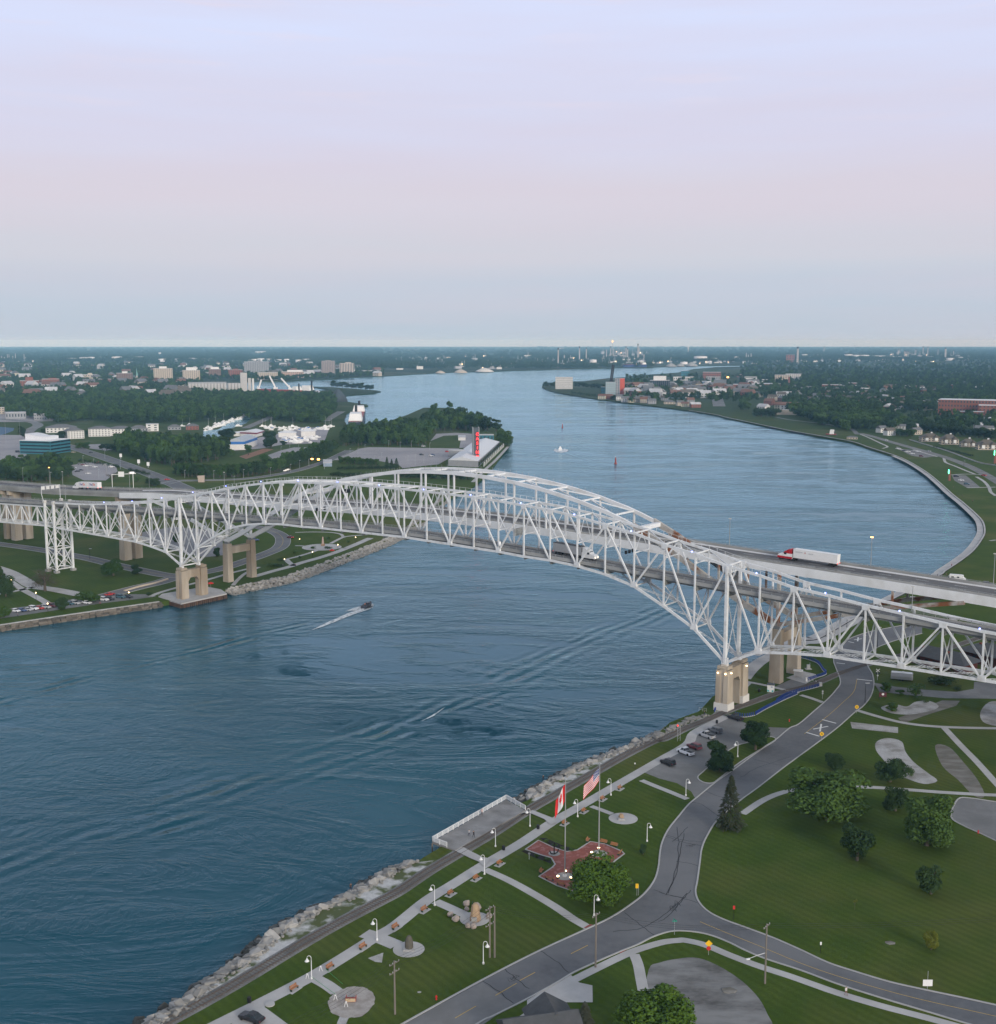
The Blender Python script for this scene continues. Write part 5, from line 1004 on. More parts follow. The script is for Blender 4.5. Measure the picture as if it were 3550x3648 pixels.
w1 = upole('f', (685, 1405), (705, 1088), 'double timber utility pole with crossarms beside the boulder monument', 3, True); w2 = upole('f', (1337, 1465), (1365, 1130), 'single timber utility pole at the road edge below the plaza', 1); w3 = upole('f', (100, 1755), (105, 1425), 'timber utility pole on the lawn near the dark stone', 2); w4 = upole('g', (597, 960), (615, 622), 'timber utility pole with a lamp arm by the sidewalk', 1, lampside=True); 
def wires(a, b, n=3, sag=1.2, label='', group='overhead wires'):
    d = (b - a); nn = Vector((-d.y, d.x, 0)).normalized()
    e = tag(empty('overhead_wires', a), label, 'wires'); e.location = (0, 0, 0)
    for k in range(n):
        o_ = nn * (k - (n - 1) / 2) * .8; MB().tube([a.lerp(b, t / 12) + o_ - Vector((0, 0, sag * 4 * (t / 12) * (1 - t / 12))) for t in range(13)], .022, 4).build('wire', black_m, e)
wires(w1, w3, 4, 1.0, 'wires running down from the double pole to the lawn pole'); wires(w3, w3 + (w3 - w1) * 1.2, 4, 1.0, 'wires leaving the lawn pole past the lower edge'); wires(w1, w2, 3, 1.2, 'wires from the double pole across to the road edge pole'); wires(w2, w4, 3, 1.4, 'wires over the junction between the road edge pole and lamp pole'); wires(w4, w4 + Vector((75, 8, .5)), 3, 1.4, 'wires leaving the lamp pole to the right edge')
# ---- signs
ysign = mat('sign_yellow', (.85, .50, .02), .5, .05, 3); gsign = mat('sign_green', (.02, .30, .20), .5, .05, 3); rsign = mat('sign_red', (.55, .03, .03), .5, .05, 3)
def sign(v, base, hgt, plates, label, post=galv):
    b = V(v, *base); e = tag(empty('road_sign', b), label, 'sign'); MB().tube([(0, 0, 0), (0, 0, hgt)], .05, 6).build('post', post, e)
    for sh, z, s, m_ in plates:
        p = MB()
        if sh == 'd': p.add([(0, -.06, z - s), (s, -.06, z), (0, -.06, z + s), (-s, -.06, z), (0, -.09, z - s), (s, -.09, z), (0, -.09, z + s), (-s, -.09, z)], [(0, 1, 2, 3), (7, 6, 5, 4), (0, 4, 5, 1), (1, 5, 6, 2), (2, 6, 7, 3), (3, 7, 4, 0)])
        elif sh == 'c': p.tube([(0, -.06, z), (0, -.1, z)], s, 14)
        else: p.box((0, -.08, z), (s[0], .04, s[1]))
        p.build('sign_plate', m_, e)
    return e
s_ = sign('g', (278, 797), 2.6, (('d', 2.3, .7, ysign), ('c', 1.35, .42, rsign)), 'yellow diamond sign above a red one by the sidewalk')
s_ = sign('f', (1592, 1022), 2.6, (('r', 2.1, (.6, 1.0), ysign),), 'small yellow rectangular sign at the road bend'); MB().tube([(.35, 0, 0), (.35, 0, 2.3)], .04, 5).build('post', galv, s_)
for bs, lb in (((1115, 382), 'round yellow railway warning sign on the right verge near the crossing'), ((917, 537), 'round yellow railway warning sign beside the painted X')):
    s_ = sign('h', bs, 2.4, (('c', 2.0, .6, ysign),), lb)
    MB().bar((-.36, -.12, 2.36), (.36, -.12, 1.64), .02, .1).bar((-.36, -.12, 1.64), (.36, -.12, 2.36), .02, .09).build('black_cross', black_m, s_)
s_ = sign('g', (85, 682), 2.9, (('r', 2.8, (.9, .2), gsign),), 'green street name sign at the junction'); MB().box((0, 0, 3.05), (.04, .9, .2), .5).build('name_plate', gsign, s_)
sign('g', (420, 598), 2.9, (('r', 2.6, (.42, .75), rsign),), 'small red and white sign on the lawn corner', black_m); sign('g', (911, 788), 2.2, (('r', 2.0, (.3, .6), white_p),), 'small white sign on a dark post beside the side road', black_m); s_ = sign('g', (1515, 990), 3.4, (('r', 1.2, (1.7, 1.2), white_p),), 'white board sign on a pole by the side road'); sign('h', (922, 300), 2.8, (('r', 2.4, (.5, .6), galv), ('r', 1.7, (.5, .4), galv)), 'grey back of a sign beside the short path')
sign('f', (928, 800), 1.6, (('r', 1.4, (.5, .35), galv),), 'white post with a plaque at the plaza bed', white_p); sign('f', (1580, 245), 1.9, (('r', 1.7, (.3, .4), white_p),), 'small white sign by the promenade near the car park', black_m)
# crossing signal by the level crossing
e = tag(empty('crossing_signal', V('h', 1233, 195)), 'white railway crossbuck with signal lights beside the level crossing', 'signal'); MB().tube([(0, 0, 0), (0, 0, 3.6)], .09, 6).build('mast', galv, e)
for sg in (-1, 1): MB().bar((-.6 * sg, -.12 - .03 * sg, 2.9), (.6 * sg, -.12 - .03 * sg, 3.9), .03, .22).build('crossbuck_arm', white_p, e); MB().tube([(.5 * sg, -.1, 2.4), (.5 * sg, -.2, 2.4)], .3, 10).build('signal_disc', black_m, e)
MB().bar((-.5, 0, 2.4), (.5, 0, 2.4), .08, .08).build('crossbar', black_m, e); MB().tube([(0, -.12, 1.6), (0, -.17, 1.6)], .28, 10).build('number_disc', white_p, e)
# maroon sign and white kiosk, shelter, cabinets
e = tag(empty('notice_sign', V('h', 1263, 300)), 'maroon sign board with a round white emblem', 'sign'); MB().box((0, 0, 1.3), (2.4, .2, 1.4)).build('board', mat('maroon', (.10, .02, .025), .6, .1, 2), e); MB().tube([(0, -.1, 1.5), (0, -.14, 1.5)], .4, 12).build('emblem', white_p, e); [MB().box((x, 0, .4), (.15, .15, .8)).build('post', black_m, e) for x in (-1, 1)]
e = tag(empty('kiosk', V('m', 560, 1575), -.35), 'small white and turquoise kiosk with a dark roof by the pier', 'kiosk'); MB().box((0, 0, 1.2), (2.1, 1.9, 2.4)).build('wall', white_p, e); MB().box((0, 0, 2.5), (2.4, 2.2, .25)).build('roof', mat('kiosk_roof', (.10, .11, .12), .7, .1, 2), e)
for x in (-.7, .7): MB().box((x, -.96, .45), (.6, .03, .6)).build('panel', mat('turquoise', (.10, .45, .45), .6, .1, 2), e)
MB().box((.4, -.965, 1.8), (.5, .03, .25)).build('sign', mat('kiosk_blue', (.05, .10, .35), .6, .1, 2), e); MB().tube([(.8, .5, 2.6), (.8, .5, 3.5)], .07, 6).build('vent', galv, e)
sheet('paving', VS('m', (770, 1390), (1000, 1300), (1170, 1340), (1200, 1380), (1040, 1470), (900, 1430)), walk, .012, 'grey concrete apron round the white shelter'); sheet('paving', VS('m', (600, 1520), (860, 1400), (1060, 1470), (950, 1530), (800, 1590)), asph_l, .011, 'patched asphalt between the pier and the railway'); sheet('paving', VS('6', (1240, 1860), (1215, 1900), (1190, 2060), (1350, 1900)), walk, .02, 'concrete apron beside the right main pier')
e = tag(empty('shelter', V('m', 930, 1385), -.3), 'small open shelter with a white roof by the pier', 'shelter'); [MB().tube([(x, y, 0), (x, y, 2.4)], .07, 6).build('post', galv, e) for x in (-1.3, 1.3) for y in (-.8, .8)]; MB().box((0, 0, 2.5), (3.2, 2.2, .18)).build('roof', white_p, e); MB().box((0, .8, 1.2), (2.6, .06, 2.2)).build('back_panel', galv, e)
e = tag(empty('service_cabinet', V('m', 1070, 1270)), 'grey cabinet on a slab behind the white shelter', 'cabinet'); MB().box((0, 0, .8), (1.1, .8, 1.5)).build('cabinet', galv, e); MB().box((0, 0, .06), (2.2, 1.8, .12)).build('slab', walk, e); MB().tube([(.5, 0, 0), (.5, 0, 2.3)], .06, 6).build('mast', galv, e)
# blue picket fences and gate arms along the railway
bluef = mat('blue_picket', (.02, .05, .24), .5, .1, 2)
def fence(pts, label, step=.8):
    p = smooth_path(pts, 5); e = tag(empty('picket_fence', p[0]), label, 'fence'); e.location = (0, 0, 0); n_ = 0; acc = 0
    kerb(p, .5, .12).build('base', walk, e)
    if 'pk' not in LM: LM['pk'] = MB().box((0, 0, .6), (.24, .24, 1.1)).mesh('picket')
    for a, b in zip(p, p[1:]):
        L_ = (b - a).length; d = (b - a).normalized()
        while acc < L_: q = a + d * acc; o = child('picket', pmesh(LM['pk'], bluef), e, (q.x, q.y, GZ)); o.rotation_euler = (0, 0, math.atan2(d.y, d.x)); acc += step
        acc -= L_
    return e
fence(VS('m', (640, 1714), (760, 1640), (900, 1590), (1100, 1540), (1230, 1505)), 'blue picket fence along the railway with a gate at its end'); fence(VS('m', (860, 1095), (1000, 1125), (1120, 1160), (1210, 1205), (1270, 1290), (1310, 1340), (1180, 1390), (1060, 1430)), 'curved blue picket fence round the shelter'); fence(hx((545, 392), (600, 360), (700, 310), (780, 275)), 'blue picket fence beside the lawn triangle'); fence(hx((430, 395), (480, 405), (540, 395)), 'short blue picket fence above the parked black pickup'); fence(hx((312, 376), (330, 350)), 'two blue pickets at the foot of the right main pier')
e = tag(empty('railway_barrier', V('m', 1045, 1440)), 'red and white striped barrier arm lowered across the railway', 'barrier'); MB().box((0, 0, .7), (.6, .6, 1.4)).build('housing', white_p, e)
d = V('m', 1235, 1500) - V('m', 1045, 1440)
for q in range(8): a, b = d * (q / 8), d * ((q + 1) / 8); MB().bar((a.x, a.y, 1.15), (b.x, b.y, 1.15), .1, .14).build('arm_section', white_p if q % 2 else black_m, e)
MB().box((d.x, d.y, .6), (.9, .9, 1.2)).build('rest', galv, e)
# lattice mast beside the track
e = tag(empty('lattice_mast', V('h', 110, 540), .5), 'short lattice signal frame with a red lamp beside the track', 'mast'); [MB().tube([(x, 0, 0), (x, 0, 4.6)], .06, 5).build('leg', galv, e) for x in (-.5, .5)]; [MB().bar((-.5, 0, z_), (.5, 0, z_ + .7), .05, .05).build('brace', galv, e) for z_ in (.5, 1.3, 2.1, 2.9, 3.7)]; MB().lathe((-.5, 0, 4.5), [(.2, 0), (.25, .25), (.1, .45)], 8).build('lamp', taill, e)
# bins, hydrants and small things
def bin_(p, lb, m_=black_m): return put(tag(MB().lathe((0, 0, 0), [(.3, 0), (.38, .2), (.38, .9), (.3, 1.05)], 10).build('litter_bin', m_), lb, 'bin'), p)
for v, x, y, lb in (('f', 770, 742, 'black litter bin on the grass left of the left deck lamp'), ('f', 983, 612, 'black litter bin below the upper deck lamp'), ('e', 835, 1470, 'black litter bin beside the promenade near the parked car'), ('h', 325, 440, 'black litter bin beside the top car park walk'), ('h', 565, 262, 'dark litter bin beside the white kiosk')): bin_(V(v, x, y), lb)
def hydrant(p, lb, m_=rsign): e = tag(empty('hydrant', p), lb, 'hydrant'); MB().lathe((0, 0, 0), [(.2, 0), (.14, .1), (.14, .6), (.18, .65), (.05, .85)], 10).build('body', m_, e, True); MB().tube([(-.22, 0, .5), (.22, 0, .5)], .07, 8).build('outlet', m_, e)
hydrant(V('f', 355, 1665), 'red hydrant on the verge near the worn road'); hydrant(V('g', 1803, 110), 'red hydrant at the edge of the empty car park'); hydrant(V('h', 735, 430), 'red and white hydrant on the lawn triangle'); hydrant(V('f', 1225, 640), 'dark hydrant on the lawn', dgreen) if False else None
for v, x, y, r_, lb in (('f', 250, 1620, .35, 'white slab lying on the lawn'), ('g', 1305, 730, .9, 'round stone ringed patch on the big lawn'), ('g', 395, 1000, 1.3, 'white slab lying on the gravel turnaround'), ('h', 545, 0, .1, '')):
    if lb: put(tag(MB().blob((0, 0, .05), r_, int(x), .2, 1, (1.2, .9, .14)).build('flat_stone', stone_m[2] if 'round' not in lb else dirt), lb, 'stone'), V(v, x, y))
e = put(tag(empty('tipped_frame', (0, 0, 0)), 'red and tan box frame on the crushed stone pad', 'frame'), V('e', 1525, 1455)); redp = mat('red_panel', (.40, .08, .06), .7, .1, 2)
MB().box((0, .0, .12), (1.6, 1.2, .2)).build('base', redp, e); [MB().box((x, y, .4), (a, b, .55)).build('side_board', mat('tan_board', (.50, .38, .24), .8, .1, 2) if y else redp, e) for x, y, a, b in ((-.85, 0, .1, 1.3), (.85, 0, .1, 1.3), (0, -.65, 1.7, .1))]
for v, x, y, lb in (('e', 1230, 1310, 'white folding barricade left of the crushed stone path'), ('e', 1320, 1258, 'white folding barricade at the promenade by the crushed stone path'), ('e', 1420, 1455, 'white folding barricade on the left of the stone pad'), ('e', 1492, 1500, 'white folding barricade in front of the red frame')): e = tag(empty('barricade', V(v, x, y)), lb, 'barricade'); MB().bar((-.3, 0, 0), (-.05, 0, 1.0), .08, .08).bar((.3, 0, 0), (.05, 0, 1.0), .08, .08).build('legs', white_p, e); MB().box((0, 0, .95), (.3, .1, .15)).build('rail', white_p, e)
tape = mat('green_tape', (.05, .35, .10), .6, .05, 2)
for a, b, lb in (((1258, 1320), (1420, 1440), 'green barrier tape on the left of the stone pad path'), ((1350, 1265), (1470, 1370), 'green barrier tape on the right of the stone pad path')): p, q = V('e', *a), V('e', *b); tag(MB().bar((p.x, p.y, GZ + .7), (q.x, q.y, GZ + .7), .02, .07).build('barrier_tape', tape), lb, 'tape')
put(tag(MB().lathe((0, 0, 0), [(.85, 0), (.85, .18), (.3, .22)], 16).build('manhole_ring', walk), 'round concrete manhole ring by the parked car', 'manhole'), V('e', 975, 1485))
# low railing near right pier
e = tag(empty('guard_rail', V('h', 245, 372), -.5), 'short grey guard rail on the bank by the pier', 'railing'); [MB().tube([(x, 0, 0), (x, 0, 1.1)], .05, 5).build('post', galv, e) for x in (-1.2, 0, 1.2)]; [MB().bar((-1.2, 0, z_), (1.2, 0, z_), .05, .05).build('bar', galv, e) for z_ in (.5, 1.05)]
# ---- vehicles in the near car park
rzc = math.atan2((V('h', 200, 632) - V('h', 95, 590)).y, (V('h', 200, 632) - V('h', 95, 590)).x)
for k_, c_, x, y, lb in (('pickup', 'black', 430, 418, 'black pickup parked at the far end of the riverside car park'), ('suv', 'grey', 315, 490, 'dark grey estate car parked above the silver pickup'), ('pickup', 'silver', 268, 518, 'silver grey pickup parked under the trees'), ('suv', 'maroon', 197, 582, 'dark maroon car parked above the white pickup'), ('pickup', 'white', 148, 612, 'white pickup parked in the riverside car park'), ('suv', 'black', 48, 672, 'black car parked lowest in the riverside row')): car(k_, c_, V('h', x, y), rzc + math.pi, lb)
car('sedan', 'black', V('e', 850, 1590), rzc + math.pi * 1.15, 'black car parked on the drive at the bottom edge')
e = tag(empty('caravan', V('h', 1370, 195), -.35), 'silver travel trailer with white roof parked beside the depot', 'caravan'); m = MB(); loft(m, [[(x, -1.2 * k, .5), (x, -1.25 * k, 1.5), (x, -1.05 * k, 2.6), (x, 1.05 * k, 2.6), (x, 1.25 * k, 1.5), (x, 1.2 * k, .5)] for x, k in ((-3.5, .9), (-3.2, 1), (3.2, 1), (3.6, .85))]); m.build('body', galv, e); MB().box((0, 0, 2.66), (6.6, 2.1, .1)).build('roof', white_p, e); MB().box((.4, 0, 2.85), (.8, .7, .3)).build('roof_unit', white_p, e)
for x in (-.6, .4): [MB().tube([(x, y - .1, .38), (x, y + .1, .38)], .38, 10).build('wheel', tyre, e) for y in (-1.1, 1.1)]
# ---- depot buildings under the right arm of the bridge
roofd = mat('dark_shingles', (.085, .088, .092), .9, .15, .8); redwall = mat('dark_red_wall', (.10, .03, .022), .85, .15, 1.5)
def depot(c, d, rz, h, rh, label):
    e = tag(empty('depot', (c.x, c.y, GZ), rz), label, 'building'); MB().box((0, 0, h / 2), (d[0], d[1], h)).build('wall', redwall, e); o = MB().hip((0, 0, h), d, 0, rh, 1.6).build('roof', roofd, e)
    for x, y in ((-d[0] * .3, -1.5), (d[0] * .15, -1.5), (d[0] * .3, 1.5)): MB().box((x, y, h + rh * .7), (.8, .8, 1.4)).build('chimney', mat('chimney_brick', (.20, .07, .05), .9, .15, 3), o)
    for i in range(7): MB().box((-d[0] / 2 + d[0] * (i + .5) / 7, -d[1] / 2 - .02, h * .5), (1.2, .06, 1.5)).build('window', glass, e)
ddir = math.atan2((V('8', 1150, 1480) - V('8', 560, 1340)).y, (V('8', 1150, 1480) - V('8', 560, 1340)).x)
depot(V('8', 840, 1520), (22, 9), ddir, 3.6, 2.8, 'dark roofed red depot building under the truss bridge'); depot(V('8', 1700, 1500), (24, 12), ddir, 4.0, 3.0, 'second dark roofed building right of the depot')
e = tag(empty('house', V('f', 1000, 1945), .25), 'house with dark grey gabled roof cut by the lower edge', 'house'); MB().box((0, 0, 1.4), (12, 8, 2.8)).build('wall', conc_g, e); MB().gable((0, 0, 2.8), (12, 8), 0, 2.6, .5).build('roof', roofd, e); o = MB().gable((2.5, 3, 2.8), (6, 7), 1.57, 2.6, .5).build('roof', roofd, e)
# ---- people on the near bank
person(V('f', 558, 658, GZ + .35), 2.2, 'person in pale top walking on the viewing deck', (.35, .36, .38), (.06, .06, .08)); person(V('f', 586, 665, GZ + .35), 2.4, 'person in black standing on the viewing deck', (.02, .02, .025), (.02, .02, .03)); person(V('f', 637, 528, GZ + .35), 2.0, 'person in pink white top at the deck railing', (.6, .45, .42), (.15, .12, .12)); person(V('e', 1524, 712, GZ + .2), 2.0, 'person fishing on the rocks below the deck', (.07, .05, .04), (.03, .03, .05)); person(V('f', 1015, 318, GZ + .2), 2.0, 'person in dark clothes on the rocks above the deck', (.02, .02, .025), (.02, .02, .03)); person(V('g', 1055, 1027), -1.2, 'person in white top walking on the lower sidewalk', (.65, .62, .60), (.20, .10, .08)); person(V('h', 255, 398), 2.0, 'person in dark clothes by the track near the pier', (.02, .02, .025), (.02, .02, .03)); person(V('f', 835, 455, GZ + .35), 1.2, 'person in white top at the upper corner of the viewing deck', (.5, .5, .5), (.2, .2, .22))
# ---- near trees
vtree('h', (950, 985), (940, 645), 400, 'big', 0, 'largest broad green tree in the lawn right of the road', LEAF)
vtree('h', (985, 700), (985, 595), 110, 'near', 1, 'dark tree peeping out behind the largest tree', LEAF_D)
vtree('h', (400, 1030), (398, 735), 145, 'conifer', 0, 'tall pointed spruce at the right road edge', LEAF_C, 'spruce_tree')
vtree('h', (345, 710), (345, 512), 178, 'near', 2, 'dark tree, lower of two on the car park island', LEAF_D); vtree('h', (543, 590), (540, 405), 170, 'near', 0, 'dark tree, upper of two on the car park island', LEAF_D)
vtree('h', (1305, 770), (1305, 612), 172, 'round', 0, 'round dark tree on the bean shaped gravel bed', LEAF_D); vtree('h', (1335, 935), (1335, 785), 142, 'round', 1, 'round dark tree below the gravel bed by the path', LEAF_D); vtree('h', (1512, 1130), (1550, 800), 280, 'big', 1, 'loose olive green tree near the empty car park', LEAF); vtree('h', (1118, 1215), (1118, 985), 170, 'round', 2, 'round dark tree in the lawn below the largest tree', LEAF_D); vtree('g', (1535, 452), (1545, 265), 140, 'round', 3, 'small round dark tree in the big lawn on the right', LEAF_D)
vtree('f', (1345, 1055), (1350, 760), 340, 'big', 2, 'spreading bright green tree covering the plaza corner', LEAF_B); vtree('f', (1690, 1960), (1690, 1585), 440, 'big', 3, 'bright green tree cut by the lower edge', LEAF_B); vtree('f', (1270, 1920), (1270, 1680), 150, 'conifer', 1, 'grey green spruce at the lower edge', LEAF_G, 'spruce_tree')
vtree('g', (1537, 768), (1550, 652), 80, 'near', 3, 'yellow green young tree in the lawn', LEAF_Y); vtree('g', (1105, 540), (1105, 455), 32, 'sapling', 0, 'thin sapling in the middle of the big lawn', LEAF_Y); vtree('f', (1632, 770), (1632, 705), 45, 'near', 1, 'small dark conical tree on the lawn near the road bend', LEAF_D); vtree('f', (1550, 960), (1540, 905), 55, 'bush', 0, 'flowering shrub in a planter beside the plaza tree', LEAF_G, 'shrub', cat='shrub')
for i, (x, y0, y1, w_, lb) in enumerate(((1285, 260, 195, 80, 'thin young tree by the depot drive, leftmost'), (1360, 280, 240, 50, 'small young tree by the depot drive, middle of three'), (1455, 290, 215, 110, 'bushy young tree by the depot drive, right of three'), (1320, 370, 310, 85, 'young tree on the gravel bed below the maroon sign'), (1425, 738, 690, 60, 'loose shrub on the bean shaped gravel bed'), (1692, 252, 228, 60, 'dark round bush on the depot lawn'), (1600, 215, 150, 200, 'dark bush mass in the shade of the bridge'), (1510, 325, 300, 40, 'small shrub on the gravel bed right end'))): vtree('h', (x, y0), (x, y1), w_, 'bush' if 'bush' in lb or 'shrub' in lb else 'mid', i % 3, lb, LEAF_D if 'dark' in lb else LEAF, 'shrub' if ('bush ' in lb or 'shrub' in lb) else 'tree', cat='shrub' if ('bush ' in lb or 'shrub' in lb) else 'tree')
# ================================================================== opposite bank: park, roads, harbour, city
def road(v, pts, wd, m=asph, dz=.03, label=None, kb=True, name='road'):
    p = smooth_path(VS(v, *pts) if v else pts, 5); structure(strip(p, wd, GZ + dz).build(name, m), label)
    if kb: [structure(kerb(offset_path(p, s * wd / 2), .3, .14).build('kerb', kerbm), 'kerb of a road on the opposite bank') for s in (-1, 1)]
    return p
def cl(pts): structure(strip(pts, .18, GZ + .05).build('centre_line', paint_y), 'yellow centre line of a road on the opposite bank')
cl(road('i', ((-150, 625), (0, 645), (200, 672), (400, 705), (600, 742), (800, 790), (1000, 832), (1150, 858), (1300, 850), (1500, 812), (1650, 765), (1800, 712), (1900, 665), (1920, 610), (1880, 570), (1780, 535), (1650, 520)), 8.5, label='park road looping under the bridges on the opposite bank'))
road('i', ((1185, 872), (1080, 905), (950, 935), (820, 968), (700, 1000)), 9, dz=.034, label='short road down to the shore car park')
sheet('car_park', VS('i', (-100, 1130), (0, 1088), (300, 1052), (680, 985), (760, 985), (1000, 985), (1060, 1000), (900, 1022), (700, 1045), (300, 1105), (0, 1150), (-100, 1165)), asph_l, .022, 'shore car park with a row of vehicles on the opposite bank')
tag(kerb(smooth_path(VS('i', (845, 965), (950, 935), (1050, 912), (1138, 885)), 4), .9, .7).build('median_barrier', mat('cream_concrete', (.55, .46, .36), .9, .1, 1)), 'cream concrete barrier beside the shore car park road', 'barrier')
for pts, wd, lb in ((((-40, 800), (60, 835), (160, 890), (230, 930), (380, 955), (560, 990)), 7, 'wide grey path left of the steel tower'), (((0, 840), (60, 890), (150, 950), (260, 1010), (330, 1050)), 3.5, 'narrow path to the shore car park'), (((-20, 985), (120, 960), (230, 935)), 3, 'path across the lawn at the left edge'), (((1020, 1000), (1080, 975), (1180, 945), (1300, 915), (1430, 880), (1550, 845), (1700, 808)), 2.5, 'path along the lawn beside the arch pier'), (((1580, 925), (1620, 880), (1670, 840), (1760, 800)), 2, 'curved path at the arch pier')): road('i', pts, wd, walk, .03, lb, False, 'footpath')
for pts, wd in ((((0, 868), (130, 830), (250, 798), (340, 768), (450, 738), (560, 702), (680, 655), (800, 603)), 4.2), (((240, 745), (330, 722), (430, 690), (470, 672)), 2.2), (((290, 655), (340, 657), (385, 665)), 2), (((530, 640), (610, 600), (660, 590), (780, 580)), 2.2), (((290, 565), (420, 562), (540, 566), (600, 578), (615, 595)), 2), (((560, 672), (610, 672), (640, 672)), 2), (((225, 745), (250, 770), (280, 792)), 3)): road('j', pts, wd, walk, .03, 'concrete path in the shore park on the opposite bank', False, 'footpath')
c_ = V('j', 470, 665); disc('paving_circle', c_, 11, walk, .035, 'round paved plaza about the stone obelisk'); 
e = tag(empty('obelisk', V('j', 478, 655)), 'stone obelisk lit from below in the shore park', 'monument'); MB().box((0, 0, .5), (2, 2, 1)).build('plinth', tanrock, e); MB().box((0, 0, 3), (1.2, 1.2, 4), taper=.5).build('shaft', mat('pink_stone', (.50, .36, .30), .9, .1, 1), e)
for i, (x, y, w_, lb) in enumerate(((410, 668, 50, 'low shrub bed left of the obelisk'), (510, 670, 60, 'low shrub bed right of the obelisk'), (190, 750, 60, 'round bush left of the shore path lamp'), (160, 785, 130, 'wide flower bed bush by the arch pier'), (515, 605, 30, 'small round tree on the lawn above the obelisk'), (650, 628, 30, 'small thin tree right of the obelisk lawn'), (285, 700, 30, 'young tree by the loop road'), (320, 735, 30, 'young tree beside the lit shore path'))): vtree('j', (x, y + 8), (x, y - 14), w_, 'bush', i % 3, lb, LEAF, 'shrub', cat='shrub')
# lit globe lamps
def globe(v, x, yb, yt, lb, lit=True, hh=None):
    b, h = height_of(vpx(v, x, yb), vpx(v, x, yt)); e = tag(empty('street_lamp', b), lb, 'street lamp', 'lit lamps of the shore park'); MB().tube([(0, 0, 0), (0, 0, h)], .07, 6).build('post', black_m, e); MB().lathe((0, 0, h), [(.08, -.1), (.22, .1), (.2, .32), (.08, .42)], 8).build('globe', warmlamp if lit else white_p, e, True)
for v, x, b_, t_, lb in (('i', 77, 930, 890, 'lit globe lamp by the trees at the left edge'), ('i', 246, 1030, 977, 'lit globe lamp behind the row of shore cars'), ('i', 326, 1100, 1050, 'lit globe lamp on the shore walk beside the red car'), ('i', 877, 1030, 975, 'lit globe lamp at the right end of the shore cars'), ('j', 700, 640, 600, 'lit globe lamp nearest the river bend path'), ('j', 580, 690, 650, 'lit globe lamp right of the obelisk'), ('j', 408, 738, 700, 'lit globe lamp below the obelisk'), ('j', 218, 790, 748, 'lit globe lamp by the arch pier flower bed'), ('j', 320, 640, 612, 'small lit lamp on the loop road kerb')): globe(v, x, b_, t_, lb)
def redpar(v, x, y, lb): p = V(v, x, y); e = tag(empty('parasol', p), lb, 'parasol'); MB().tube([(0, 0, 0), (0, 0, 2.6)], .05, 5).build('pole', galv, e); MB().lathe((0, 0, 0), [(1.6, 2.0), (.9, 2.45), (.05, 2.75)], 8).build('canopy', mat('red_canvas', (.55, .03, .02), .7, .05, 2), e)
redpar('i', 1430, 940, 'red parasol on the shore beside the main pier'); redpar('j', 540, 712, 'red parasol on the shore walk below the obelisk')
# wharf around the left main pier, block wall and riprap
rustp = mat('rusty_sheet_pile', (.13, .075, .05), .85, .25, .8, color2=(.06, .04, .03), stretch=(3, 3, .4))
wp = VS('i', (1075, 1005), (1230, 1050), (1540, 982), (1500, 955), (1400, 935), (1100, 985))
wh = tag(empty('wharf', (0, 0, 0)), 'concrete wharf with rusty sheet piles round the left main pier', 'wharf'); MB().prism([P2(p) for p in wp], GZ - .4, GZ + .25).build('slab', walk, wh)
for a, b in ((wp[0], wp[1]), (wp[1], wp[2])):
    k = int((b - a).length / 1.1)
    for i in range(k): p = a.lerp(b, (i + .5) / k); d = (b - a).normalized(); MB().box((p.x, p.y, .3), (.7, .8, 2.8), math.atan2(d.y, d.x)).build('sheet_pile', rustp, wh)
    for i in range(0, k, 2): p = a.lerp(b, i / k); MB().tube([(p.x, p.y, GZ + .2), (p.x, p.y, GZ + 1.3)], .04, 4).build('railing_post', galv, wh)
    MB().bar((a.x, a.y, GZ + 1.3), (b.x, b.y, GZ + 1.3), .06, .06).build('railing_bar', galv, wh)
blockm = [mat('dark_block_%d' % i, c, .9, .2, .8, bump=.2) for i, c in enumerate(((.13, .115, .095), (.09, .082, .07), (.17, .15, .125)))]
wl = tag(empty('block_wall', (0, 0, 0)), 'seawall of big dark stone blocks along the opposite shore', 'seawall'); rn = random.Random(9)
wpath = smooth_path([D(*p) for p in ((-60, 1206), (0, 1196), (160, 1172), (305, 1151))], 6); acc = 0; me_ = MB().box((0, 0, 0), (1, 1, 1)).mesh('block')
kerb(offset_path(wpath, .5), 1.0, .5, GZ - .1).build('coping', walk, wl)
for a, b in zip(wpath, wpath[1:]):
    L_ = (b - a).length; d = (b - a) / L_; n_ = Vector((d.y, -d.x, 0)); k = 0
    while k < L_:
        bl_ = rn.uniform(1.6, 2.9)
        for r_ in range(3): p = a + d * (k + bl_ / 2 + rn.uniform(-.3, .3)) + n_ * (1.5 - r_ * .5 + rn.uniform(-.15, .15)); o = child('block', pmesh(rock_me[rn.randrange(8)], blockm[rn.randrange(3)]), wl, (p.x, p.y, .1 + r_ * .8)); o.scale = (bl_ * .98, 1.3, .95); o.rotation_euler = (rn.uniform(-.06, .06), rn.uniform(-.06, .06), math.atan2(d.y, d.x) + rn.uniform(-.06, .06))
        k += bl_
rp2 = tag(empty('riprap', (0, 0, 0)), 'pale riprap bank along the shore park on the opposite side', 'rock bank'); sm2 = MB(); cnt = 0
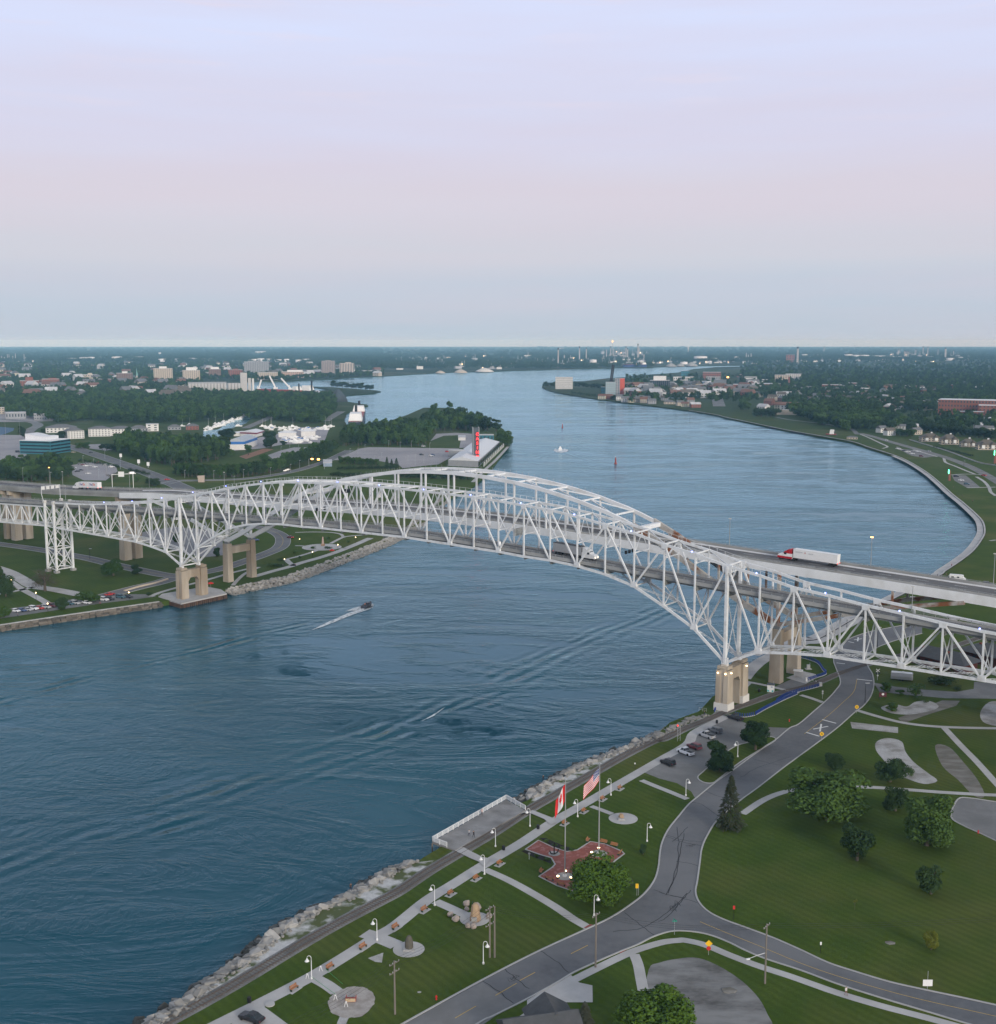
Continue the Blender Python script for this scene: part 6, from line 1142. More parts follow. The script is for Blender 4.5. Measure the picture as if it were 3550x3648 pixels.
for a, b in zip(*(lambda q: (q, q[1:]))(smooth_path([D(*p) for p in ((440, 1128), (500, 1115), (560, 1102), (650, 1069), (742, 1033), (790, 1006), (850, 952))], 8))):
    L_ = (b - a).length; d = (b - a) / L_; n_ = Vector((d.y, -d.x, 0)); k = 0
    while k < L_:
        for r_ in range(5):
            p = a + d * (k + rn.uniform(-.5, .5)) + n_ * (2.4 - r_ * 1.2 + rn.uniform(-.4, .4)); s = rn.uniform(.8, 1.7); z = -.2 + r_ * .58 + rn.uniform(-.15, .2)
            if s > 1.25 and r_ > 0 and cnt < 295: o = child('stone', pmesh(rock_me[rn.randrange(8)], stone_m[2 if r_ > 2 else rn.randrange(3)]), rp2, (p.x, p.y, z)); o.scale = (s * 1.3, s, s * .8); o.rotation_euler = (rn.uniform(-.5, .5), rn.uniform(-.5, .5), rn.uniform(0, 3)); cnt += 1
            else: c_ = rock_me[rn.randrange(8)]; M4 = Matrix.Translation((p.x, p.y, z)) @ Matrix.Rotation(rn.uniform(0, 6), 4, 'Z') @ Matrix.Diagonal((s * 1.2, s, s * .7, 1)); sm2.add([M4 @ v.co for v in c_.vertices], [tuple(q.vertices) for q in c_.polygons])
        k += 1.3
o = sm2.build('small_stones', stone_m[1], rp2); o['kind'] = 'stuff'
# cars on the opposite shore
sd_ = math.atan2((V('i', 680, 1000) - V('i', 100, 1095)).y, (V('i', 680, 1000) - V('i', 100, 1095)).x)
for i, (x, y, c_, k_, lb) in enumerate(((20, 1108, 'grey', 'suv', 'dark car half hidden by the tree at the left edge'), (105, 1098, 'white', 'sedan', 'white car, leftmost clear one in the shore row'), (148, 1095, 'blue', 'sedan', 'blue car, second in the shore row'), (190, 1090, 'silver', 'sedan', 'silver car, third in the shore row'), (228, 1083, 'white', 'suv', 'tall white car left of the red car'), (267, 1080, 'red', 'sedan', 'bright red car in the shore row'), (312, 1074, 'silver', 'suv', 'silver car by the lit lamp'), (354, 1065, 'maroon', 'suv', 'dark maroon car left of the shore tree'), (472, 1050, 'teal', 'sedan', 'teal car right of the shore tree'), (512, 1046, 'silver', 'suv', 'pale car right of the teal car'), (590, 1043, 'white', 'sedan', 'white car under the light green tree'), (705, 1022, 'white', 'suv', 'white car right of the light green tree'), (743, 1019, 'black', 'suv', 'black car right of the white one'), (820, 1005, 'teal', 'suv', 'dark teal car near the right lamp'), (870, 1003, 'black', 'sedan', 'black car at the right end of the shore row'))): car(k_, c_, V('i', x, y + 6), sd_ - 1.25, lb)
car('sedan', 'red', V('i', 745, 992), sd_, 'dark red car crossing behind the shore row'); car('sedan', 'maroon', V('j', 255, 603), 2.4, 'maroon car driving on the loop road', lit=True); car('sedan', 'white', V('2', 560, 630), .3, 'white car on the road behind the truss') ; car('suv', 'blue', V('2', 1570, 905), .5, 'dark blue car parked behind the arch pier')
# opposite-bank park trees
for a in (('1', (590, 1410), (590, 1040), 420, 'sparse', 0, 'bare brownish willow like tree beside the steel tower', BRN), ('1', (1480, 1210), (1480, 980), 270, 'near', 0, 'round green tree in front of the park road', LEAF), ('1', (1790, 1190), (1800, 1060), 150, 'near', 1, 'small dark tree right of the round one', LEAF_D), ('1', (810, 1650), (800, 1460), 170, 'near', 2, 'dark tree in the middle of the shore cars', LEAF_D), ('1', (1170, 1560), (1160, 1400), 310, 'near', 3, 'light green tree over the shore cars', LEAF), ('i', (40, 1000), (40, 830), 120, 'big', 0, 'dark tree at the left edge above the lawn', LEAF_D), ('i', (30, 1140), (30, 1060), 100, 'near', 0, 'light tree at the left edge over the shore', LEAF), ('i', (8, 960), (0, 780), 60, 'near', 1, 'tree cut by the left edge', LEAF_D), ('2', (540, 920), (535, 780), 95, 'near', 2, 'green tree behind the truss over the car park', LEAF), ('2', (1065, 1110), (1065, 980), 100, 'near', 1, 'green tree left of the arch pier', LEAF), ('i', (1010, 995), (1010, 965), 50, 'bush', 1, 'round bush at the end of the shore car park', LEAF_D)): vtree(*a)
sheet('car_park', VS('2', (100, 790), (500, 720), (1000, 760), (1150, 900), (1160, 1090), (900, 1120), (600, 1050), (250, 960), (90, 900)), lotm, .02, 'pale car park seen through the left truss arm')
# ---- roads inland
cl(road('n', ((600, 420), (760, 470), (1050, 560), (1400, 680), (1700, 790), (1904, 872), (2100, 960)), 15, label='main road running from the glass office to the bridge', dz=.05))
cl(road('o', ((-60, 905), (100, 868), (300, 862), (600, 856), (900, 840), (1200, 800), (1450, 750), (1650, 690), (1800, 640), (1904, 590), (2050, 520)), 9, label='road curving along the tree belt', dz=.06)); road('n', ((300, 330), (360, 280), (430, 240), (380, 205), (200, 185), (0, 165)), 14, asph_l, .05, 'side road behind the glass office', False); road('o', ((870, 270), (1000, 215), (1100, 170), (1190, 130)), 12, asph_l, .05, 'road into the harbour woods', False); road('o', ((1770, 190), (1850, 140), (1960, 80)), 14, asph_l, .05, 'road beside the ore dock', False)
lav = mat('pale_car_park', (.34, .325, .335), .95, .08, .05, color2=(.28, .27, .28), mottle=.02)
for v, pts, lb in (('n', ((800, 690), (900, 672), (1010, 660), (1200, 668), (1310, 700), (1330, 760), (1195, 862), (950, 862), (820, 800)), 'pale car park of the glass office'), ('n', ((-300, 330), (0, 345), (250, 350), (320, 420), (290, 640), (150, 660), (0, 665), (-300, 700)), 'pale customs plaza at the left edge'), ('n', ((1000, 455), (1130, 450), (1330, 500), (1200, 525), (1010, 500)), 'car park beside the wood'), ('o', ((1125, 575), (1280, 520), (1420, 488), (1690, 488), (1580, 555), (1400, 600), (1215, 645)), 'empty pale car park behind the tree belt'), ('p', ((-60, 700), (80, 650), (240, 580), (330, 566), (1000, 574), (1280, 578), (1180, 680), (1060, 745), (850, 765), (690, 785), (640, 745), (420, 705), (200, 700)), 'wide pale car park left of the casino'), ('p', ((980, 500), (1040, 425), (1250, 415), (1420, 425), (1430, 560), (1280, 575), (1300, 470), (1280, 440), (1120, 445)), 'grey yard behind the casino'), ('o', ((560, 400), (1000, 380), (1250, 330), (1500, 260), (1820, 270), (1760, 440), (1300, 455), (1050, 500), (700, 530)), 'gravel boat yard of the marina'), ('n', ((-200, 60), (250, 90), (600, 130), (600, 190), (300, 200), (-200, 200)), 'yard of the flat roofed depots')): sheet('car_park', VS(v, *pts), lav, .03, lb)
sheet('pond', VS('n', (-200, 260), (0, 255), (160, 270), (150, 300), (60, 335), (0, 350), (-200, 350)), mat('blue_court', (.06, .12, .20), .8, .1, .1), .05, 'dark blue paved court at the left edge'); sheet('dirt_yard', VS('o', (800, 590), (950, 545), (1080, 500), (1190, 510), (1050, 560), (880, 620)), mat('red_earth', (.25, .13, .08), .95, .15, .3), .04, 'red earth patch by the boat shed'); mwat = MATS.get('river_water') or bpy.data.materials['river_water']
for pts in (((395, 300), (560, 285), (680, 215), (850, 120), (940, 115), (950, 150), (880, 215), (720, 270), (560, 370), (390, 385)),): sheet('harbour_basin', VS('o', *pts), mwat, .05, 'narrow marina basin full of boats')
# ---- buildings
wh_ = mat('white_wall', (.68, .67, .65), .85, .05, .3); roofg = mat('grey_roof', (.15, .155, .16), .9, .12, .4); roofw = mat('white_roof', (.70, .71, .73), .8, .05, .2); brick = mat('red_brick_wall', (.24, .10, .075), .9, .12, .6); brownb = mat('brown_brick_wall', (.20, .14, .12), .9, .1, .6); beige = mat('beige_wall', (.48, .42, .35), .9, .06, .4); greyw = mat('grey_wall', (.30, .31, .33), .85, .08, .3); winm = mat('far_window', (.06, .075, .09), .15, .1, .5, spec=.6); tealg = mat('teal_glass', (.05, .18, .23), .12, .15, .15, spec=.7); blackg = mat('black_glass', (.02, .03, .04), .1, .1, .2, spec=.7); rooflt = mat('pale_roof', (.50, .50, .51), .85, .1, .2)
WM = {}
def place(v, x0, x1, yb, yt):
    b, h = height_of(vpx(v, (x0 + x1) / 2, yb), vpx(v, (x0 + x1) / 2, yt)); return b, (x1 - x0) * VW[v][2] * mpp(b), h
def bld(v, x0, x1, yb, yt, m, lb, dep=.7, rows=0, cols=0, roof=None, turn=0.0, name='building', cat='building', wm=None, pent=None, gab=0, wx=.42, wz=.45, grp=None):
    b, wd, h = place(v, x0, x1, yb, yt); rz = -math.atan2(b.x, b.y) + turn; dp = max(6, wd * dep) if dep < 5 else dep; gh = h * gab; h -= gh
    wd2 = wd / (abs(math.cos(turn)) + abs(math.sin(turn)) * dp / max(wd, 1)) if turn else wd
    e = tag(empty(name, (b.x + b.x / b.y * dp / 2, b.y + dp / 2, GZ), rz), lb, cat, grp); MB().box((0, 0, h / 2), (wd2, dp, h)).build('wall', m, e)
    if gab: MB().hip((0, 0, h), (wd2, dp), 0, gh, .5).build('roof', roof or roofg, e)
    else: MB().box((0, 0, h + .15), (wd2 + .4, dp + .4, .5)).build('roof', roof or rooflt, e)
    if pent: MB().box((wd2 * pent[0], 0, h + h * pent[2] / 2), (wd2 * pent[1], dp * .5, h * pent[2])).build('penthouse', pent[3] if len(pent) > 3 else m, e)
    if rows:
        for sx, sy, L_, ca_ in ((0, -1, wd2, 0), (-1, 0, dp, 1)):
            if ca_ and (not turn): continue
            cc = cols if not ca_ else max(2, int(cols * dp / wd2)); k = (round(L_ / cc * wx, 1), round(h / rows * wz, 1), ca_)
            if k not in WM: WM[k] = MB().box((0, 0, 0), (k[0], .3, k[1]) if not ca_ else (.3, k[0], k[1])).mesh('window')
            for r_ in range(rows):
                for c in range(cc):
                    t = -L_ / 2 + L_ * (c + .5) / cc; child('window', pmesh(WM[k], wm or winm), e, (t, -dp / 2 - .05, h * (r_ + .55) / rows) if not ca_ else (-math.copysign(wd2 / 2 + .05, -turn) if False else (wd2 / 2 + .05 if turn < 0 else -wd2 / 2 - .05), t, h * (r_ + .55) / rows))
    return e, wd2, dp, h
# glass office
e, wd, dp, h = bld('n', 285, 752, 565, 415, tealg, 'glass office block with teal bands and white curved roof', .75, 4, 1, roofw, -.62, wm=blackg, wx=.96, wz=.42)
m = MB(); loft(m, [[(x, -dp * .3, h + .4), (x, -dp * .3, h + z), (x, dp * .3, h + z), (x, dp * .3, h + .4)] for x, z in ((-wd * .45, 6.5), (-wd * .25, 5.6), (-wd * .05, 4.0), (wd * .1, 4.2), (wd * .25, 4.0))]); m.build('curved_roof', roofw, e)
for v, x0, x1, yb, yt, m_, lb, kw in (('n', 540, 850, 322, 232, wh_, 'long white apartment house with dark roof behind the glass office', dict(rows=2, cols=8, gab=.4)), ('n', 735, 940, 392, 262, wh_, 'white gabled apartment house with brick balconies', dict(rows=4, cols=6, gab=.3, turn=.3)), ('n', 1015, 1240, 365, 250, wh_, 'stepped white apartments with grey roof left of the wood', dict(rows=4, cols=7, gab=.25)), ('n', 1240, 1500, 355, 250, wh_, 'white terraced apartments half behind the wood', dict(rows=3, cols=8, gab=.3)), ('n', 1480, 1665, 310, 240, greyw, 'grey roofed row with arched dormers', dict(rows=1, cols=6, gab=.5)), ('n', 1660, 1790, 305, 226, wh_, 'square white tower house above the wood', dict(rows=3, cols=2)), ('o', 0, 140, 290, 230, greyw, 'grey roofed marina house left of the red gables', dict(rows=1, cols=4, gab=.5)), ('o', 205, 340, 290, 222, brick, 'red gabled marina house', dict(rows=2, cols=4, gab=.35)), ('n', -40, 45, 110, 38, beige, 'beige tower block cut by the left edge', dict(rows=3, cols=3)), ('n', 80, 280, 165, 95, greyw, 'low flat depot at the far left', dict(rows=1, cols=7)), ('n', 270, 350, 120, 82, beige, 'small cream plant room on the depots', {}), ('n', 400, 605, 178, 110, greyw, 'low flat depot in front of the woods', dict(rows=2, cols=8)), ('o', 1250, 1445, 372, 302, wh_, 'white boat shed beside the boat yard', dict(gab=.3, roof=roofw)), ('o', 1505, 1662, 365, 282, wh_, 'white boat shed with a lamp right of the boat yard', dict(gab=.3, roof=roofw)), ('o', 745, 975, 360, 308, wh_, 'low white boat shed behind the blue roof', dict(gab=.3, roof=roofw)), ('o', 1755, 1850, 705, 665, mat('blue_white_wall', (.25, .32, .42), .7, .3, .3), 'small blue and white bus kiosk by the traffic lights', dict(dep=4))): bld(v, x0, x1, yb, yt, m_, lb, **kw)
def shed(v, A_, B_, C_, yt, wallm, band, roofm, lb):
    a, b, c = V(v, *A_), V(v, *B_), V(v, *C_); b_, h = height_of(vpx(v, *A_), vpx(v, A_[0], yt)); d = a + c - b
    e = tag(empty('boat_shed', (0, 0, 0)), lb, 'building'); MB().prism([P2(a), P2(b), P2(c), P2(d)], GZ, GZ + h * .68).build('wall', wallm, e); MB().prism([P2(p + (p - (a + c) / 2) * .01) for p in (a, b, c, d)], GZ + h * .68, GZ + h).build('fascia', band, e)
    m1, m2 = (a + b) / 2, (d + c) / 2; m = MB(); Z = lambda p, z: (p.x, p.y, z); m.add([Z(a, GZ + h), Z(b, GZ + h), Z(c, GZ + h), Z(d, GZ + h), Z(m1, GZ + h * 1.45), Z(m2, GZ + h * 1.45)], [(0, 4, 5, 3), (4, 1, 2, 5), (0, 1, 4), (2, 3, 5)]); m.build('roof', roofm, e)
bluep = mat('blue_fascia', (.03, .15, .45), .6, .05, .5); shed('o', (652, 518), (865, 515), (1008, 462), 425, wh_, bluep, mat('metal_roof', (.38, .42, .46), .5, .05, .1), 'white boat shed with blue fascia and grey roof'); shed('o', (812, 362), (1000, 370), (1088, 345), 315, wh_, mat('maroon_fascia', (.20, .03, .07), .6, .05, .5), roofw, 'white boat shed with maroon gable')
# casino: long hall with an arcade to the river, and the sign tower
A_, B_, C_ = V('p', 1165, 760), V('p', 1475, 775), V('p', 1700, 560)
e = tag(empty('casino_hall', (0, 0, 0)), 'long white roofed casino hall at the waterside', 'building'); d_ = A_ + C_ - B_; MB().prism([P2(A_), P2(B_), P2(C_), P2(d_)], GZ, GZ + 5.5).build('wall', greyw, e); mid1, mid2 = A_.lerp(B_, .45), d_.lerp(C_, .45); m = MB(); m.add([(p.x, p.y, z) for p, z in ((A_, GZ + 5.5), (B_, GZ + 5.6), (C_, GZ + 5.6), (d_, GZ + 5.5), (mid1, GZ + 9), (mid2, GZ + 9))], [(0, 4, 5, 3), (4, 1, 2, 5), (0, 1, 4), (2, 3, 5)]); m.build('roof', roofw, e)
for i in range(12):
    p = B_.lerp(C_, (i + .5) / 12); d = (C_ - B_).normalized(); n_ = Vector((d.y, -d.x, 0)); MB().box((p.x + n_.x * .2, p.y + n_.y * .2, GZ + 2.8), ((C_ - B_).length / 12 * .7, .5, 4), math.atan2(d.y, d.x)).build('window', blackg, e)
    MB().tube([(p.x + n_.x * 5 + d.x * 4.5 * math.cos(t), p.y + n_.y * 5 + d.y * 4.5 * math.cos(t), GZ + 4.2 * math.sin(t)) for t in [k * math.pi / 8 for k in range(9)]], .25, 5).build('arch_frame', white_p, e)
b, h = height_of(vpx('p', 1452, 728), vpx('p', 1452, 362)); wd = 84 * VW['p'][2] * mpp(b)
e = tag(empty('sign_tower', (b.x, b.y, GZ), -math.atan2(b.x, b.y) + .1), 'dark square tower with red CASINO letters', 'tower'); MB().box((0, 0, h / 2), (wd * .8, wd * .8, h)).build('shaft', mat('tower_dark', (.085, .10, .115), .7, .2, .3), e); [MB().box((x * wd * .37, y * wd * .37, h / 2 + .3), (wd * .1, wd * .1, h + .8)).build('corner_post', greyw, e) for x in (-1, 1) for y in (-1, 1)]
neon = mat('red_neon', (.8, .05, .04), .4, 0, 1, emit=(1, .03, .04), estr=3.2); MB().box((wd * .16, -wd * .42, h * .5), (wd * .36, .4, h * .78)).build('sign_backing', mat('sign_backing', (.16, .02, .025), .6, .1, 1), e)
for i, ch in enumerate('CASINO'): text_mesh(ch, h * .115, 'letter', neon, e, Matrix.Translation((wd * .16, -wd * .42 - .35, h * (.82 - i * .128))) @ Matrix.Rotation(math.pi / 2, 4, 'X'), .15, .05)
road('p', ((1420, 930), (1560, 790), (1660, 700), (1790, 560)), 3, walk, .06, 'concrete wharf walk beside the casino', False, 'wharf_walk')
for v, x0, x1, yb, yt, m_, lb, kw in (('p', 1170, 1330, 668, 600, greyw, 'low flat entrance wing of the casino', dict(dep=10)), ('p', 1490, 1640, 500, 440, tealg, 'grey plant building behind the sign tower', dict(rows=1, cols=4, dep=12)), ('p', 1270, 1345, 495, 465, wh_, 'white truck box parked behind the casino', dict(dep=4, name='storage_container', cat='container'))): bld(v, x0, x1, yb, yt, m_, lb, **kw)
# grain elevator
gr, gw, gh = place('r', 68, 420, 480, 385); e = tag(empty('grain_elevator', (gr.x, gr.y, GZ), -math.atan2(gr.x, gr.y) + .0), 'long grey grain elevator with a row of concrete silos', 'grain elevator'); silom = mat('silo_concrete', (.46, .45, .44), .9, .08, .05)
sme = MB().lathe((0, 0, 0), [(gw / 12 / 2, 0), (gw / 12 / 2, gh * .88)], 14).mesh('silo', True)
for i in range(12): child('silo', pmesh(sme, silom), e, (-gw / 2 + gw * (i + .5) / 12, 0, 0)); child('silo', pmesh(sme, silom), e, (-gw / 2 + gw * (i + .5) / 12, gw / 12, 0))
for i in range(4): child('silo', pmesh(sme, silom), e, (gw / 2 + gw / 12 * (i + .9), -2, 0))
MB().box((0, 4, gh * .94), (gw, gw / 9, gh * .16)).build('gallery', greyw, e); MB().box((gw * .5 + gw * .17, 3, gh * .45), (gw * .31, gw / 9, gh * .92)).build('gallery', greyw, e); x_ = gw * (548 + 31 - 244) / 352; MB().box((x_, 0, gh * .98), (gw * .175, gw * .13, gh * 1.95)).build('headhouse', silom, e); MB().box((x_ + gw * .15, 0, gh * .7), (gw * .08, gw * .08, gh * 1.4)).build('headhouse', silom, e); MB().tube([(x_ + gw * .24, 0, 0), (x_ + gw * .24, 0, gh * 1.35)], gw * .03, 8).build('chimney', wh_, e)
for i in range(9): MB().bar((-gw * .4 + i * gw * .12, 2, gh), (-gw * .36 + i * gw * .12, 2, gh * 1.45), .6, .6).build('spout_frame', dgreen, e)
# city towers and blocks
for v, x0, x1, yb, yt, m_, lb, rows, cols, kw in (('q', 208, 368, 442, 372, brick, 'red brick block with white roof edge, leftmost of two', 5, 7, dict(pent=(0, .4, .5))), ('q', 422, 568, 436, 355, brick, 'red brick block with white roof edge, right of two', 6, 7, dict(pent=(.1, .5, .12))), ('q', 812, 938, 372, 312, beige, 'beige block above the trees left of the brown tower', 3, 6, dict(pent=(0, .3, .25))), ('q', 952, 1075, 385, 355, brick, 'low red brick block right of the beige one', 1, 8, {}), ('q', 1140, 1282, 402, 298, brownb, 'dark brown apartment tower beside the church', 11, 7, dict(pent=(0, .3, .14, wh_))), ('q', 1500, 1670, 388, 252, beige, 'twin winged beige apartment tower with rounded top', 13, 9, dict(pent=(0, .4, .14, wh_))), ('r', 12, 168, 385, 270, beige, 'stepped cream apartment tower above the silos', 11, 8, dict(pent=(0, .6, .25, wh_))), ('r', 262, 372, 350, 258, brownb, 'brown tower with white top behind the silos', 10, 6, dict(pent=(0, .7, .22, wh_))), ('r', 453, 582, 345, 265, brick, 'reddish block left of the wide grey tower', 8, 7, dict(pent=(0, .4, .12))), ('r', 606, 836, 308, 188, greyw, 'wide grey slab tower, widest in the city', 14, 14, dict(pent=(-.25, .2, .06))), ('r', 736, 922, 362, 290, beige, 'cream waterfront flats before the wide grey tower', 6, 10, {}), ('r', 966, 1175, 342, 285, mat('pink_wall', (.46, .34, .28), .9, .06, .4), 'low pink office block on the waterfront', 3, 12, dict(pent=(.1, .7, .3, wh_))), ('r', 1352, 1480, 325, 180, mat('taupe_wall', (.30, .26, .25), .9, .06, .4), 'taupe office tower, left of the two on the shore', 13, 8, dict(pent=(0, .4, .05))), ('r', 1528, 1665, 318, 202, mat('cream_wall', (.55, .48, .42), .9, .06, .4), 'cream tower with vertical ribs, right of the two on the shore', 1, 9, dict(pent=(.1, .4, .08), wz=.9)), ('q', 968, 1022, 438, 405, mat('pale_blue_wall', (.40, .46, .52), .8, .05, .3), 'pale blue building among the trees', 2, 3, {}), ('q', 800, 840, 548, 515, wh_, 'white house gable above the woods', 0, 0, dict(gab=.4)), ('q', 240, 300, 700, 668, beige, 'cream building behind the woods', 0, 0, {}), ('r', 215, 262, 320, 288, greyw, 'small grey block left of the brown tower', 2, 3, {}), ('r', 1700, 1840, 305, 272, greyw, 'low grey waterfront building right of the towers', 1, 8, {})): bld(v, x0, x1, yb, yt, m_, lb, rows=rows, cols=cols, **kw)
b, wd, h = place('q', 1285, 1335, 378, 320); e = tag(empty('church', b, -math.atan2(b.x, b.y)), 'stone church with a green copper spire beside the brown tower', 'church'); MB().box((-wd * .15, 8, h * .35), (wd * .7, 20, h * .7)).build('nave', beige, e); MB().gable((-wd * .15, 8, h * .7), (20, wd * .7), 1.57, h * .35).build('roof', roofg, e); MB().box((wd * .35, 0, h * .5), (wd * .25, wd * .25, h)).build('tower', beige, e); MB().lathe((wd * .35, 0, h), [(wd * .16, 0), (.05, h * 1.35)], 8).build('spire', mat('copper_green', (.20, .38, .33), .7, .1, .3), e)
def wtower(v, x, yb, yt, wpx, lb): b, wd, h = place(v, x - wpx / 2, x + wpx / 2, yb, yt); e = tag(empty('water_tower', b), lb, 'water tower'); MB().tube([(0, 0, 0), (0, 0, h * .6)], wd * .2, 8).build('stem', wh_, e); MB().lathe((0, 0, 0), [(wd * .2, h * .5), (wd * .5, h * .65), (wd * .5, h * .9), (wd * .2, h)], 12).build('tank', wh_, e, True)
wtower('q', 1550, 132, 95, 24, 'white water tower on the horizon above the tanks'); wtower('s', 1315, 135, 75, 12, 'thin water tower beyond the refinery')
# storage tanks
tankm = mat('white_tank', (.80, .78, .79), .6, .04, .02)
def tank(v, x0, x1, yb, yt, lb, grp='white storage tanks on the plain'): b, wd, h = place(v, x0, x1, yb, yt); e = tag(empty('storage_tank', b), lb, 'tank', grp); MB().lathe((0, 0, 0), [(wd / 2, 0), (wd / 2, h)], 20).build('shell', tankm, e); MB().lathe((0, 0, h), [(wd / 2 + .3, 0), (wd * .3, h * .08), (.5, h * .12)], 20).build('roof', rooflt, e)
rn = random.Random(4)
for v, L_ in (('q', ((500, 590, 165, 148), (590, 660, 172, 152), (640, 755, 180, 152), (775, 860, 180, 145), (850, 915, 180, 142), (930, 1000, 165, 140), (990, 1078, 172, 150), (1088, 1180, 178, 138), (1218, 1330, 185, 158), (1298, 1390, 162, 137), (1378, 1450, 178, 158), (1440, 1515, 180, 155), (1540, 1612, 185, 158), (1600, 1665, 182, 165), (1700, 1805, 182, 157), (1825, 1904, 180, 153), (1232, 1280, 138, 122), (370, 412, 158, 142))), ('r', ((50, 130, 180, 152), (120, 230, 180, 157), (250, 300, 176, 153), (290, 355, 176, 160), (480, 595, 178, 163), (632, 735, 183, 160), (730, 795, 183, 155), (812, 882, 180, 157), (895, 962, 186, 165), (985, 1035, 186, 160), (1065, 1080, 184, 155), (1098, 1155, 190, 167), (1165, 1245, 185, 160), (705, 760, 106, 87), (755, 808, 106, 86), (1778, 1800, 160, 150))), ('t', ((760, 820, 158, 132), (815, 880, 160, 137), (875, 945, 160, 137), (940, 1010, 160, 140), (1005, 1075, 160, 142), (1070, 1140, 162, 144), (1130, 1200, 162, 146), (1270, 1330, 165, 150), (1380, 1460, 165, 148), (1520, 1590, 178, 160), (1600, 1655, 172, 152), (440, 480, 150, 132))), ('s', ((885, 955, 232, 200), (455, 485, 238, 212), (480, 540, 248, 195), (625, 685, 235, 210), (1250, 1310, 232, 212), (1365, 1475, 200, 165), (1490, 1560, 200, 180), (1705, 1740, 190, 168), (205, 260, 105, 95)))):
    for i, (x0, x1, yb, yt) in enumerate(L_): tank(v, x0, x1, yb, yt, {'q': 'white storage tank in the far row left of the grain elevator', 'r': 'white storage tank in the far row behind the city towers', 't': 'white storage tank at the far refinery on the right', 's': 'white storage tank at the refinery on the river'}[v], {'q': 'far tanks on the left', 'r': 'far tanks behind the city', 't': 'far tanks on the right', 's': 'refinery tanks on the river'}[v])
# stacks, columns and refinery plant
def stack(v, x, yb, yt, wpx, lb, m_, grp=None, top=None):
    b, wd, h = place(v, x - wpx / 2, x + wpx / 2, yb, yt); e = tag(empty('chimney_stack', b), lb, 'chimney', grp); MB().tube([(0, 0, 0), (0, 0, h * .9)], [wd * .55, wd * .42], 8).build('shaft', m_, e); MB().tube([(0, 0, h * .9), (0, 0, h)], wd * .44, 8).build('top_band', top or black_m, e)
stackm = mat('stack_concrete', (.42, .40, .40), .9, .05, .1)
for x, yb, yt, wp, lb in ((212, 258, 92, 13, 'grey stack at the left end of the refinery'), (393, 215, 80, 11, 'tall stack with black top, second from the left'), (450, 210, 90, 10, 'stack with black top, third from the left'), (657, 185, 80, 9, 'dark slim stack beside the flare'), (683, 185, 100, 8, 'pale slim stack right of the flare'), (787, 195, 80, 10, 'stack, left of the close pair'), (801, 195, 95, 10, 'stack, right of the close pair'), (888, 200, 58, 12, 'tallest black topped stack of the refinery'), (940, 205, 148, 9, 'short pale column by the freighter'), (265, 200, 155, 10, 'short column right of the left stack'), (622, 190, 108, 8, 'thin mast left of the flare'), (1170, 205, 172, 7, 'short post right of the freighter'), (1808, 195, 135, 9, 'pale column, first of the far trio'), (1825, 195, 150, 9, 'pale column, middle of the far trio'), (1848, 195, 140, 9, 'pale column, last of the far trio')): stack('s', x, yb, yt, wp, lb, stackm, None, None if yt < 100 else stackm)
for x, yb, yt, wp, lb in ((405, 202, 75, 16, 'single broad stack standing right of the river bend'), (606, 120, 68, 5, 'thin mast on the horizon'), (838, 95, 58, 4, 'thin mast on the horizon farther right'), (1165, 145, 95, 9, 'dark column at the far right refinery, leftmost'), (1212, 165, 102, 6, 'pale column, first of four at the far right refinery'), (1220, 165, 104, 6, 'pale column, second of four at the far right refinery'), (1230, 165, 104, 6, 'pale column, third of four at the far right refinery'), (1240, 165, 104, 6, 'pale column, last of four at the far right refinery'), (1352, 145, 70, 7, 'tall dark stack of the far right refinery'), (1388, 145, 72, 7, 'tall dark stack right of its twin'), (1465, 145, 85, 5, 'thin dark stack farther right'), (1520, 170, 80, 14, 'lattice column of the far right refinery'), (1298, 150, 92, 6, 'slim dark column between the refinery groups'), (1582, 150, 100, 6, 'slim column at the right end of the refinery')): stack('t', x, yb, yt, wp, lb, stackm)
for i, (x, yt) in enumerate(((18, 130), (45, 140), (75, 112), (90, 115), (126, 130), (152, 105), (236, 112), (250, 140))): stack('q', x, 180, yt, 7, 'pale refinery column on the far left horizon', stackm, 'columns of the far left refinery', stackm)
plant = mat('plant_steel', (.36, .37, .40), .7, .25, .04); glow = mat('plant_light', (1, .8, .5), .4, 0, 1, emit=(1, .70, .35), estr=6)
rn = random.Random(12)
def plantfield(v, xr, yr, n, lb, hpx, whiteshare=.5):
    for i in range(n):
        x = rn.uniform(*xr); y = rn.uniform(*yr); wp = rn.uniform(8, 40); b, wd, h = place(v, x, x + wp, y, y - rn.uniform(*hpx)); wt_ = rn.random() < whiteshare; e = tag(empty('plant_unit', b, rn.uniform(-.4, .4)), ('white ' if wt_ else 'grey ') + lb, 'industrial plant', lb); MB().box((0, 0, h * .35), (wd, wd * .6, h * .7)).build('block', wh_ if wt_ else plant, e)
        for q in range(rn.randint(1, 3)): xx = rn.uniform(-.4, .4) * wd; MB().tube([(xx, 0, h * .6), (xx, 0, h * rn.uniform(.9, 1.6))], max(.8, wd * .05), 6).build('column', plant, e)
        if rn.random() < .3: MB().box((rn.uniform(-.4, .4) * wd, -wd * .31, h * .6), (wd * .09 + 1, .6, wd * .09 + 1)).build('lamp', glow, e)
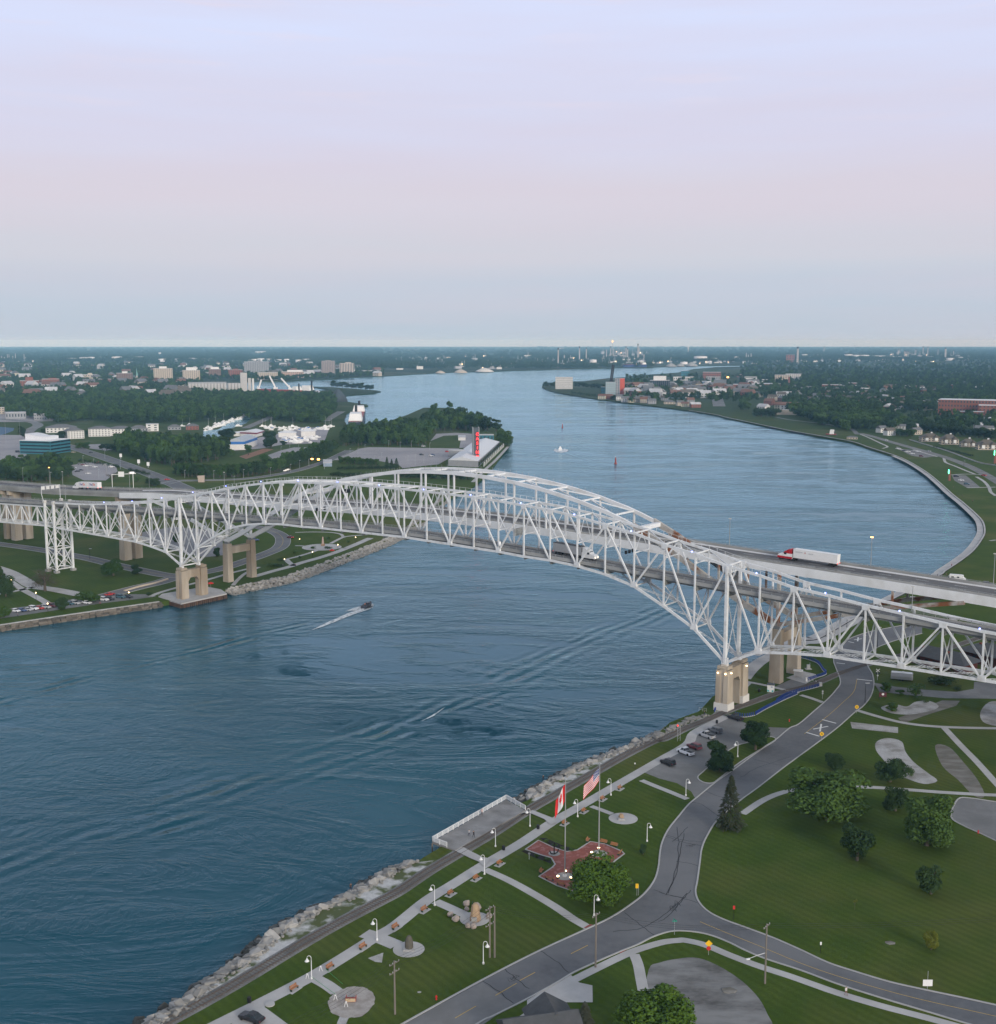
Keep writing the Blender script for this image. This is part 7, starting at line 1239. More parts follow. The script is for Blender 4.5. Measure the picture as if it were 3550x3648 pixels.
plantfield('s', (0, 200), (215, 262), 22, 'plant block at the left end of the river refinery', (10, 30)); plantfield('s', (200, 960), (205, 256), 60, 'plant block among the stacks of the river refinery', (12, 48)); plantfield('s', (540, 960), (150, 200), 20, 'tall unit among the refinery stacks', (25, 60), .15); plantfield('s', (960, 1900), (195, 232), 50, 'low plant block along the far river bank', (8, 22)); plantfield('t', (0, 1700), (150, 190), 55, 'low plant block at the far right refinery', (6, 20)); plantfield('t', (1100, 1640), (135, 165), 16, 'tall unit at the far right refinery', (15, 40), .1); plantfield('b', (450, 1300), (120, 185), 50, 'low works building on the far bank', (8, 26), .6); plantfield('q', (20, 330), (165, 190), 10, 'low plant block on the far left horizon', (6, 16), .8)
b, h = height_of(vpx('s', 672, 185), vpx('s', 672, 45)); e = tag(empty('flare_stack', b), 'slim flare stack with an orange flame', 'flare'); MB().tube([(0, 0, 0), (0, 0, h)], 1.6, 6).build('shaft', stackm, e); MB().lathe((0, 0, h), [(.5, 0), (3, 3), (2.5, 6), (.3, 11)], 8).build('flame', orangelamp, e, True)
# heaps, dome and ships of the harbour
for v, x0, x1, yb, yt, m_, lb in (('r', 1238, 1382, 522, 460, mat('salt_grey', (.40, .41, .44), .9, .05, .05), 'pale grey conical heap beside the dark dome'), ('r', 1420, 1605, 572, 448, mat('coal_dark', (.06, .075, .085), .85, .1, .05), 'dark conical storage dome'), ('s', 1120, 1220, 252, 222, conc_g, 'grey gravel heap, left one on the far bank'), ('s', 1210, 1290, 250, 225, conc_g, 'grey gravel heap, middle one on the far bank'), ('s', 1290, 1400, 248, 212, conc_g, 'grey gravel heap, right one on the far bank'), ('b', 715, 775, 205, 190, beige, 'tan heap, left one on the far shore'), ('b', 820, 900, 203, 182, beige, 'tan heap, second on the far shore'), ('b', 940, 1050, 197, 175, conc_w, 'pale heap, third on the far shore')): b, wd, h = place(v, x0, x1, yb, yt); put(tag(MB().lathe((0, 0, 0), [(wd * .5, 0), (wd * .36, h * .45), (wd * .12, h * .9), (.4, h)], 18).build('stockpile', m_, None, True), lb, 'heap'), b)
hullm = mat('dark_hull', (.045, .05, .065), .6, .15, .1); redhull = mat('red_hull', (.30, .06, .05), .6, .1, .1)
def ship(p, q, beam, fb, hull, lb, house=((.04, .22, 1.0),), crane=0, boot=True):
    d = q - p; L_ = d.length; e = tag(empty('cargo_ship', (p.x, p.y, 0), math.atan2(d.y, d.x)), lb, 'ship'); m = MB()
    loft(m, [[(x, -beam / 2 * k, z0), (x, -beam / 2 * k2, fb), (x, beam / 2 * k2, fb), (x, beam / 2 * k, z0)] for x, k, k2, z0 in ((0, .5, .8, -1), (L_ * .08, .9, 1, -1), (L_ * .85, .95, 1, -1), (L_ * .95, .5, .7, -1), (L_, .03, .12, -1))]); m.build('hull', hull, e); MB().box((L_ * .5, 0, fb + .4), (L_ * .8, beam * .85, .8)).build('deck', redhull, e)
    for a, b, s in house:
        for k in range(4): MB().box((L_ * (a + b) / 2, 0, fb + 1.3 + k * 2.6 * s), (L_ * (b - a) * (1 - k * .06), beam * (.9 - k * .05), 2.6 * s)).build('superstructure', white_p, e)
        MB().tube([(L_ * a, 0, fb), (L_ * a, 0, fb + beam * .95 * s)], beam * .09, 8).build('funnel', black_m, e)
    for k in range(crane): x = L_ * (.35 + k * .2); MB().tube([(x, 0, fb), (x, 0, fb + beam * .5)], beam * .07, 6).build('crane_post', white_p, e); MB().bar((x, 0, fb + beam * .5), (x - L_ * .08, -beam * .3, fb + beam * 1.5), 1.2, 1.2).build('crane_boom', white_p, e)
    return e
ship(V('p', 238, 240, 0), V('p', 190, 385, 0), 20, 9, hullm, 'dark hulled lake freighter with white bridge moored at the dock', ((.03, .16, .8), (.72, .9, 1.0))); ship(V('s', 955, 260, 0), V('s', 762, 262, 0), 26, 14, mat('blue_hull', (.03, .05, .16), .6, .1, .1), 'blue freighter moored at the refinery', ((.03, .2, .8),)); ship(V('r', 1255, 492, 0), V('r', 1165, 490, 0), 22, 6, hullm, 'white ship bridge rising behind the woods', ((.0, .9, 1.1),)); 
for i, (x, xb, yt, lb) in enumerate(((740, 768, 360, 'white harbour crane, left of three'), (905, 850, 322, 'white harbour crane, middle of three'), (1050, 962, 346, 'white harbour crane, right of three'))): b, h = height_of(vpx('r', x, 470), vpx('r', xb, yt)); k = VW['r'][2] * mpp(b); e = tag(empty('harbour_crane', b), lb, 'crane'); MB().box((0, 0, h * .12), (9, 9, h * .24)).build('base', white_p, e); MB().bar((0, 0, h * .2), ((xb - x) * k, 0, h), 3.0, 3.0).build('boom', white_p, e); MB().bar((-4, 0, 4), (-2, 0, h * .45), 1.5, 1.5).build('mast', white_p, e)
ship(V('r', 1140, 495, 0), V('r', 720, 480, 0), 20, 7, redhull, 'low freighter lying behind the woods under the cranes', ((.02, .12, .8),))
# ================================================================== near bank, downstream: seawall, road, town
swall = smooth_path(us_shore[20:34], 6)
sw = tag(empty('seawall', (0, 0, 0)), 'dark steel seawall curving round the bend with a pale walk', 'seawall'); kerb(smooth_path(us_shore[10:36], 6), .9, .55, GZ - .1).build('coping', walk, sw)
m = MB(); q = smooth_path(us_shore[10:36], 6); n_ = len(q); m.add([(p.x, p.y, -1) for p in offset_path(q, .5)] + [(p.x, p.y, GZ + .4) for p in offset_path(q, .5)], [(i, i + 1, n_ + i + 1, n_ + i) for i in range(n_ - 1)]); m.build('sheet_piling', mat('dark_piling', (.03, .035, .04), .8, .2, .3), sw)
structure(strip(offset_path(smooth_path(us_shore[18:38], 6), -2.6), 3.6, GZ + .04).build('promenade', walk), 'pale riverside walk following the seawall')
q1 = VS('7', (1260, 970), (900, 1170), (640, 1310)) + VS('m', (1000, 915), (700, 1030), (450, 1150), (300, 1270), (190, 1400))
structure(strip(smooth_path(q1, 5), 5, GZ + .03).build('promenade', walk), 'pale riverside walk under the arch bridge')
cl(road('u', ((480, 185), (620, 220), (760, 262), (980, 325), (1200, 385), (1400, 445), (1600, 520), (1800, 620), (2000, 740)), 9, asph_l, .05, 'riverside road running past the townhouses', False)); road('t', ((860, 735), (800, 690), (600, 655), (350, 625), (250, 605)), 6, asph_l, .05, 'road along the far riverside park', False)
for pts, lb in (((( 880, 350), (1050, 360), (1280, 425), (1150, 442), (1020, 420)), 'upper riverside car park on the bend'), (((1440, 625), (1590, 625), (1740, 750), (1600, 755), (1470, 680)), 'lower riverside car park by the green beacon')): sheet('car_park', VS('u', *pts), asph_l, .04, lb)
for pts, wd in ((((430, 175), (560, 225), (700, 290), (770, 325), (720, 345)), 2.5), (((1360, 445), (1380, 490), (1480, 530), (1600, 580), (1700, 618)), 2.5), (((1430, 620), (1600, 612), (1750, 618)), 3), (((1600, 755), (1904, 748)), 3), (((1700, 640), (1780, 690), (1830, 750), (1850, 800), (1904, 840)), 2.5), (((1290, 430), (1120, 380), (1050, 358)), 2.5), (((1840, 1308), (1904, 1300)), 2)): road('u', pts, wd, walk, .045, 'pale path in the riverside park on the bend', False, 'footpath')
for i, (x, y, c_, k_, lb) in enumerate(((885, 352, 'white', 'van', 'white van at the top of the upper bend car park'), (912, 362, 'silver', 'sedan', 'silver car beside the white van'), (945, 372, 'black', 'sedan', 'dark car in the upper bend car park'), (982, 385, 'white', 'pickup', 'white pickup in the upper bend car park'), (1030, 403, 'white', 'sedan', 'white car, lowest pale one in the upper bend car park'), (1090, 380, 'white', 'sedan', 'white car by the road side of the upper bend car park'), (1050, 370, 'silver', 'sedan', 'silver car on the road side of the upper bend car park'), (1125, 430, 'maroon', 'suv', 'dark red car at the end of the upper bend car park'), (1490, 642, 'black', 'suv', 'black car nearest the green beacon'), (1540, 682, 'white', 'sedan', 'white car in the lower bend car park'), (1600, 722, 'teal', 'suv', 'dark green car in the lower bend car park'), (755, 262, 'white', 'suv', 'white car driving on the riverside road'), (1203, 378, 'silver', 'sedan', 'silver car with lights on the riverside road'))): car(k_, c_, V('u', x, y), -.55 if i < 11 else -.9, lb)
car('sedan', 'red', V('u', 1775, 630), 2.2, 'car with glowing tail lights on the riverside road', lit=True)
car('suv', 'black', V('8', 1515, 345), -.3, 'black car on the road below the arch deck'); car('suv', 'grey', V('8', 1600, 1160), -.3, 'dark car parked behind the depot'); car('suv', 'silver', V('8', 450, 575), -.3, 'silver car seen under the arch deck'); car('suv', 'grey', V('8', 1000, 265), -.4, 'grey car beside the camper van')
e = tag(empty('camper_van', V('8', 1070, 285), -.45), 'white camper van parked above the arch deck', 'camper van'); m = MB(); loft(m, [[(x, -1.15, .5), (x, -1.2, z * .6), (x, -1.1, z), (x, 1.1, z), (x, 1.2, z * .6), (x, 1.15, .5)] for x, z in ((-3.6, 3.1), (1.6, 3.15), (2.6, 3.0), (2.7, 2.0), (3.7, 1.3))]); m.build('body', white_p, e); [MB().box((x, -1.2, 2.0), (1.1, .06, .7)).build('window', glass, e) for x in (-2.2, .3)]; [MB().tube([(x, y - .1, .4), (x, y + .1, .4)], .4, 8).build('wheel', tyre, e) for x in (-2.2, 2.4) for y in (-1.05, 1.05)]
grn = mat('green_beacon', (.1, .9, .5), .4, 0, 1, emit=(.1, 1, .5), estr=6)
for x, yb, yt, lb in ((1415, 680, 562, 'brick pylon with green light on the bend lawn'), (1890, 500, 362, 'brick pylon with green light at the right edge')): b, h = height_of(vpx('u', x, yb), vpx('u', x, yt)); e = tag(empty('beacon_pylon', b), lb, 'beacon'); MB().box((0, 0, h * .45), (1.6, 1.6, h * .9), taper=.8).build('pylon', brick, e); MB().box((-1.0, -.6, h * .8), (.5, .4, h * .36)).build('light_tube', grn, e)
lawn_lt = [((1100, 1300), 0)]
tag(kerb(smooth_path(VS('u', (1000, 255), (1150, 300), (1400, 375), (1600, 450), (1750, 500), (1904, 525)), 4), 1.2, .9).build('retaining_wall', conc_g), 'low stone retaining wall below the townhouse lawn', 'wall')
b, wd, h = place('u', 118, 248, 215, 165); e = ship(V('u', 245, 222, 0), V('u', 118, 218, 0), 8, 2.6, hullm, 'black tug with white cabin moored at the seawall', ((.25, .6, .5),)); e.name = 'tug_boat'; e['category'] = 'boat'
bld('u', 350, 455, 248, 215, beige, 'small tan boathouse with a lamp on the riverbank', .6, 1, 4, None, 0, 'house', 'house', gab=.4)
# townhouses
tan_r = mat('brown_shingles', (.13, .115, .095), .9, .12, .6)
for i, (x0, x1, yb, yt) in enumerate(((1110, 1310, 275, 188), (1320, 1500, 305, 200), (1530, 1690, 330, 245), (1700, 1900, 360, 255))):
    e, wd, dp, h = bld('u', x0, x1, yb, yt, beige, ['brown roofed townhouse block, leftmost of four', 'brown roofed townhouse block, second of four', 'brown roofed townhouse block, third of four', 'brown roofed townhouse block at the right edge'][i], .6, 2, 6, tan_r, .25, 'townhouse', 'house', gab=.5)
    for k in (-.25, .25): MB().gable((wd * k, -dp * .35, h), (dp * .6, wd * .22), 1.57, h * .6, .3).build('gable', white_p if False else tan_r, e); MB().box((wd * k, -dp * .62, h * .75), (wd * .16, .3, h * .9)).build('bay_window', white_p, e)
    MB().box((wd * .1, dp * .1, h * 2.0), (1.6, 1.6, 2.2)).build('chimney', white_p, e)
# hospital and town blocks
for v, x0, x1, yb, yt, m_, lb, rows, cols, kw in (('t', 1498, 1960, 600, 478, brick, 'long brick hospital at the right edge', 4, 22, dict(roof=roofw, dep=.35, turn=-.12)), ('t', 1785, 1985, 610, 518, brick, 'projecting brick wing of the hospital', 4, 8, dict(roof=roofw, dep=.5)), ('t', 1640, 1795, 612, 565, brick, 'low brick annex before the hospital', 2, 8, dict(dep=.5)), ('t', 1670, 1970, 655, 615, wh_, 'flat white roofed clinic at the right edge', 1, 10, dict(roof=roofw, dep=.5)), ('t', 255, 420, 588, 550, beige, 'long low tan building by the riverside road', 0, 0, dict(dep=.25)), ('t', 8, 98, 352, 302, wh_, 'round white banded office downtown', 4, 1, dict(wx=.96, wz=.4)), ('t', 122, 182, 352, 322, wh_, 'smaller white banded office downtown', 2, 1, dict(wx=.96)), ('t', -5, 272, 390, 355, brick, 'long low brick block downtown', 1, 16, {}), ('t', 238, 345, 338, 288, beige, 'tan brick tower block downtown', 4, 6, {}), ('t', 320, 436, 325, 280, mat('white_grid_wall', (.58, .56, .54), .85, .1, .2), 'white gridded office block downtown', 5, 8, {}), ('t', 336, 348, 372, 300, brick, 'slim brick chimney tower downtown', 0, 0, {}), ('t', 598, 735, 405, 362, brick, 'brick school block among the trees, left', 2, 9, {}), ('t', 725, 850, 380, 348, brick, 'brick school block among the trees, right', 1, 8, {}), ('t', 1002, 1130, 440, 400, brick, 'brick roofed hall among the trees', 1, 6, dict(gab=.4)), ('t', 1258, 1270, 352, 310, beige, 'slim church tower above the trees', 0, 0, {}), ('t', 322, 382, 190, 135, brick, 'red industrial block beside the broad stack', 3, 3, {}), ('t', 1120, 1210, 388, 362, wh_, 'white gabled terrace in the town', 1, 6, dict(gab=.5)), ('t', 1215, 1300, 388, 365, greyw, 'grey gabled terrace in the town', 1, 6, dict(gab=.5)), ('t', 1500, 1590, 392, 360, brick, 'brick hall at the right of the town', 1, 5, {}), ('t', 1660, 1800, 400, 372, wh_, 'pale flat block at the right of the town', 1, 8, {}), ('t', 1050, 1070, 352, 345, wh_, 'tiny white roof in the distant trees', 0, 0, {}),
    ('s', 190, 335, 442, 342, wh_, 'white slab bank building on the point', 6, 14, dict(wz=.35, dep=.4, wx=.7)), ('s', 615, 700, 490, 385, greyw, 'unfinished grey concrete frame tower', 6, 5, dict(wm=mat('pale_teal_panel', (.30, .42, .46), .6, .1, .1), wx=.75, wz=.7)), ('s', 692, 735, 490, 355, greyw, 'grey lift core between frame tower and red panel', 6, 2, {}), ('s', 735, 775, 488, 352, mat('red_panel_wall', (.55, .10, .06), .7, .05, .2), 'tall bright red panelled tower face', 0, 0, {}), ('s', 575, 615, 478, 425, tealg, 'low teal glass block left of the frame tower', 2, 3, {}), ('s', 778, 815, 432, 390, conc_g, 'concrete stump right of the red tower', 2, 2, {}), ('s', 992, 1155, 452, 370, blackg, 'black glass office with white plant room', 1, 10, dict(pent=(0, .65, .45, wh_), wm=greyw, wx=.1, wz=.9)), ('s', 1152, 1218, 448, 405, wh_, 'small white block beside the black office', 2, 3, {}), ('s', 1192, 1365, 370, 340, wh_, 'long white arcaded building downtown', 1, 10, {}), ('s', 1255, 1325, 335, 288, tealg, 'teal glass block at the far downtown edge', 3, 4, {}), ('s', 1290, 1490, 405, 378, mat('blue_roof_wall', (.12, .20, .32), .7, .1, .1), 'blue roofed warehouse downtown', 0, 0, {}), ('s', 1442, 1590, 362, 300, brick, 'brick downtown block with pale corner', 3, 8, {}), ('s', 1400, 1492, 442, 405, brick, 'small brick shop downtown', 1, 4, {}), ('s', 1470, 1585, 378, 340, greyw, 'grey downtown block behind the lit corner', 2, 6, {}), ('s', 1700, 1904, 445, 405, brick, 'long red brick mall downtown', 1, 12, {}), ('s', 1800, 1895, 398, 340, wh_, 'white banded office above the mall', 4, 1, dict(wx=.96, wz=.4)), ('s', 1730, 1795, 342, 318, brick, 'far brick block by the trees', 1, 4, {}), ('s', 1310, 1490, 478, 458, wh_, 'low white strip building downtown', 1, 8, {}), ('s', 1110, 1205, 570, 535, beige, 'tan riverside house with dark roof', 1, 4, dict(gab=.5)), ('s', 1660, 1720, 500, 475, beige, 'tan low block among town trees', 1, 4, {})): bld(v, x0, x1, yb, yt, m_, lb, rows=rows, cols=cols, **kw)
b, wd, h = place('s', 645, 685, 470, 235); e = tag(empty('lift_bridge_leaf', b), 'raised black bascule bridge leaf standing like a tower', 'bridge'); [MB().bar((x, y, h * .3), (x + wd * .45, y, h), 2.2, 2.2).build('chord', black_m, e) for x in (-wd * .3, wd * .05) for y in (0, 6)]; [MB().bar((-wd * .3 + wd * .45 * (k / 8), 0, h * (.3 + .7 * k / 8)), (wd * .05 + wd * .45 * ((k + 1) / 8), 0, h * (.3 + .7 * (k + 1) / 8)), 1.4, 1.4).build('brace', black_m, e) for k in range(8)]; MB().box((0, 3, h * .25), (wd * .5, 10, h * .5)).build('tower', black_m, e)
glowy = mat('street_glow', (1, .7, .3), .4, 0, 1, emit=(1, .62, .25), estr=2.2)
for x, y, w_, m_, lb in ((1530, 382, 100, glowy, 'yellow lit shopfront downtown'), (1540, 415, 34, neon, 'red lit sign down the main street'), (1595, 433, 18, warmlamp, 'bright street light downtown'), (1648, 342, 24, orangelamp, 'orange lit sign beyond downtown')): b, wd, h = place('s', x - w_ / 2, x + w_ / 2, y + 8, y - 6); e = tag(empty('lit_sign', b, -math.atan2(b.x, b.y)), lb, 'sign'); MB().box((0, 0, h * .6), (wd, .6, h * .7)).build('face', m_, e); [MB().tube([(x_ * wd * .4, .4, 0), (x_ * wd * .4, .4, h)], .3, 5).build('post', black_m, e) for x_ in (-1, 1)]
road('s', ((1180, 520), (1215, 470), (1250, 420)), 16, asph_l, .2, 'downtown street running inland', False); road('s', ((1580, 590), (1555, 500), (1530, 440), (1510, 395)), 22, asph_l, .2, 'downtown main street running inland', False)
# houses among the trees
HW = [wh_, beige, greyw, mat('pale_yellow_wall', (.55, .52, .40), .85, .05, .3), brick]; HR = [roofg, tan_r, mat('red_brown_roof', (.18, .10, .075), .9, .1, .5), rooflt]
rn = random.Random(21); hwm = MB().box((0, 0, 2.6), (11, 8, 5.2)).mesh('wall'); hrm = MB().gable((0, 0, 5.2), (11, 8), 0, 3.2, .5).mesh('roof'); hwn = MB().box((0, 0, 0), (1.2, .1, 1.3)).mesh('window')
def house(p, rz, lb, grp, s=1.0):
    w_, r_ = rn.choice((0, 0, 0, 1, 2, 3, 4)), rn.choice((0, 0, 1, 2, 3)); e = tag(empty('house', p, rz), '%s house with %s roof, %s' % (('white', 'tan', 'grey', 'pale yellow', 'brick')[w_], ('grey', 'brown', 'reddish', 'pale')[r_], lb), 'house', grp); e.scale = (s * rn.uniform(.85, 1.25), s, s * rn.uniform(.85, 1.15)); child('wall', pmesh(hwm, HW[w_]), e); child('roof', pmesh(hrm, HR[r_]), e)
    for x in (-3, 0, 3): child('window', pmesh(hwn, winm), e, (x, -4.04, 1.6)); child('window', pmesh(hwn, winm), e, (x, -4.04, 4.0))
for x, y in ((588, 520), (640, 520), (730, 530), (785, 545), (835, 548), (905, 540), (965, 545), (1115, 530), (1245, 575), (1375, 590), (1335, 560), (880, 548), (940, 552), (1290, 585), (1005, 560)): house(V('s', x, y + 8), rn.uniform(-.6, .6), 'on the riverbank below downtown', 'riverbank houses below downtown', 1.25)
for x, y in ((1040, 720), (1100, 742), (1180, 700), (1150, 690), (1300, 735), (1290, 700), (1770, 700), (1810, 695), (1845, 695), (1790, 720), (1840, 720)): house(V('t', x, y), rn.uniform(-.6, .6), 'beside the townhouses near the hospital', 'houses near the hospital', 1.0)
for i in range(120):
    x = rn.uniform(60, 1480); y = rn.uniform(395, 560)
    house(V('t', x, y), rn.uniform(-1.5, 1.5), 'among the near town trees', 'houses among the town trees', 1.45)
for i in range(150): house(V('q' if i < 100 else 'r', rn.uniform(-50, 1900), rn.uniform(*((215, 560) if i < 100 else (200, 330)))), rn.uniform(-1.5, 1.5), 'among the opposite city trees', 'houses among the city trees', 1.2 if i < 30 else 2.2)
for i in range(60): house(V('s', rn.uniform(780, 1900), rn.uniform(425, 520)), rn.uniform(-1.5, 1.5), 'between downtown streets', 'small downtown houses', 2.1)
# ================================================================== trucks, boats, small lights
def semi(parent_s, t, dz, heading, cab, trailers, label, boxm, roofm=None, lowm=None, br='a'):
    z = dz(parent_s) + .02; p = bp_world(parent_s, t, z); dd = (dz(parent_s + 8) - dz(parent_s - 8)) / 16
    e = tag(empty('semi_truck', p), label, 'truck'); e.rotation_euler = (0, -math.atan(dd) * (1 if heading > 0 else -1), BROT + (0 if heading > 0 else math.pi))
    x = 0; b = MB(); loft(b, [[(a, -1.2, .7), (a, -1.2, z1), (a, 1.2, z1), (a, 1.2, .7)] for a, z1 in ((8.2, 1.5), (7.9, 1.9), (6.4, 2.15), (6.3, 2.3))]); b.build('bonnet', cab, e)
    b = MB(); loft(b, [[(a, -1.25, .8), (a, -1.25, z1), (a, 1.25, z1), (a, 1.25, .8)] for a, z1 in ((6.3, 2.3), (5.8, 3.0), (4.2, 3.9), (3.2, 4.0))]); b.build('cab', roofm or cab, e); MB().box((4.6, 0, 1.5), (3.4, 2.56, 1.7)).build('sleeper', cab, e); MB().add([(6.33, -1.1, 2.2), (6.33, 1.1, 2.2), (5.86, 1.05, 2.95), (5.86, -1.05, 2.95)], [(0, 1, 2, 3)]).build('windscreen', glass, e)
    [MB().box((5.5, s * 1.27, 2.3), (.9, .05, .7)).build('side_window', glass, e) for s in (-1, 1)]; [MB().box((8.15, s * .85, 1.2), (.2, .4, .3)).build('headlight', headl, e) for s in (-1, 1)]
    if lowm: MB().box((5.6, 0, .95), (5.3, 2.6, .7)).build('skirt', lowm, e)
    ws = [7.2, 3.6, 2.3]; x = 2.6
    for L_ in trailers:
        MB().box((x - L_ / 2, 0, 2.65), (L_, 2.6, 2.9)).build('trailer', boxm, e); MB().box((x - L_ / 2, 0, 1.1), (L_ - .6, 1.2, .25)).build('trailer_frame', black_m, e); MB().box((x - L_ / 2, 0, 4.15), (L_ + .05, 2.65, .12)).build('trailer_top', black_m if 'dump' in label else white_p, e)
        [MB().box((x - L_ - .03, s * 1.05, 1.25), (.1, .35, .3)).build('tail_light', taill, e) for s in (-1, 1)]; ws += [x - L_ + 1.2, x - L_ + 2.5] if L_ > 10 else [x - L_ + 1.2]; x -= L_ + .7
    for wx in ws: [MB().tube([(wx, s * 1.0 - .15, .52), (wx, s * 1.0 + .15, .52)], .52, 10).build('wheel', tyre, e) for s in (-1, 1)]
    return e
dumpm = mat('ribbed_aluminium', (.42, .42, .42), .45, .1, 1.0, metal=.3, stretch=(6, 1, 1))
semi(PAN * 18.6, 6.2, deck1, 1, white_p, (11.5,), 'white truck with grey ribbed dump trailer on the truss bridge', dumpm)
s_, t_ = 269, TBB - 3.0; e = semi(s_, t_, deck2, -1, white_p, (15.5,), 'red and white truck with long white trailer on the arch bridge', white_p, mat('truck_red', (.45, .02, .03), .4, .05, 1), mat('truck_red', (.45, .02, .03)))
redt = mat('print_red', (.5, .05, .04), .6, 0, 1); greyt = mat('print_grey', (.35, .35, .37), .6, 0, 1)
MR = lambda x, z: Matrix.Translation((x, 1.32, z)) @ Matrix.Rotation(math.pi, 4, 'Z') @ Matrix.Rotation(math.pi / 2, 4, 'X')
for b_, x, z, sz, m_ in (('TRANSPORT', .6, 3.3, .5, greyt), ('A', -1.6, 3.3, .9, redt), ('GROUP', -3.6, 3.2, .5, greyt)): text_mesh(b_, sz, 'lettering', m_, e, MR(x, z), .01)
e = semi(-146, TBB - 4, deck2, -1, white_p, (8.6, 8.6), 'white double trailer truck with purple and orange lettering on the left ramp', white_p)
pur = mat('print_purple', (.10, .03, .25), .6, 0, 1); oran = mat('print_orange', (.75, .14, .02), .6, 0, 1)
for cx in (-1.7, -11.0): text_mesh('Fed', 1.9, 'lettering', pur, e, MR(cx + 1.35, 3.0), .01, .03); text_mesh('Ex', 1.9, 'lettering', oran, e, MR(cx - 1.35, 3.0), .01, .03)
# gantry and signs on the left ramp
gp_ = [V('n', 1272, 948), V('n', 1510, 948)]; e = tag(empty('sign_gantry', gp_[0]), 'white overhead sign gantry beside the left ramp', 'gantry'); d = gp_[1] - gp_[0]; [MB().tube([(q.x, q.y, 0), (q.x, q.y, 11)], .25, 6).build('leg', white_p, e) for q in (d * 0, d)]; MB().bar((0, 0, 10.6), (d.x, d.y, 11.4), .3, .4).build('beam', white_p, e); MB().box((d.x * .45, d.y * .45 - .4, 11), (4.5, .3, 4)).build('sign_panel', white_p, e)
# traffic signals glowing orange, street lights of the inland roads
for x, yb, yt, xs in ((1590, 700, 618, (1628,)), (1765, 735, 622, (1702,))):
    b, h = height_of(vpx('o', x, yb), vpx('o', x, yt)); k = VW['o'][2] * mpp(b); e = tag(empty('traffic_signal', b), 'signal mast with glowing amber heads, %s' % ('left of two at the belt junction' if x < 1700 else 'right of two at the belt junction'), 'traffic light'); MB().tube([(0, 0, 0), (0, 0, h)], .16, 6).build('mast', galv, e); MB().bar((0, 0, h), ((xs[0] - x) * k, 0, h), .12, .12).build('arm', galv, e); MB().box(((xs[0] - x) * k, -.4, h), (1.2, .5, 1.1)).build('signal_head', black_m, e); MB().box(((xs[0] - x) * k, -.7, h), (2.2, .2, 1.3)).build('amber_lamp', orangelamp, e)
LP = [('o', 185, 835, 745), ('o', 515, 848, 750), ('o', 850, 835, 738), ('o', 1155, 805, 715), ('o', 1380, 765, 678), ('o', 1485, 722, 635), ('o', 745, 900, 812), ('n', 262, 880, 720), ('n', 575, 930, 770), ('n', 940, 660, 580), ('n', 1060, 720, 620), ('n', 1115, 840, 735), ('n', 1363, 735, 632), ('n', 1205, 770, 690), ('n', 228, 390, 150), ('n', 70, 450, 185), ('n', 1690, 940, 812), ('n', 1187, 620, 528), ('n', 990, 790, 700), ('p', 140, 690, 580), ('p', 222, 655, 575), ('p', 296, 610, 540), ('p', 395, 720, 655), ('p', 540, 560, 495), ('p', 663, 580, 512), ('p', 780, 565, 500), ('p', 972, 590, 520), ('p', 468, 660, 620), ('p', 743, 710, 655), ('p', 820, 755, 645), ('p', 910, 735, 648), ('p', 1090, 720, 640), ('o', 1275, 560, 482), ('o', 1375, 520, 448), ('o', 1475, 485, 425), ('o', 1410, 600, 535), ('h', 1163, 325, 212), ('i', 610, 745, 675), ('7', 1050, 1120, 1000), ('7', 760, 1250, 1150), ('7', 1475, 1400, 1115), ('u', 1568, 530, 475)]
for i, (v, x, yb, yt) in enumerate(LP):
    b, h = height_of(vpx(v, x, yb), vpx(v, x, yt)); e = tag(empty('lamp_post', b), {'o': 'thin lamp post along the belt road or car park behind it', 'n': 'thin lamp post near the glass office and its car park', 'p': 'thin lamp post in the casino car park', 'h': 'dark lamp post on the bend before the level crossing', 'i': 'lamp post on the park road under the steel tower', '7': 'dark lamp post on the walk under the arch bridge', 'u': 'lamp post on the riverside road of the bend'}[v], 'lamp post', 'lamp posts: ' + v); MB().tube([(0, 0, 0), (0, 0, h)], [.13, .08], 5).build('post', galv if v in 'nop' else black_m, e); MB().box((.5, -.1, h), (1.3, .4, .2)).build('lamp_head', rooflt, e)
b, h = height_of(vpx('o', 375, 882), vpx('o', 375, 806)); tag(put(MB().add([(-2.6, 0, 0), (2.2, 0, 0), (2.4, 0, h), (-3.2, 0, h * .95), (-2.6, 1.6, 0), (2.2, 1.6, 0), (2.4, 1.6, h), (-3.2, 1.6, h * .95)], [(0, 1, 2, 3), (7, 6, 5, 4), (0, 4, 5, 1), (1, 5, 6, 2), (2, 6, 7, 3), (3, 7, 4, 0)]).build('stone_slab', mat('tan_slab', (.46, .38, .32), .9, .08, .5)), b), 'leaning tan stone slab beside the road junction', 'monument')
for i, (x, y) in enumerate(((1367, 620), (1570, 690), (1677, 720))): b = V('n', x, y); e = tag(empty('banner_sign', b), ['white box sign by the main road, farthest of three', 'white box sign with dark square by the main road', 'white box sign by the main road, nearest of three'][i], 'sign'); MB().box((0, 0, 3.6), (2.4, .5, 3.4)).build('panel', white_p, e); MB().box((0, 0, 1), (.5, .3, 2)).build('post', galv, e)
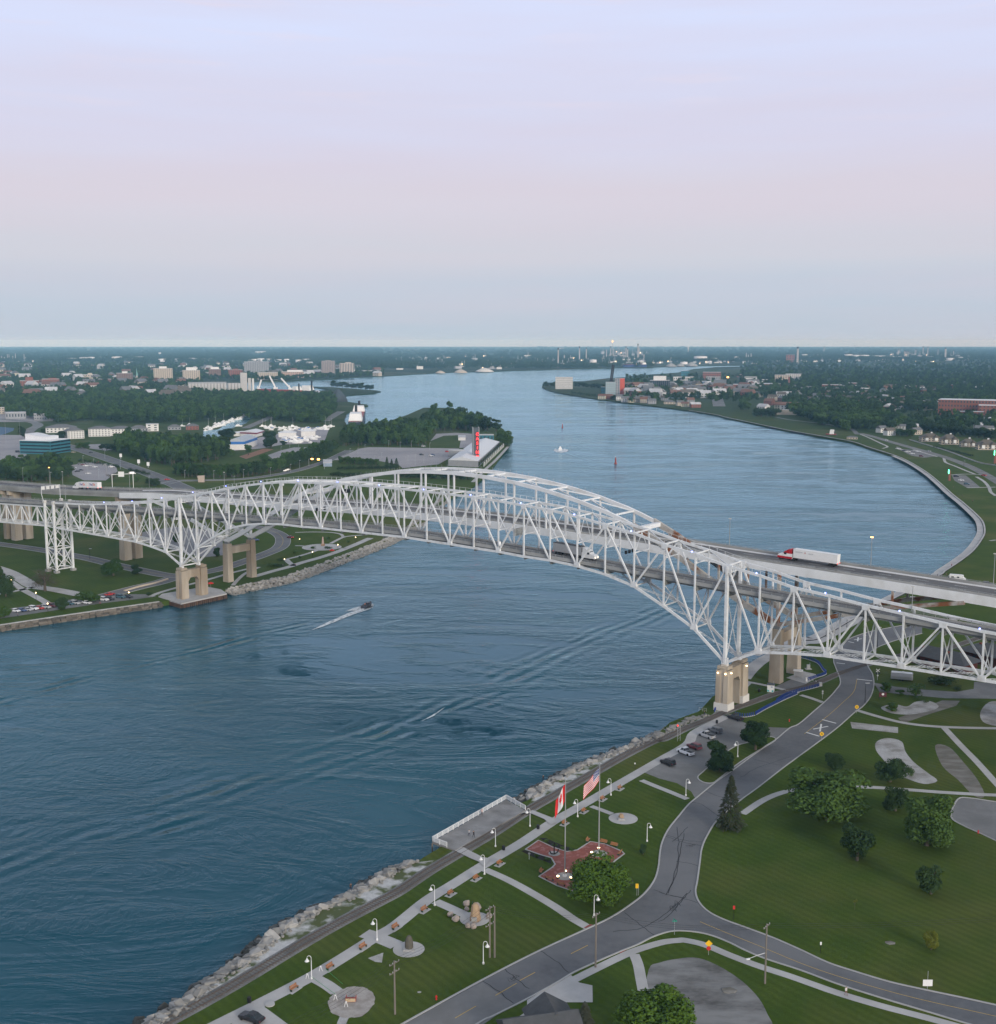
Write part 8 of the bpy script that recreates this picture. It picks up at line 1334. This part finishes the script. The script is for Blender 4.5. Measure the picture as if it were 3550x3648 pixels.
for x, y, c_, k_, lb in ((905, 685, 'grey', 'suv', 'leftmost car in the top row of the office car park'), (940, 690, 'maroon', 'sedan', 'maroon car in the top row of the office car park'), (985, 678, 'grey', 'suv', 'grey car at the back of the office car park'), (970, 702, 'white', 'sedan', 'white car in the middle of the office row'), (1025, 698, 'silver', 'sedan', 'silver car in the office row'), (1075, 715, 'white', 'sedan', 'white car ending the office row'), (1118, 665, 'red', 'sedan', 'red car at the office car park exit'), (1180, 685, 'white', 'suv', 'white car on the right of the office car park'), (1200, 695, 'silver', 'suv', 'silver car on the right of the office car park'), (1262, 715, 'white', 'van', 'white van at the right of the office car park'), (835, 725, 'white', 'sedan', 'white car at the left of the office car park'), (875, 765, 'black', 'sedan', 'black car alone in the office car park'), (918, 750, 'black', 'sedan', 'second black car beside the lone one'), (1000, 788, 'white', 'sedan', 'white and black car in the middle of the office car park'), (830, 548, 'tan', 'sedan', 'tan car beside the glass office'), (1028, 552, 'black', 'sedan', 'dark car on the main road'), (1890, 858, 'red', 'sedan', 'red car waiting at the road junction'), (1500, 792, 'white', 'van', 'white van behind the sign gantry'), (205, 545, 'black', 'van', 'black bus like van on the customs plaza')): car(k_, c_, V('n', x, y), random.choice((0.3, .35, .25)), lb)
for x, y, c_, lb in ((887, 650, 'black', 'black car in the casino car park'), (985, 660, 'white', 'white car in the casino car park'), (1003, 652, 'blue', 'blue car beside the white one in the casino car park'), (1155, 618, 'red', 'red car by the casino entrance'), (905, 560, 'silver', 'silver car at the casino woods')): car('suv', c_, V('p', x, y), .1, lb)
for i, (x, y) in enumerate(((1325, 765), (1345, 758), (1362, 750))): car('suv', 'black', V('o', x, y), .35, ['black car parked below the belt, left', 'black car parked below the belt, middle', 'black car parked below the belt, right'][i])
# ---- boats
hl = MB(); loft(hl, [[(x, -k, -.2), (x, -k * 1.15, 1.1 + r_), (x, k * 1.15, 1.1 + r_), (x, k, -.2)] for x, k, r_ in ((-4.5, 1.2, 0), (-1, 1.5, 0), (2.4, 1.2, .25), (4.6, .1, .5))]); hl = hl.mesh('hull'); cb = MB(); cb.box((-.6, 0, 1.7), (4.6, 2.0, 1.2), taper=.85).box((-1.0, 0, 2.7), (2.6, 1.7, .8), taper=.8); cb = cb.mesh('cabin'); wsd = MB().box((1.1, 0, 1.9), (.9, 1.7, .7), taper=.8).mesh('windscreen'); mst = MB().tube([(0, 0, 1), (0, 0, 13)], [.1, .06], 5).mesh('mast'); cvr = MB().blob((0, 0, 1.5), 2.2, 1, .1, 1, (1.9, .7, .45)).mesh('cover')
bcm = mat('blue_cover', (.04, .16, .42), .7, .1, 1)
def boat(p, rz, lb, grp, s=1.0, mast=False, cover=False, z=0):
    e = tag(empty('sail_boat' if mast else 'motor_boat', (p.x, p.y, z), rz), lb, 'boat', grp); e.scale = (s, s, s); child('hull', pmesh(hl, white_p), e)
    if cover: child('cover', pmesh(cvr, bcm if rn.random() < .4 else white_p), e)
    else: child('cabin', pmesh(cb, white_p), e); child('windscreen', pmesh(wsd, glass), e)
    if mast: child('mast', pmesh(mst, white_p), e)
rn = random.Random(8); MAR = 'white motor boat moored in the marina basin'
for i in range(58): t = i / 57; x = 440 + 480 * t + rn.uniform(-30, 30); y = 290 - 175 * t + rn.uniform(-14, 14); boat(V('o', x, y), rn.choice((.7, .9, -2.3)), MAR, 'boats in the marina basin', rn.uniform(.65, 1.0), z=GZ)
for i in range(34): boat(V('o', rn.uniform(1280, 1700), rn.uniform(378, 448)), rn.uniform(-.5, .5), 'boat standing on land in the boat yard', 'boats in the boat yard', rn.uniform(.6, .9), cover=rn.random() < .6, z=GZ + .6)
for i in range(40): boat(V('o', rn.uniform(1090, 1800), rn.uniform(262, 298)), rn.choice((.2, -.3)), 'white boat in the far row behind the boat sheds', 'boats behind the sheds', rn.uniform(.6, .9), cover=rn.random() < .3, z=GZ)
for x, y, s in ((455, 270, 1.3), (535, 225, 1.0), (628, 210, 1.3), (770, 140, 1.4), (1068, 255, 1.2), (1170, 255, 1.4), (1160, 255, 1.1), (1410, 258, 1.3), (1780, 262, 1.4), (1820, 262, 1.1), (1845, 255, 1.2), (782, 250, 1.0), (800, 250, 1.2), (1120, 110, 1.1), (1158, 120, 1.1), (160, 250, 1), (243, 235, 1), (1100, 255, .9)): boat(V('o', x, y), rn.uniform(-.5, .5), 'sail boat with bare mast in the marina', 'sail boats in the marina', s * .8, True, z=GZ)
foam = mat('foam', (.80, .84, .86), .7, .1, .8)
def foam_sheet(polys, parent_label):
    m = bpy.data.materials.get('water_foam')
    if not m:
        m = bpy.data.materials.new('water_foam'); m.use_nodes = True; t = m.node_tree; n = t.nodes; l = t.links; b = n['Principled BSDF']; b.inputs['Base Color'].default_value = (.75, .80, .83, 1); b.inputs['Roughness'].default_value = .8; tcn = n.new('ShaderNodeTexCoord'); nz = n.new('ShaderNodeTexNoise'); nz.inputs['Scale'].default_value = .7; nz.inputs['Detail'].default_value = 8; nz.inputs['Roughness'].default_value = .7; l.new(tcn.outputs['Object'], nz.inputs['Vector']); mr = n.new('ShaderNodeMapRange'); l.new(nz.outputs[0], mr.inputs[0]); mr.inputs[1].default_value = .36; mr.inputs[2].default_value = .52; l.new(mr.outputs[0], b.inputs['Alpha'])
    for pts in polys: structure(fill(pts, .12).build('foam', m), parent_label)
p = V('j', 778, 1068, 0); d = V('j', 800, 1050, 0) - V('j', 755, 1075, 0); e = tag(empty('speed_boat', (p.x, p.y, .3), math.atan2(d.y, d.x)), 'dark speedboat with people racing below the bridge', 'boat'); child('hull', pmesh(hl, hullm), e).scale = (1, .9, .7); MB().box((.8, 0, 1.1), (.7, 1.6, .7)).build('windscreen', glass, e)
for i, x in enumerate((-.4, -1.6)): person((0, 0, 0), 0, 'person seated %s in the speedboat' % ('at the helm' if i == 0 else 'behind the helm'), (.5, .2, .15) if i else (.05, .05, .06), sit=True).matrix_world = e.matrix_basis @ Matrix.Translation((x, .3 * (1 if i else -1), .45))
foam_sheet((VS('j', (818, 1062), (800, 1085), (740, 1105), (680, 1125), (600, 1158), (480, 1205), (400, 1230), (500, 1180), (640, 1118), (745, 1080), z=0), VS('j', (752, 1062), (690, 1078), (630, 1102), (690, 1097), (745, 1080), z=0), VS('j', (745, 1060), (800, 1045), (825, 1055), (815, 1078), (760, 1088), z=0)), 'white foam trail of the speedboat')
p = V('b', 1423, 640, 0); boat(p, 1.5, 'white motor cruiser heading away down the river', None, 1.25)
foam_sheet((VS('b', (1415, 640), (1395, 632), (1385, 642), (1400, 652), (1430, 655), (1460, 650), (1470, 640), (1445, 632), (1430, 640), z=0),), 'white bow wave of the motor cruiser'); foam_sheet((VS('6', (270, 1640), (275, 1655), (265, 1660), z=0),), 'speck of foam') if False else None
foam_sheet(([D(*q, 0) for q in ((805, 1379), (825, 1368), (852, 1351), (829, 1369))],), 'short breaking crest on the wake')
for x, y, s, lb in ((1435, 514, 2.2, 'small red buoy far down the river'), (1736, 718, 2.6, 'red navigation buoy in the river')): b, h = V('b', x, y, 0), 4; e = tag(empty('buoy', b), lb, 'buoy'); MB().lathe((0, 0, 0), [(.9, -.3), (1.0, .3), (.5, .8), (.45, 3.2), (.1, 4.2)], 10).build('float', redhull, e); MB().lathe((0, 0, 4.2), [(.15, 0), (.15, .5)], 6).build('lamp', white_p, e); e.scale = (s * .6, s * .6, s * .6)
# strollers on the far promenades
for i, (v, x, y) in enumerate((('u', 1553, 850), ('u', 1660, 905), ('u', 1460, 762), ('8', 985, 80), ('8', 780, 230), ('i', 120, 1138), ('i', 680, 1062), ('j', 292, 798), ('j', 206, 800), ('8', 910, 222))): person(V(v, x, y), i * 1.3, ['person strolling on the seawall walk below the beacon', 'person strolling on the curved seawall walk', 'person sitting height on the bend walk rail', 'person on the walk above the camper van', 'person at the river edge by the arch deck', 'person on the walk by the left shore cars', 'person in front of the light green shore tree', 'person at the rail below the flower bed', 'person beside the flower bed on the shore walk', 'person left of the camper van'][i], (.1 + .08 * (i % 4), .1, .12), (.04, .04, .06))
# ================================================================== woods
from mathutils.geometry import intersect_point_tri_2d
def pip(x, y, P): return in_poly(x, y, P)
def scatter(polyw, step, seed, jit=.45):
    r_ = random.Random(seed); xs = [p.x for p in polyw]; ys = [p.y for p in polyw]; P = [(p.x, p.y) for p in polyw]; out_ = []; y = min(ys)
    while y < max(ys):
        x = min(xs)
        while x < max(xs):
            a, b = x + r_.uniform(-jit, jit) * step, y + r_.uniform(-jit, jit) * step
            if in_poly(a, b, P): out_.append(Vector((a, b, GZ)))
            x += step
        y += step
    return out_
# woodland masses too dense to count: instanced crowns on points
def gn_wood(name, pts, scales, label, leaf, seed=0):
    me = bpy.data.meshes.new(name); me.from_pydata([tuple(p) for p in pts], [], []); at = me.attributes.new('tree_size', 'FLOAT', 'POINT'); at.data.foreach_set('value', scales); o = bpy.data.objects.new(name, me); col.objects.link(o); o['kind'] = 'stuff'; o['label'] = label
    ng = bpy.data.node_groups.new('scatter_trees', 'GeometryNodeTree'); ng.interface.new_socket('Geometry', in_out='INPUT', socket_type='NodeSocketGeometry'); ng.interface.new_socket('Geometry', in_out='OUTPUT', socket_type='NodeSocketGeometry'); n = ng.nodes; l = ng.links
    gi = n.new('NodeGroupInput'); go = n.new('NodeGroupOutput'); ip = n.new('GeometryNodeInstanceOnPoints'); ci = n.new('GeometryNodeCollectionInfo'); ci.inputs['Collection'].default_value = leaf; ci.inputs['Separate Children'].default_value = True; ci.inputs['Reset Children'].default_value = True
    na = n.new('GeometryNodeInputNamedAttribute'); na.data_type = 'FLOAT'; na.inputs['Name'].default_value = 'tree_size'; rv = n.new('FunctionNodeRandomValue'); rv.data_type = 'FLOAT_VECTOR'; rv.inputs['Max'].default_value = (0, 0, 6.283); rv.inputs['Seed'].default_value = seed
    l.new(gi.outputs[0], ip.inputs['Points']); l.new(ci.outputs[0], ip.inputs['Instance']); ip.inputs['Pick Instance'].default_value = True; l.new(rv.outputs[0], ip.inputs['Rotation']); l.new(na.outputs[0], ip.inputs['Scale']); l.new(ip.outputs[0], go.inputs[0])
    md = o.modifiers.new('trees', 'NODES'); md.node_group = ng; return o
def proto_coll(nm, specs):
    c = bpy.data.collections.new(nm)
    for i, (me, lf) in enumerate(specs): m_ = me.copy(); m_.materials.clear(); m_.materials.append(lf); c.objects.link(bpy.data.objects.new(nm + '_tree', m_))
    return c
FARC = [crown_mesh(200 + i, 420, .85, lobes=9) for i in range(3)] + [crown_mesh(210 + i, 420, .8, rx=2.8, rz=5, zc=6.2, lobes=8) for i in range(2)]
GROVE = [crown_mesh(220 + i, 420, 1.1, rx=12, rz=3.0, zc=5.0, lobes=26) for i in range(3)]
CW = proto_coll('wood', [(m_, lf) for m_ in FARC for lf in (LEAF_D, LEAF)]); CT = proto_coll('town', [(m_, lf) for m_ in FARC for lf in (LEAF_D, LEAF_D, LEAF)]); CG = proto_coll('grove', [(m_, LEAF_D) for m_ in GROVE])
rt = random.Random(77)
def single(pts, hr, lb, grp, kinds=('mid',), leaves=(LEAF, LEAF_D), wr=.75, n=40):
    pts.sort(key=lambda p: p.y)
    if pts[n:]: gn_wood('woodland', pts[n:], [rt.uniform(hr[0], hr[1]) / 10 for p in pts[n:]], 'rear mass of the ' + grp, CW, len(pts))
    for p in pts[:n]: h = rt.uniform(*hr); k = rt.choice(kinds); lf = rt.choice(leaves); tree(k, rt.randrange(3), p, h, h * (rt.uniform(.38, .5) if k == 'tall' else rt.uniform(wr * .85, wr * 1.15)), ('dark ' if lf is LEAF_D else 'bright ' if lf is LEAF_B else 'mid green ') + ('slim ' if k == 'tall' else 'broad ') + lb, lf, group=grp)
belt = smooth_path(VS('o', (60, 800), (250, 826), (500, 832), (850, 822), (1100, 792), (1300, 755), (1480, 700), (1650, 640), (1800, 580), (1904, 530)), 6); pts = []
acc = 0
for a, b in zip(belt, belt[1:]):
    L_ = (b - a).length; d = (b - a) / L_; n_ = Vector((-d.y, d.x, 0)); n_ = n_ if n_.y > 0 else -n_
    while acc < L_: pts += [a + d * acc + n_ * k + Vector((0, 0, GZ)) for k in (2, 8)]; acc += 5.2
    acc -= L_
single(pts, (12.5, 14.5), 'tree in the even belt beside the curving road', 'trees of the roadside belt', ('tall', 'mid'), (LEAF, LEAF_D), .62, 50)
single(scatter(VS('n', (1340, 560), (1600, 640), (1904, 712), (2110, 690), (2560, 620), (2560, 520), (2000, 470), (1500, 440), (1350, 440)), 10.5, 5), (15, 19), 'tree in the dense wood left of the boat sheds', 'trees of the dense wood', ('tall', 'mid'), (LEAF_D, LEAF), .6)
single(scatter(VS('n', (-40, 850), (150, 850), (300, 890), (660, 895), (810, 800), (800, 700), (560, 660), (250, 690), (0, 730)), 10, 6), (9, 13), 'tree in the grove beside the left ramp', 'trees beside the left ramp', ('mid',), (LEAF, LEAF_D), .9)
single(scatter(VS('p', (60, 560), (330, 545), (600, 550), (960, 562), (985, 470), (1000, 420), (900, 380), (640, 370), (300, 420), (60, 470)), 11, 7), (14, 19), 'tree in the wood behind the casino car park', 'trees behind the casino car park', ('tall', 'mid'), (LEAF, LEAF, LEAF_D), .65)
single(scatter(VS('p', (1000, 405), (1250, 400), (1420, 405), (1600, 400), (1500, 330), (1200, 300), (920, 300), (910, 380)), 13, 8), (16, 24), 'tree on the casino point', 'trees on the casino point', ('tall', 'mid'), (LEAF, LEAF_D), .6)
for a in (('p', (1740, 550), (1745, 355), 190, 'near', 0, 'round tree at the tip beside the casino', LEAF), ('p', (1665, 400), (1665, 240), 110, 'tall', 1, 'slim tree behind the tip of the casino point', LEAF_D), ('p', (1015, 300), (1015, 65), 80, 'tall', 0, 'tall poplar, left of two on the casino point', LEAF), ('p', (1185, 300), (1185, 40), 95, 'tall', 1, 'tallest poplar on the casino point', LEAF), ('p', (1300, 310), (1300, 88), 90, 'mid', 1, 'tall tree right of the tallest poplar', LEAF_D), ('o', (1165, 490), (1165, 290), 200, 'near', 1, 'broad tree before the white boat sheds', LEAF_D), ('o', (1300, 470), (1300, 395), 75, 'mid', 2, 'small tree right of the broad boat yard tree', LEAF_D), ('o', (905, 575), (905, 430), 95, 'tall', 2, 'slim tree before the blue fascia shed', LEAF), ('o', (660, 370), (665, 255), 200, 'near', 2, 'dark tree behind the blue fascia shed', LEAF_D), ('o', (1085, 650), (1085, 550), 110, 'near', 3, 'light tree behind the roadside belt', LEAF_B), ('o', (720, 590), (720, 490), 80, 'mid', 0, 'small tree before the blue fascia shed', LEAF), ('n', (1275, 860), (1280, 750), 150, 'sparse', 1, 'grey leafless tree by the office car park', BRN), ('n', (1560, 880), (1555, 795), 80, 'mid', 1, 'small tree beside the sign gantry', LEAF), ('n', (1720, 920), (1720, 820), 170, 'near', 0, 'dark shrubby tree before the road junction', LEAF_D), ('n', (680, 395), (680, 295), 130, 'near', 1, 'dark round tree behind the glass office', LEAF_D), ('n', (490, 320), (490, 268), 90, 'mid', 0, 'dark tree left of the long white house', LEAF_D), ('n', (970, 345), (970, 275), 70, 'mid', 1, 'tree between the white apartment houses', LEAF), ('n', (250, 330), (245, 232), 90, 'near', 2, 'trees beside the court at the left edge', LEAF_D), ('n', (285, 385), (285, 310), 90, 'mid', 2, 'dark tree left of the glass office roof', LEAF_D), ('n', (105, 640), (110, 560), 80, 'mid', 0, 'tree on the plaza at the left edge', LEAF), ('n', (240, 630), (240, 545), 70, 'mid', 1, 'tree on the plaza before the glass office', LEAF)): vtree(*a)
def row(v, P, Q, n, h, w_, lb, grp, kind='bush', leaf=LEAF_D):
    for i in range(n): x = P[0] + (Q[0] - P[0]) * (i + .5) / n; y = P[1] + (Q[1] - P[1]) * (i + .5) / n; tree(kind, i % 3, V(v, x, y), h * rt.uniform(.85, 1.15), w_ * rt.uniform(.85, 1.15), lb, leaf, 'shrub' if kind == 'bush' else 'tree', grp, 'shrub' if kind == 'bush' else 'tree')
row('n', (880, 640), (1360, 720), 9, 3, 6, 'round bush along the main road edge', 'bushes along the main road'); row('n', (1450, 745), (1690, 805), 5, 3, 7, 'dark bush on the main road bank', 'bushes on the road bank'); row('p', (20, 735), (430, 760), 11, 8, 7, 'young tree in the row below the casino car park', 'row below the casino car park', 'mid', LEAF); row('p', (500, 780), (650, 775), 3, 9, 5, 'conical tree below the casino car park', 'conical trees below the casino car park', 'conifer', LEAF_D); row('p', (-60, 860), (330, 880), 12, 4, 8, 'clipped bush in the hedge below the casino', 'lower hedge below the casino'); row('p', (0, 800), (640, 790), 18, 3.4, 7, 'clipped bush in the upper hedge below the casino', 'upper hedge below the casino'); row('p', (640, 880), (1390, 905), 14, 8, 10, 'tree seen through the arch of the far bridge', 'trees behind the arch', 'mid'); row('n', (870, 500), (1000, 500), 4, 8, 8, 'tree beside the small car park of the main road', 'trees by the small car park', 'mid', LEAF); row('n', (1130, 515), (1330, 540), 4, 9, 7, 'tree at the edge of the dense wood', 'trees at the wood edge', 'tall', LEAF_D); row('r', (1440, 425), (1840, 460), 9, 16, 20, 'tree on the low harbour spit', 'trees on the harbour spit', 'mid'); row('s', (90, 420), (190, 420), 4, 14, 14, 'tree on the point beside the white slab building', 'trees on the point', 'mid', LEAF_D); row('s', (345, 420), (600, 440), 8, 14, 15, 'tree between the white slab building and the frame tower', 'trees behind the point', 'mid', LEAF_D); row('s', (320, 480), (560, 515), 10, 7, 9, 'bank shrub on the near point shore', 'shrubs on the point shore'); row('s', (660, 530), (1000, 560), 10, 10, 12, 'tree among the riverbank houses', 'trees among the riverbank houses', 'mid')
single(scatter(VS('t', (365, 610), (480, 650), (760, 690), (860, 705), (1060, 690), (1080, 620), (900, 560), (480, 560)), 16, 9), (17, 22), 'tree in the riverside grove before the town', 'trees of the riverside grove', ('mid',), (LEAF, LEAF, LEAF_B, LEAF_D), .95)
row('t', (80, 600), (260, 605), 5, 16, 18, 'tree on the riverside lawn left of the grove', 'trees left of the grove', 'mid', LEAF_D); row('u', (1100, 160), (1900, 250), 16, 13, 14, 'dark tree behind the townhouses', 'trees behind the townhouses', 'mid', LEAF_D); row('u', (760, 190), (1050, 230), 6, 11, 11, 'tree among the houses left of the townhouses', 'trees left of the townhouses', 'mid', LEAF); row('u', (1260, 330), (1660, 430), 14, 2.2, 6, 'low hedge bush below the townhouse lawn', 'hedge below the townhouses')
pts = scatter(VS('a', (-60, 420), (330, 492), (520, 470), (700, 492), (1100, 486), (1250, 462), (1540, 470), (1700, 492), (1840, 490), (1904, 420), (1880, 345), (1500, 335), (1050, 330), (400, 320), (-60, 350)), 11.5, 31)
gn_wood('woodland', pts, [rt.uniform(1.05, 1.75) for p in pts], 'wide dark green woodland behind the marina and houses', CW, 1)
def pix_scatter(v, n, xr, yr, seed, avoid=()):
    r_ = random.Random(seed); out_ = []
    while len(out_) < n:
        x, y = r_.uniform(*xr), r_.uniform(*yr)
        p = V(v, x, y)
        if noise.noise(Vector((p.x * .004, p.y * .004, seed))) + r_.uniform(-.5, .5) < -.15: continue
        if not (in_poly(p.x, p.y, CAP) or in_poly(p.x, p.y, USP)): continue
        if any(in_poly(x, y, q) for q in avoid): continue
        out_.append(p)
    return out_
CAP = [P2(p) for p in ca_poly]; USP = [P2(p) for p in us_poly]
pts = pix_scatter('q', 5200, (-60, 1960), (190, 560), 41); gn_wood('city_trees', pts, [rt.uniform(1.0, 1.7) for p in pts], 'green trees filling the streets of the far city', CT, 2)
pts = pix_scatter('r', 2600, (-20, 1950), (185, 370), 42); gn_wood('city_trees', pts, [rt.uniform(1.0, 1.7) for p in pts], 'trees between the towers of the far city', CT, 3)
pts = pix_scatter('t', 4600, (-20, 1960), (175, 560), 43, (((0, 545), (0, 470), (300, 470), (300, 620)),)); gn_wood('town_trees', pts, [rt.uniform(1.1, 1.8) for p in pts], 'dark trees filling the town on the near bank', CT, 4)
pts = pix_scatter('s', 700, (780, 1904), (330, 560), 44); gn_wood('town_trees', pts, [rt.uniform(1.0, 1.6) for p in pts], 'trees among the downtown blocks', CT, 5)
pts = pix_scatter('u', 260, (250, 1904), (-60, 170), 45); gn_wood('town_trees', pts, [rt.uniform(1.1, 1.8) for p in pts], 'trees round the hospital', CT, 6)
for v, yr, n_, sd in (('q', (55, 190), 2600, 51), ('r', (55, 185), 2600, 52), ('b', (70, 180), 2600, 53), ('s', (85, 215), 2200, 54), ('t', (82, 180), 2800, 55)): pts = pix_scatter(v, n_, (-30, 1940), yr, sd); gn_wood('distant_woods', pts, [rt.uniform(1.2, 2.2) for p in pts], 'flat distant woods towards the horizon', CG, sd)
# ================================================================== haze
hm = bpy.data.materials.new('haze'); hm.use_nodes = True; t = hm.node_tree; t.nodes.clear(); o_ = t.nodes.new('ShaderNodeOutputMaterial'); pv = t.nodes.new('ShaderNodeVolumePrincipled'); pv.inputs['Color'].default_value = (.32, .66, 1, 1); pv.inputs['Absorption Color'].default_value = (1, 1, 1, 1); pv.inputs['Density'].default_value = HAZE; pv.inputs['Anisotropy'].default_value = -.25; t.links.new(pv.outputs[0], o_.inputs['Volume'])
ZT_ = 138; m = MB(); m.box((0, FAR / 2, (ZT_ - 3) / 2), (2 * FAR + 600, FAR + 1600, ZT_ + 3)); hz = m.build('haze', hm); hz['kind'] = 'stuff'; hz['label'] = 'thin blue evening haze over land and river'
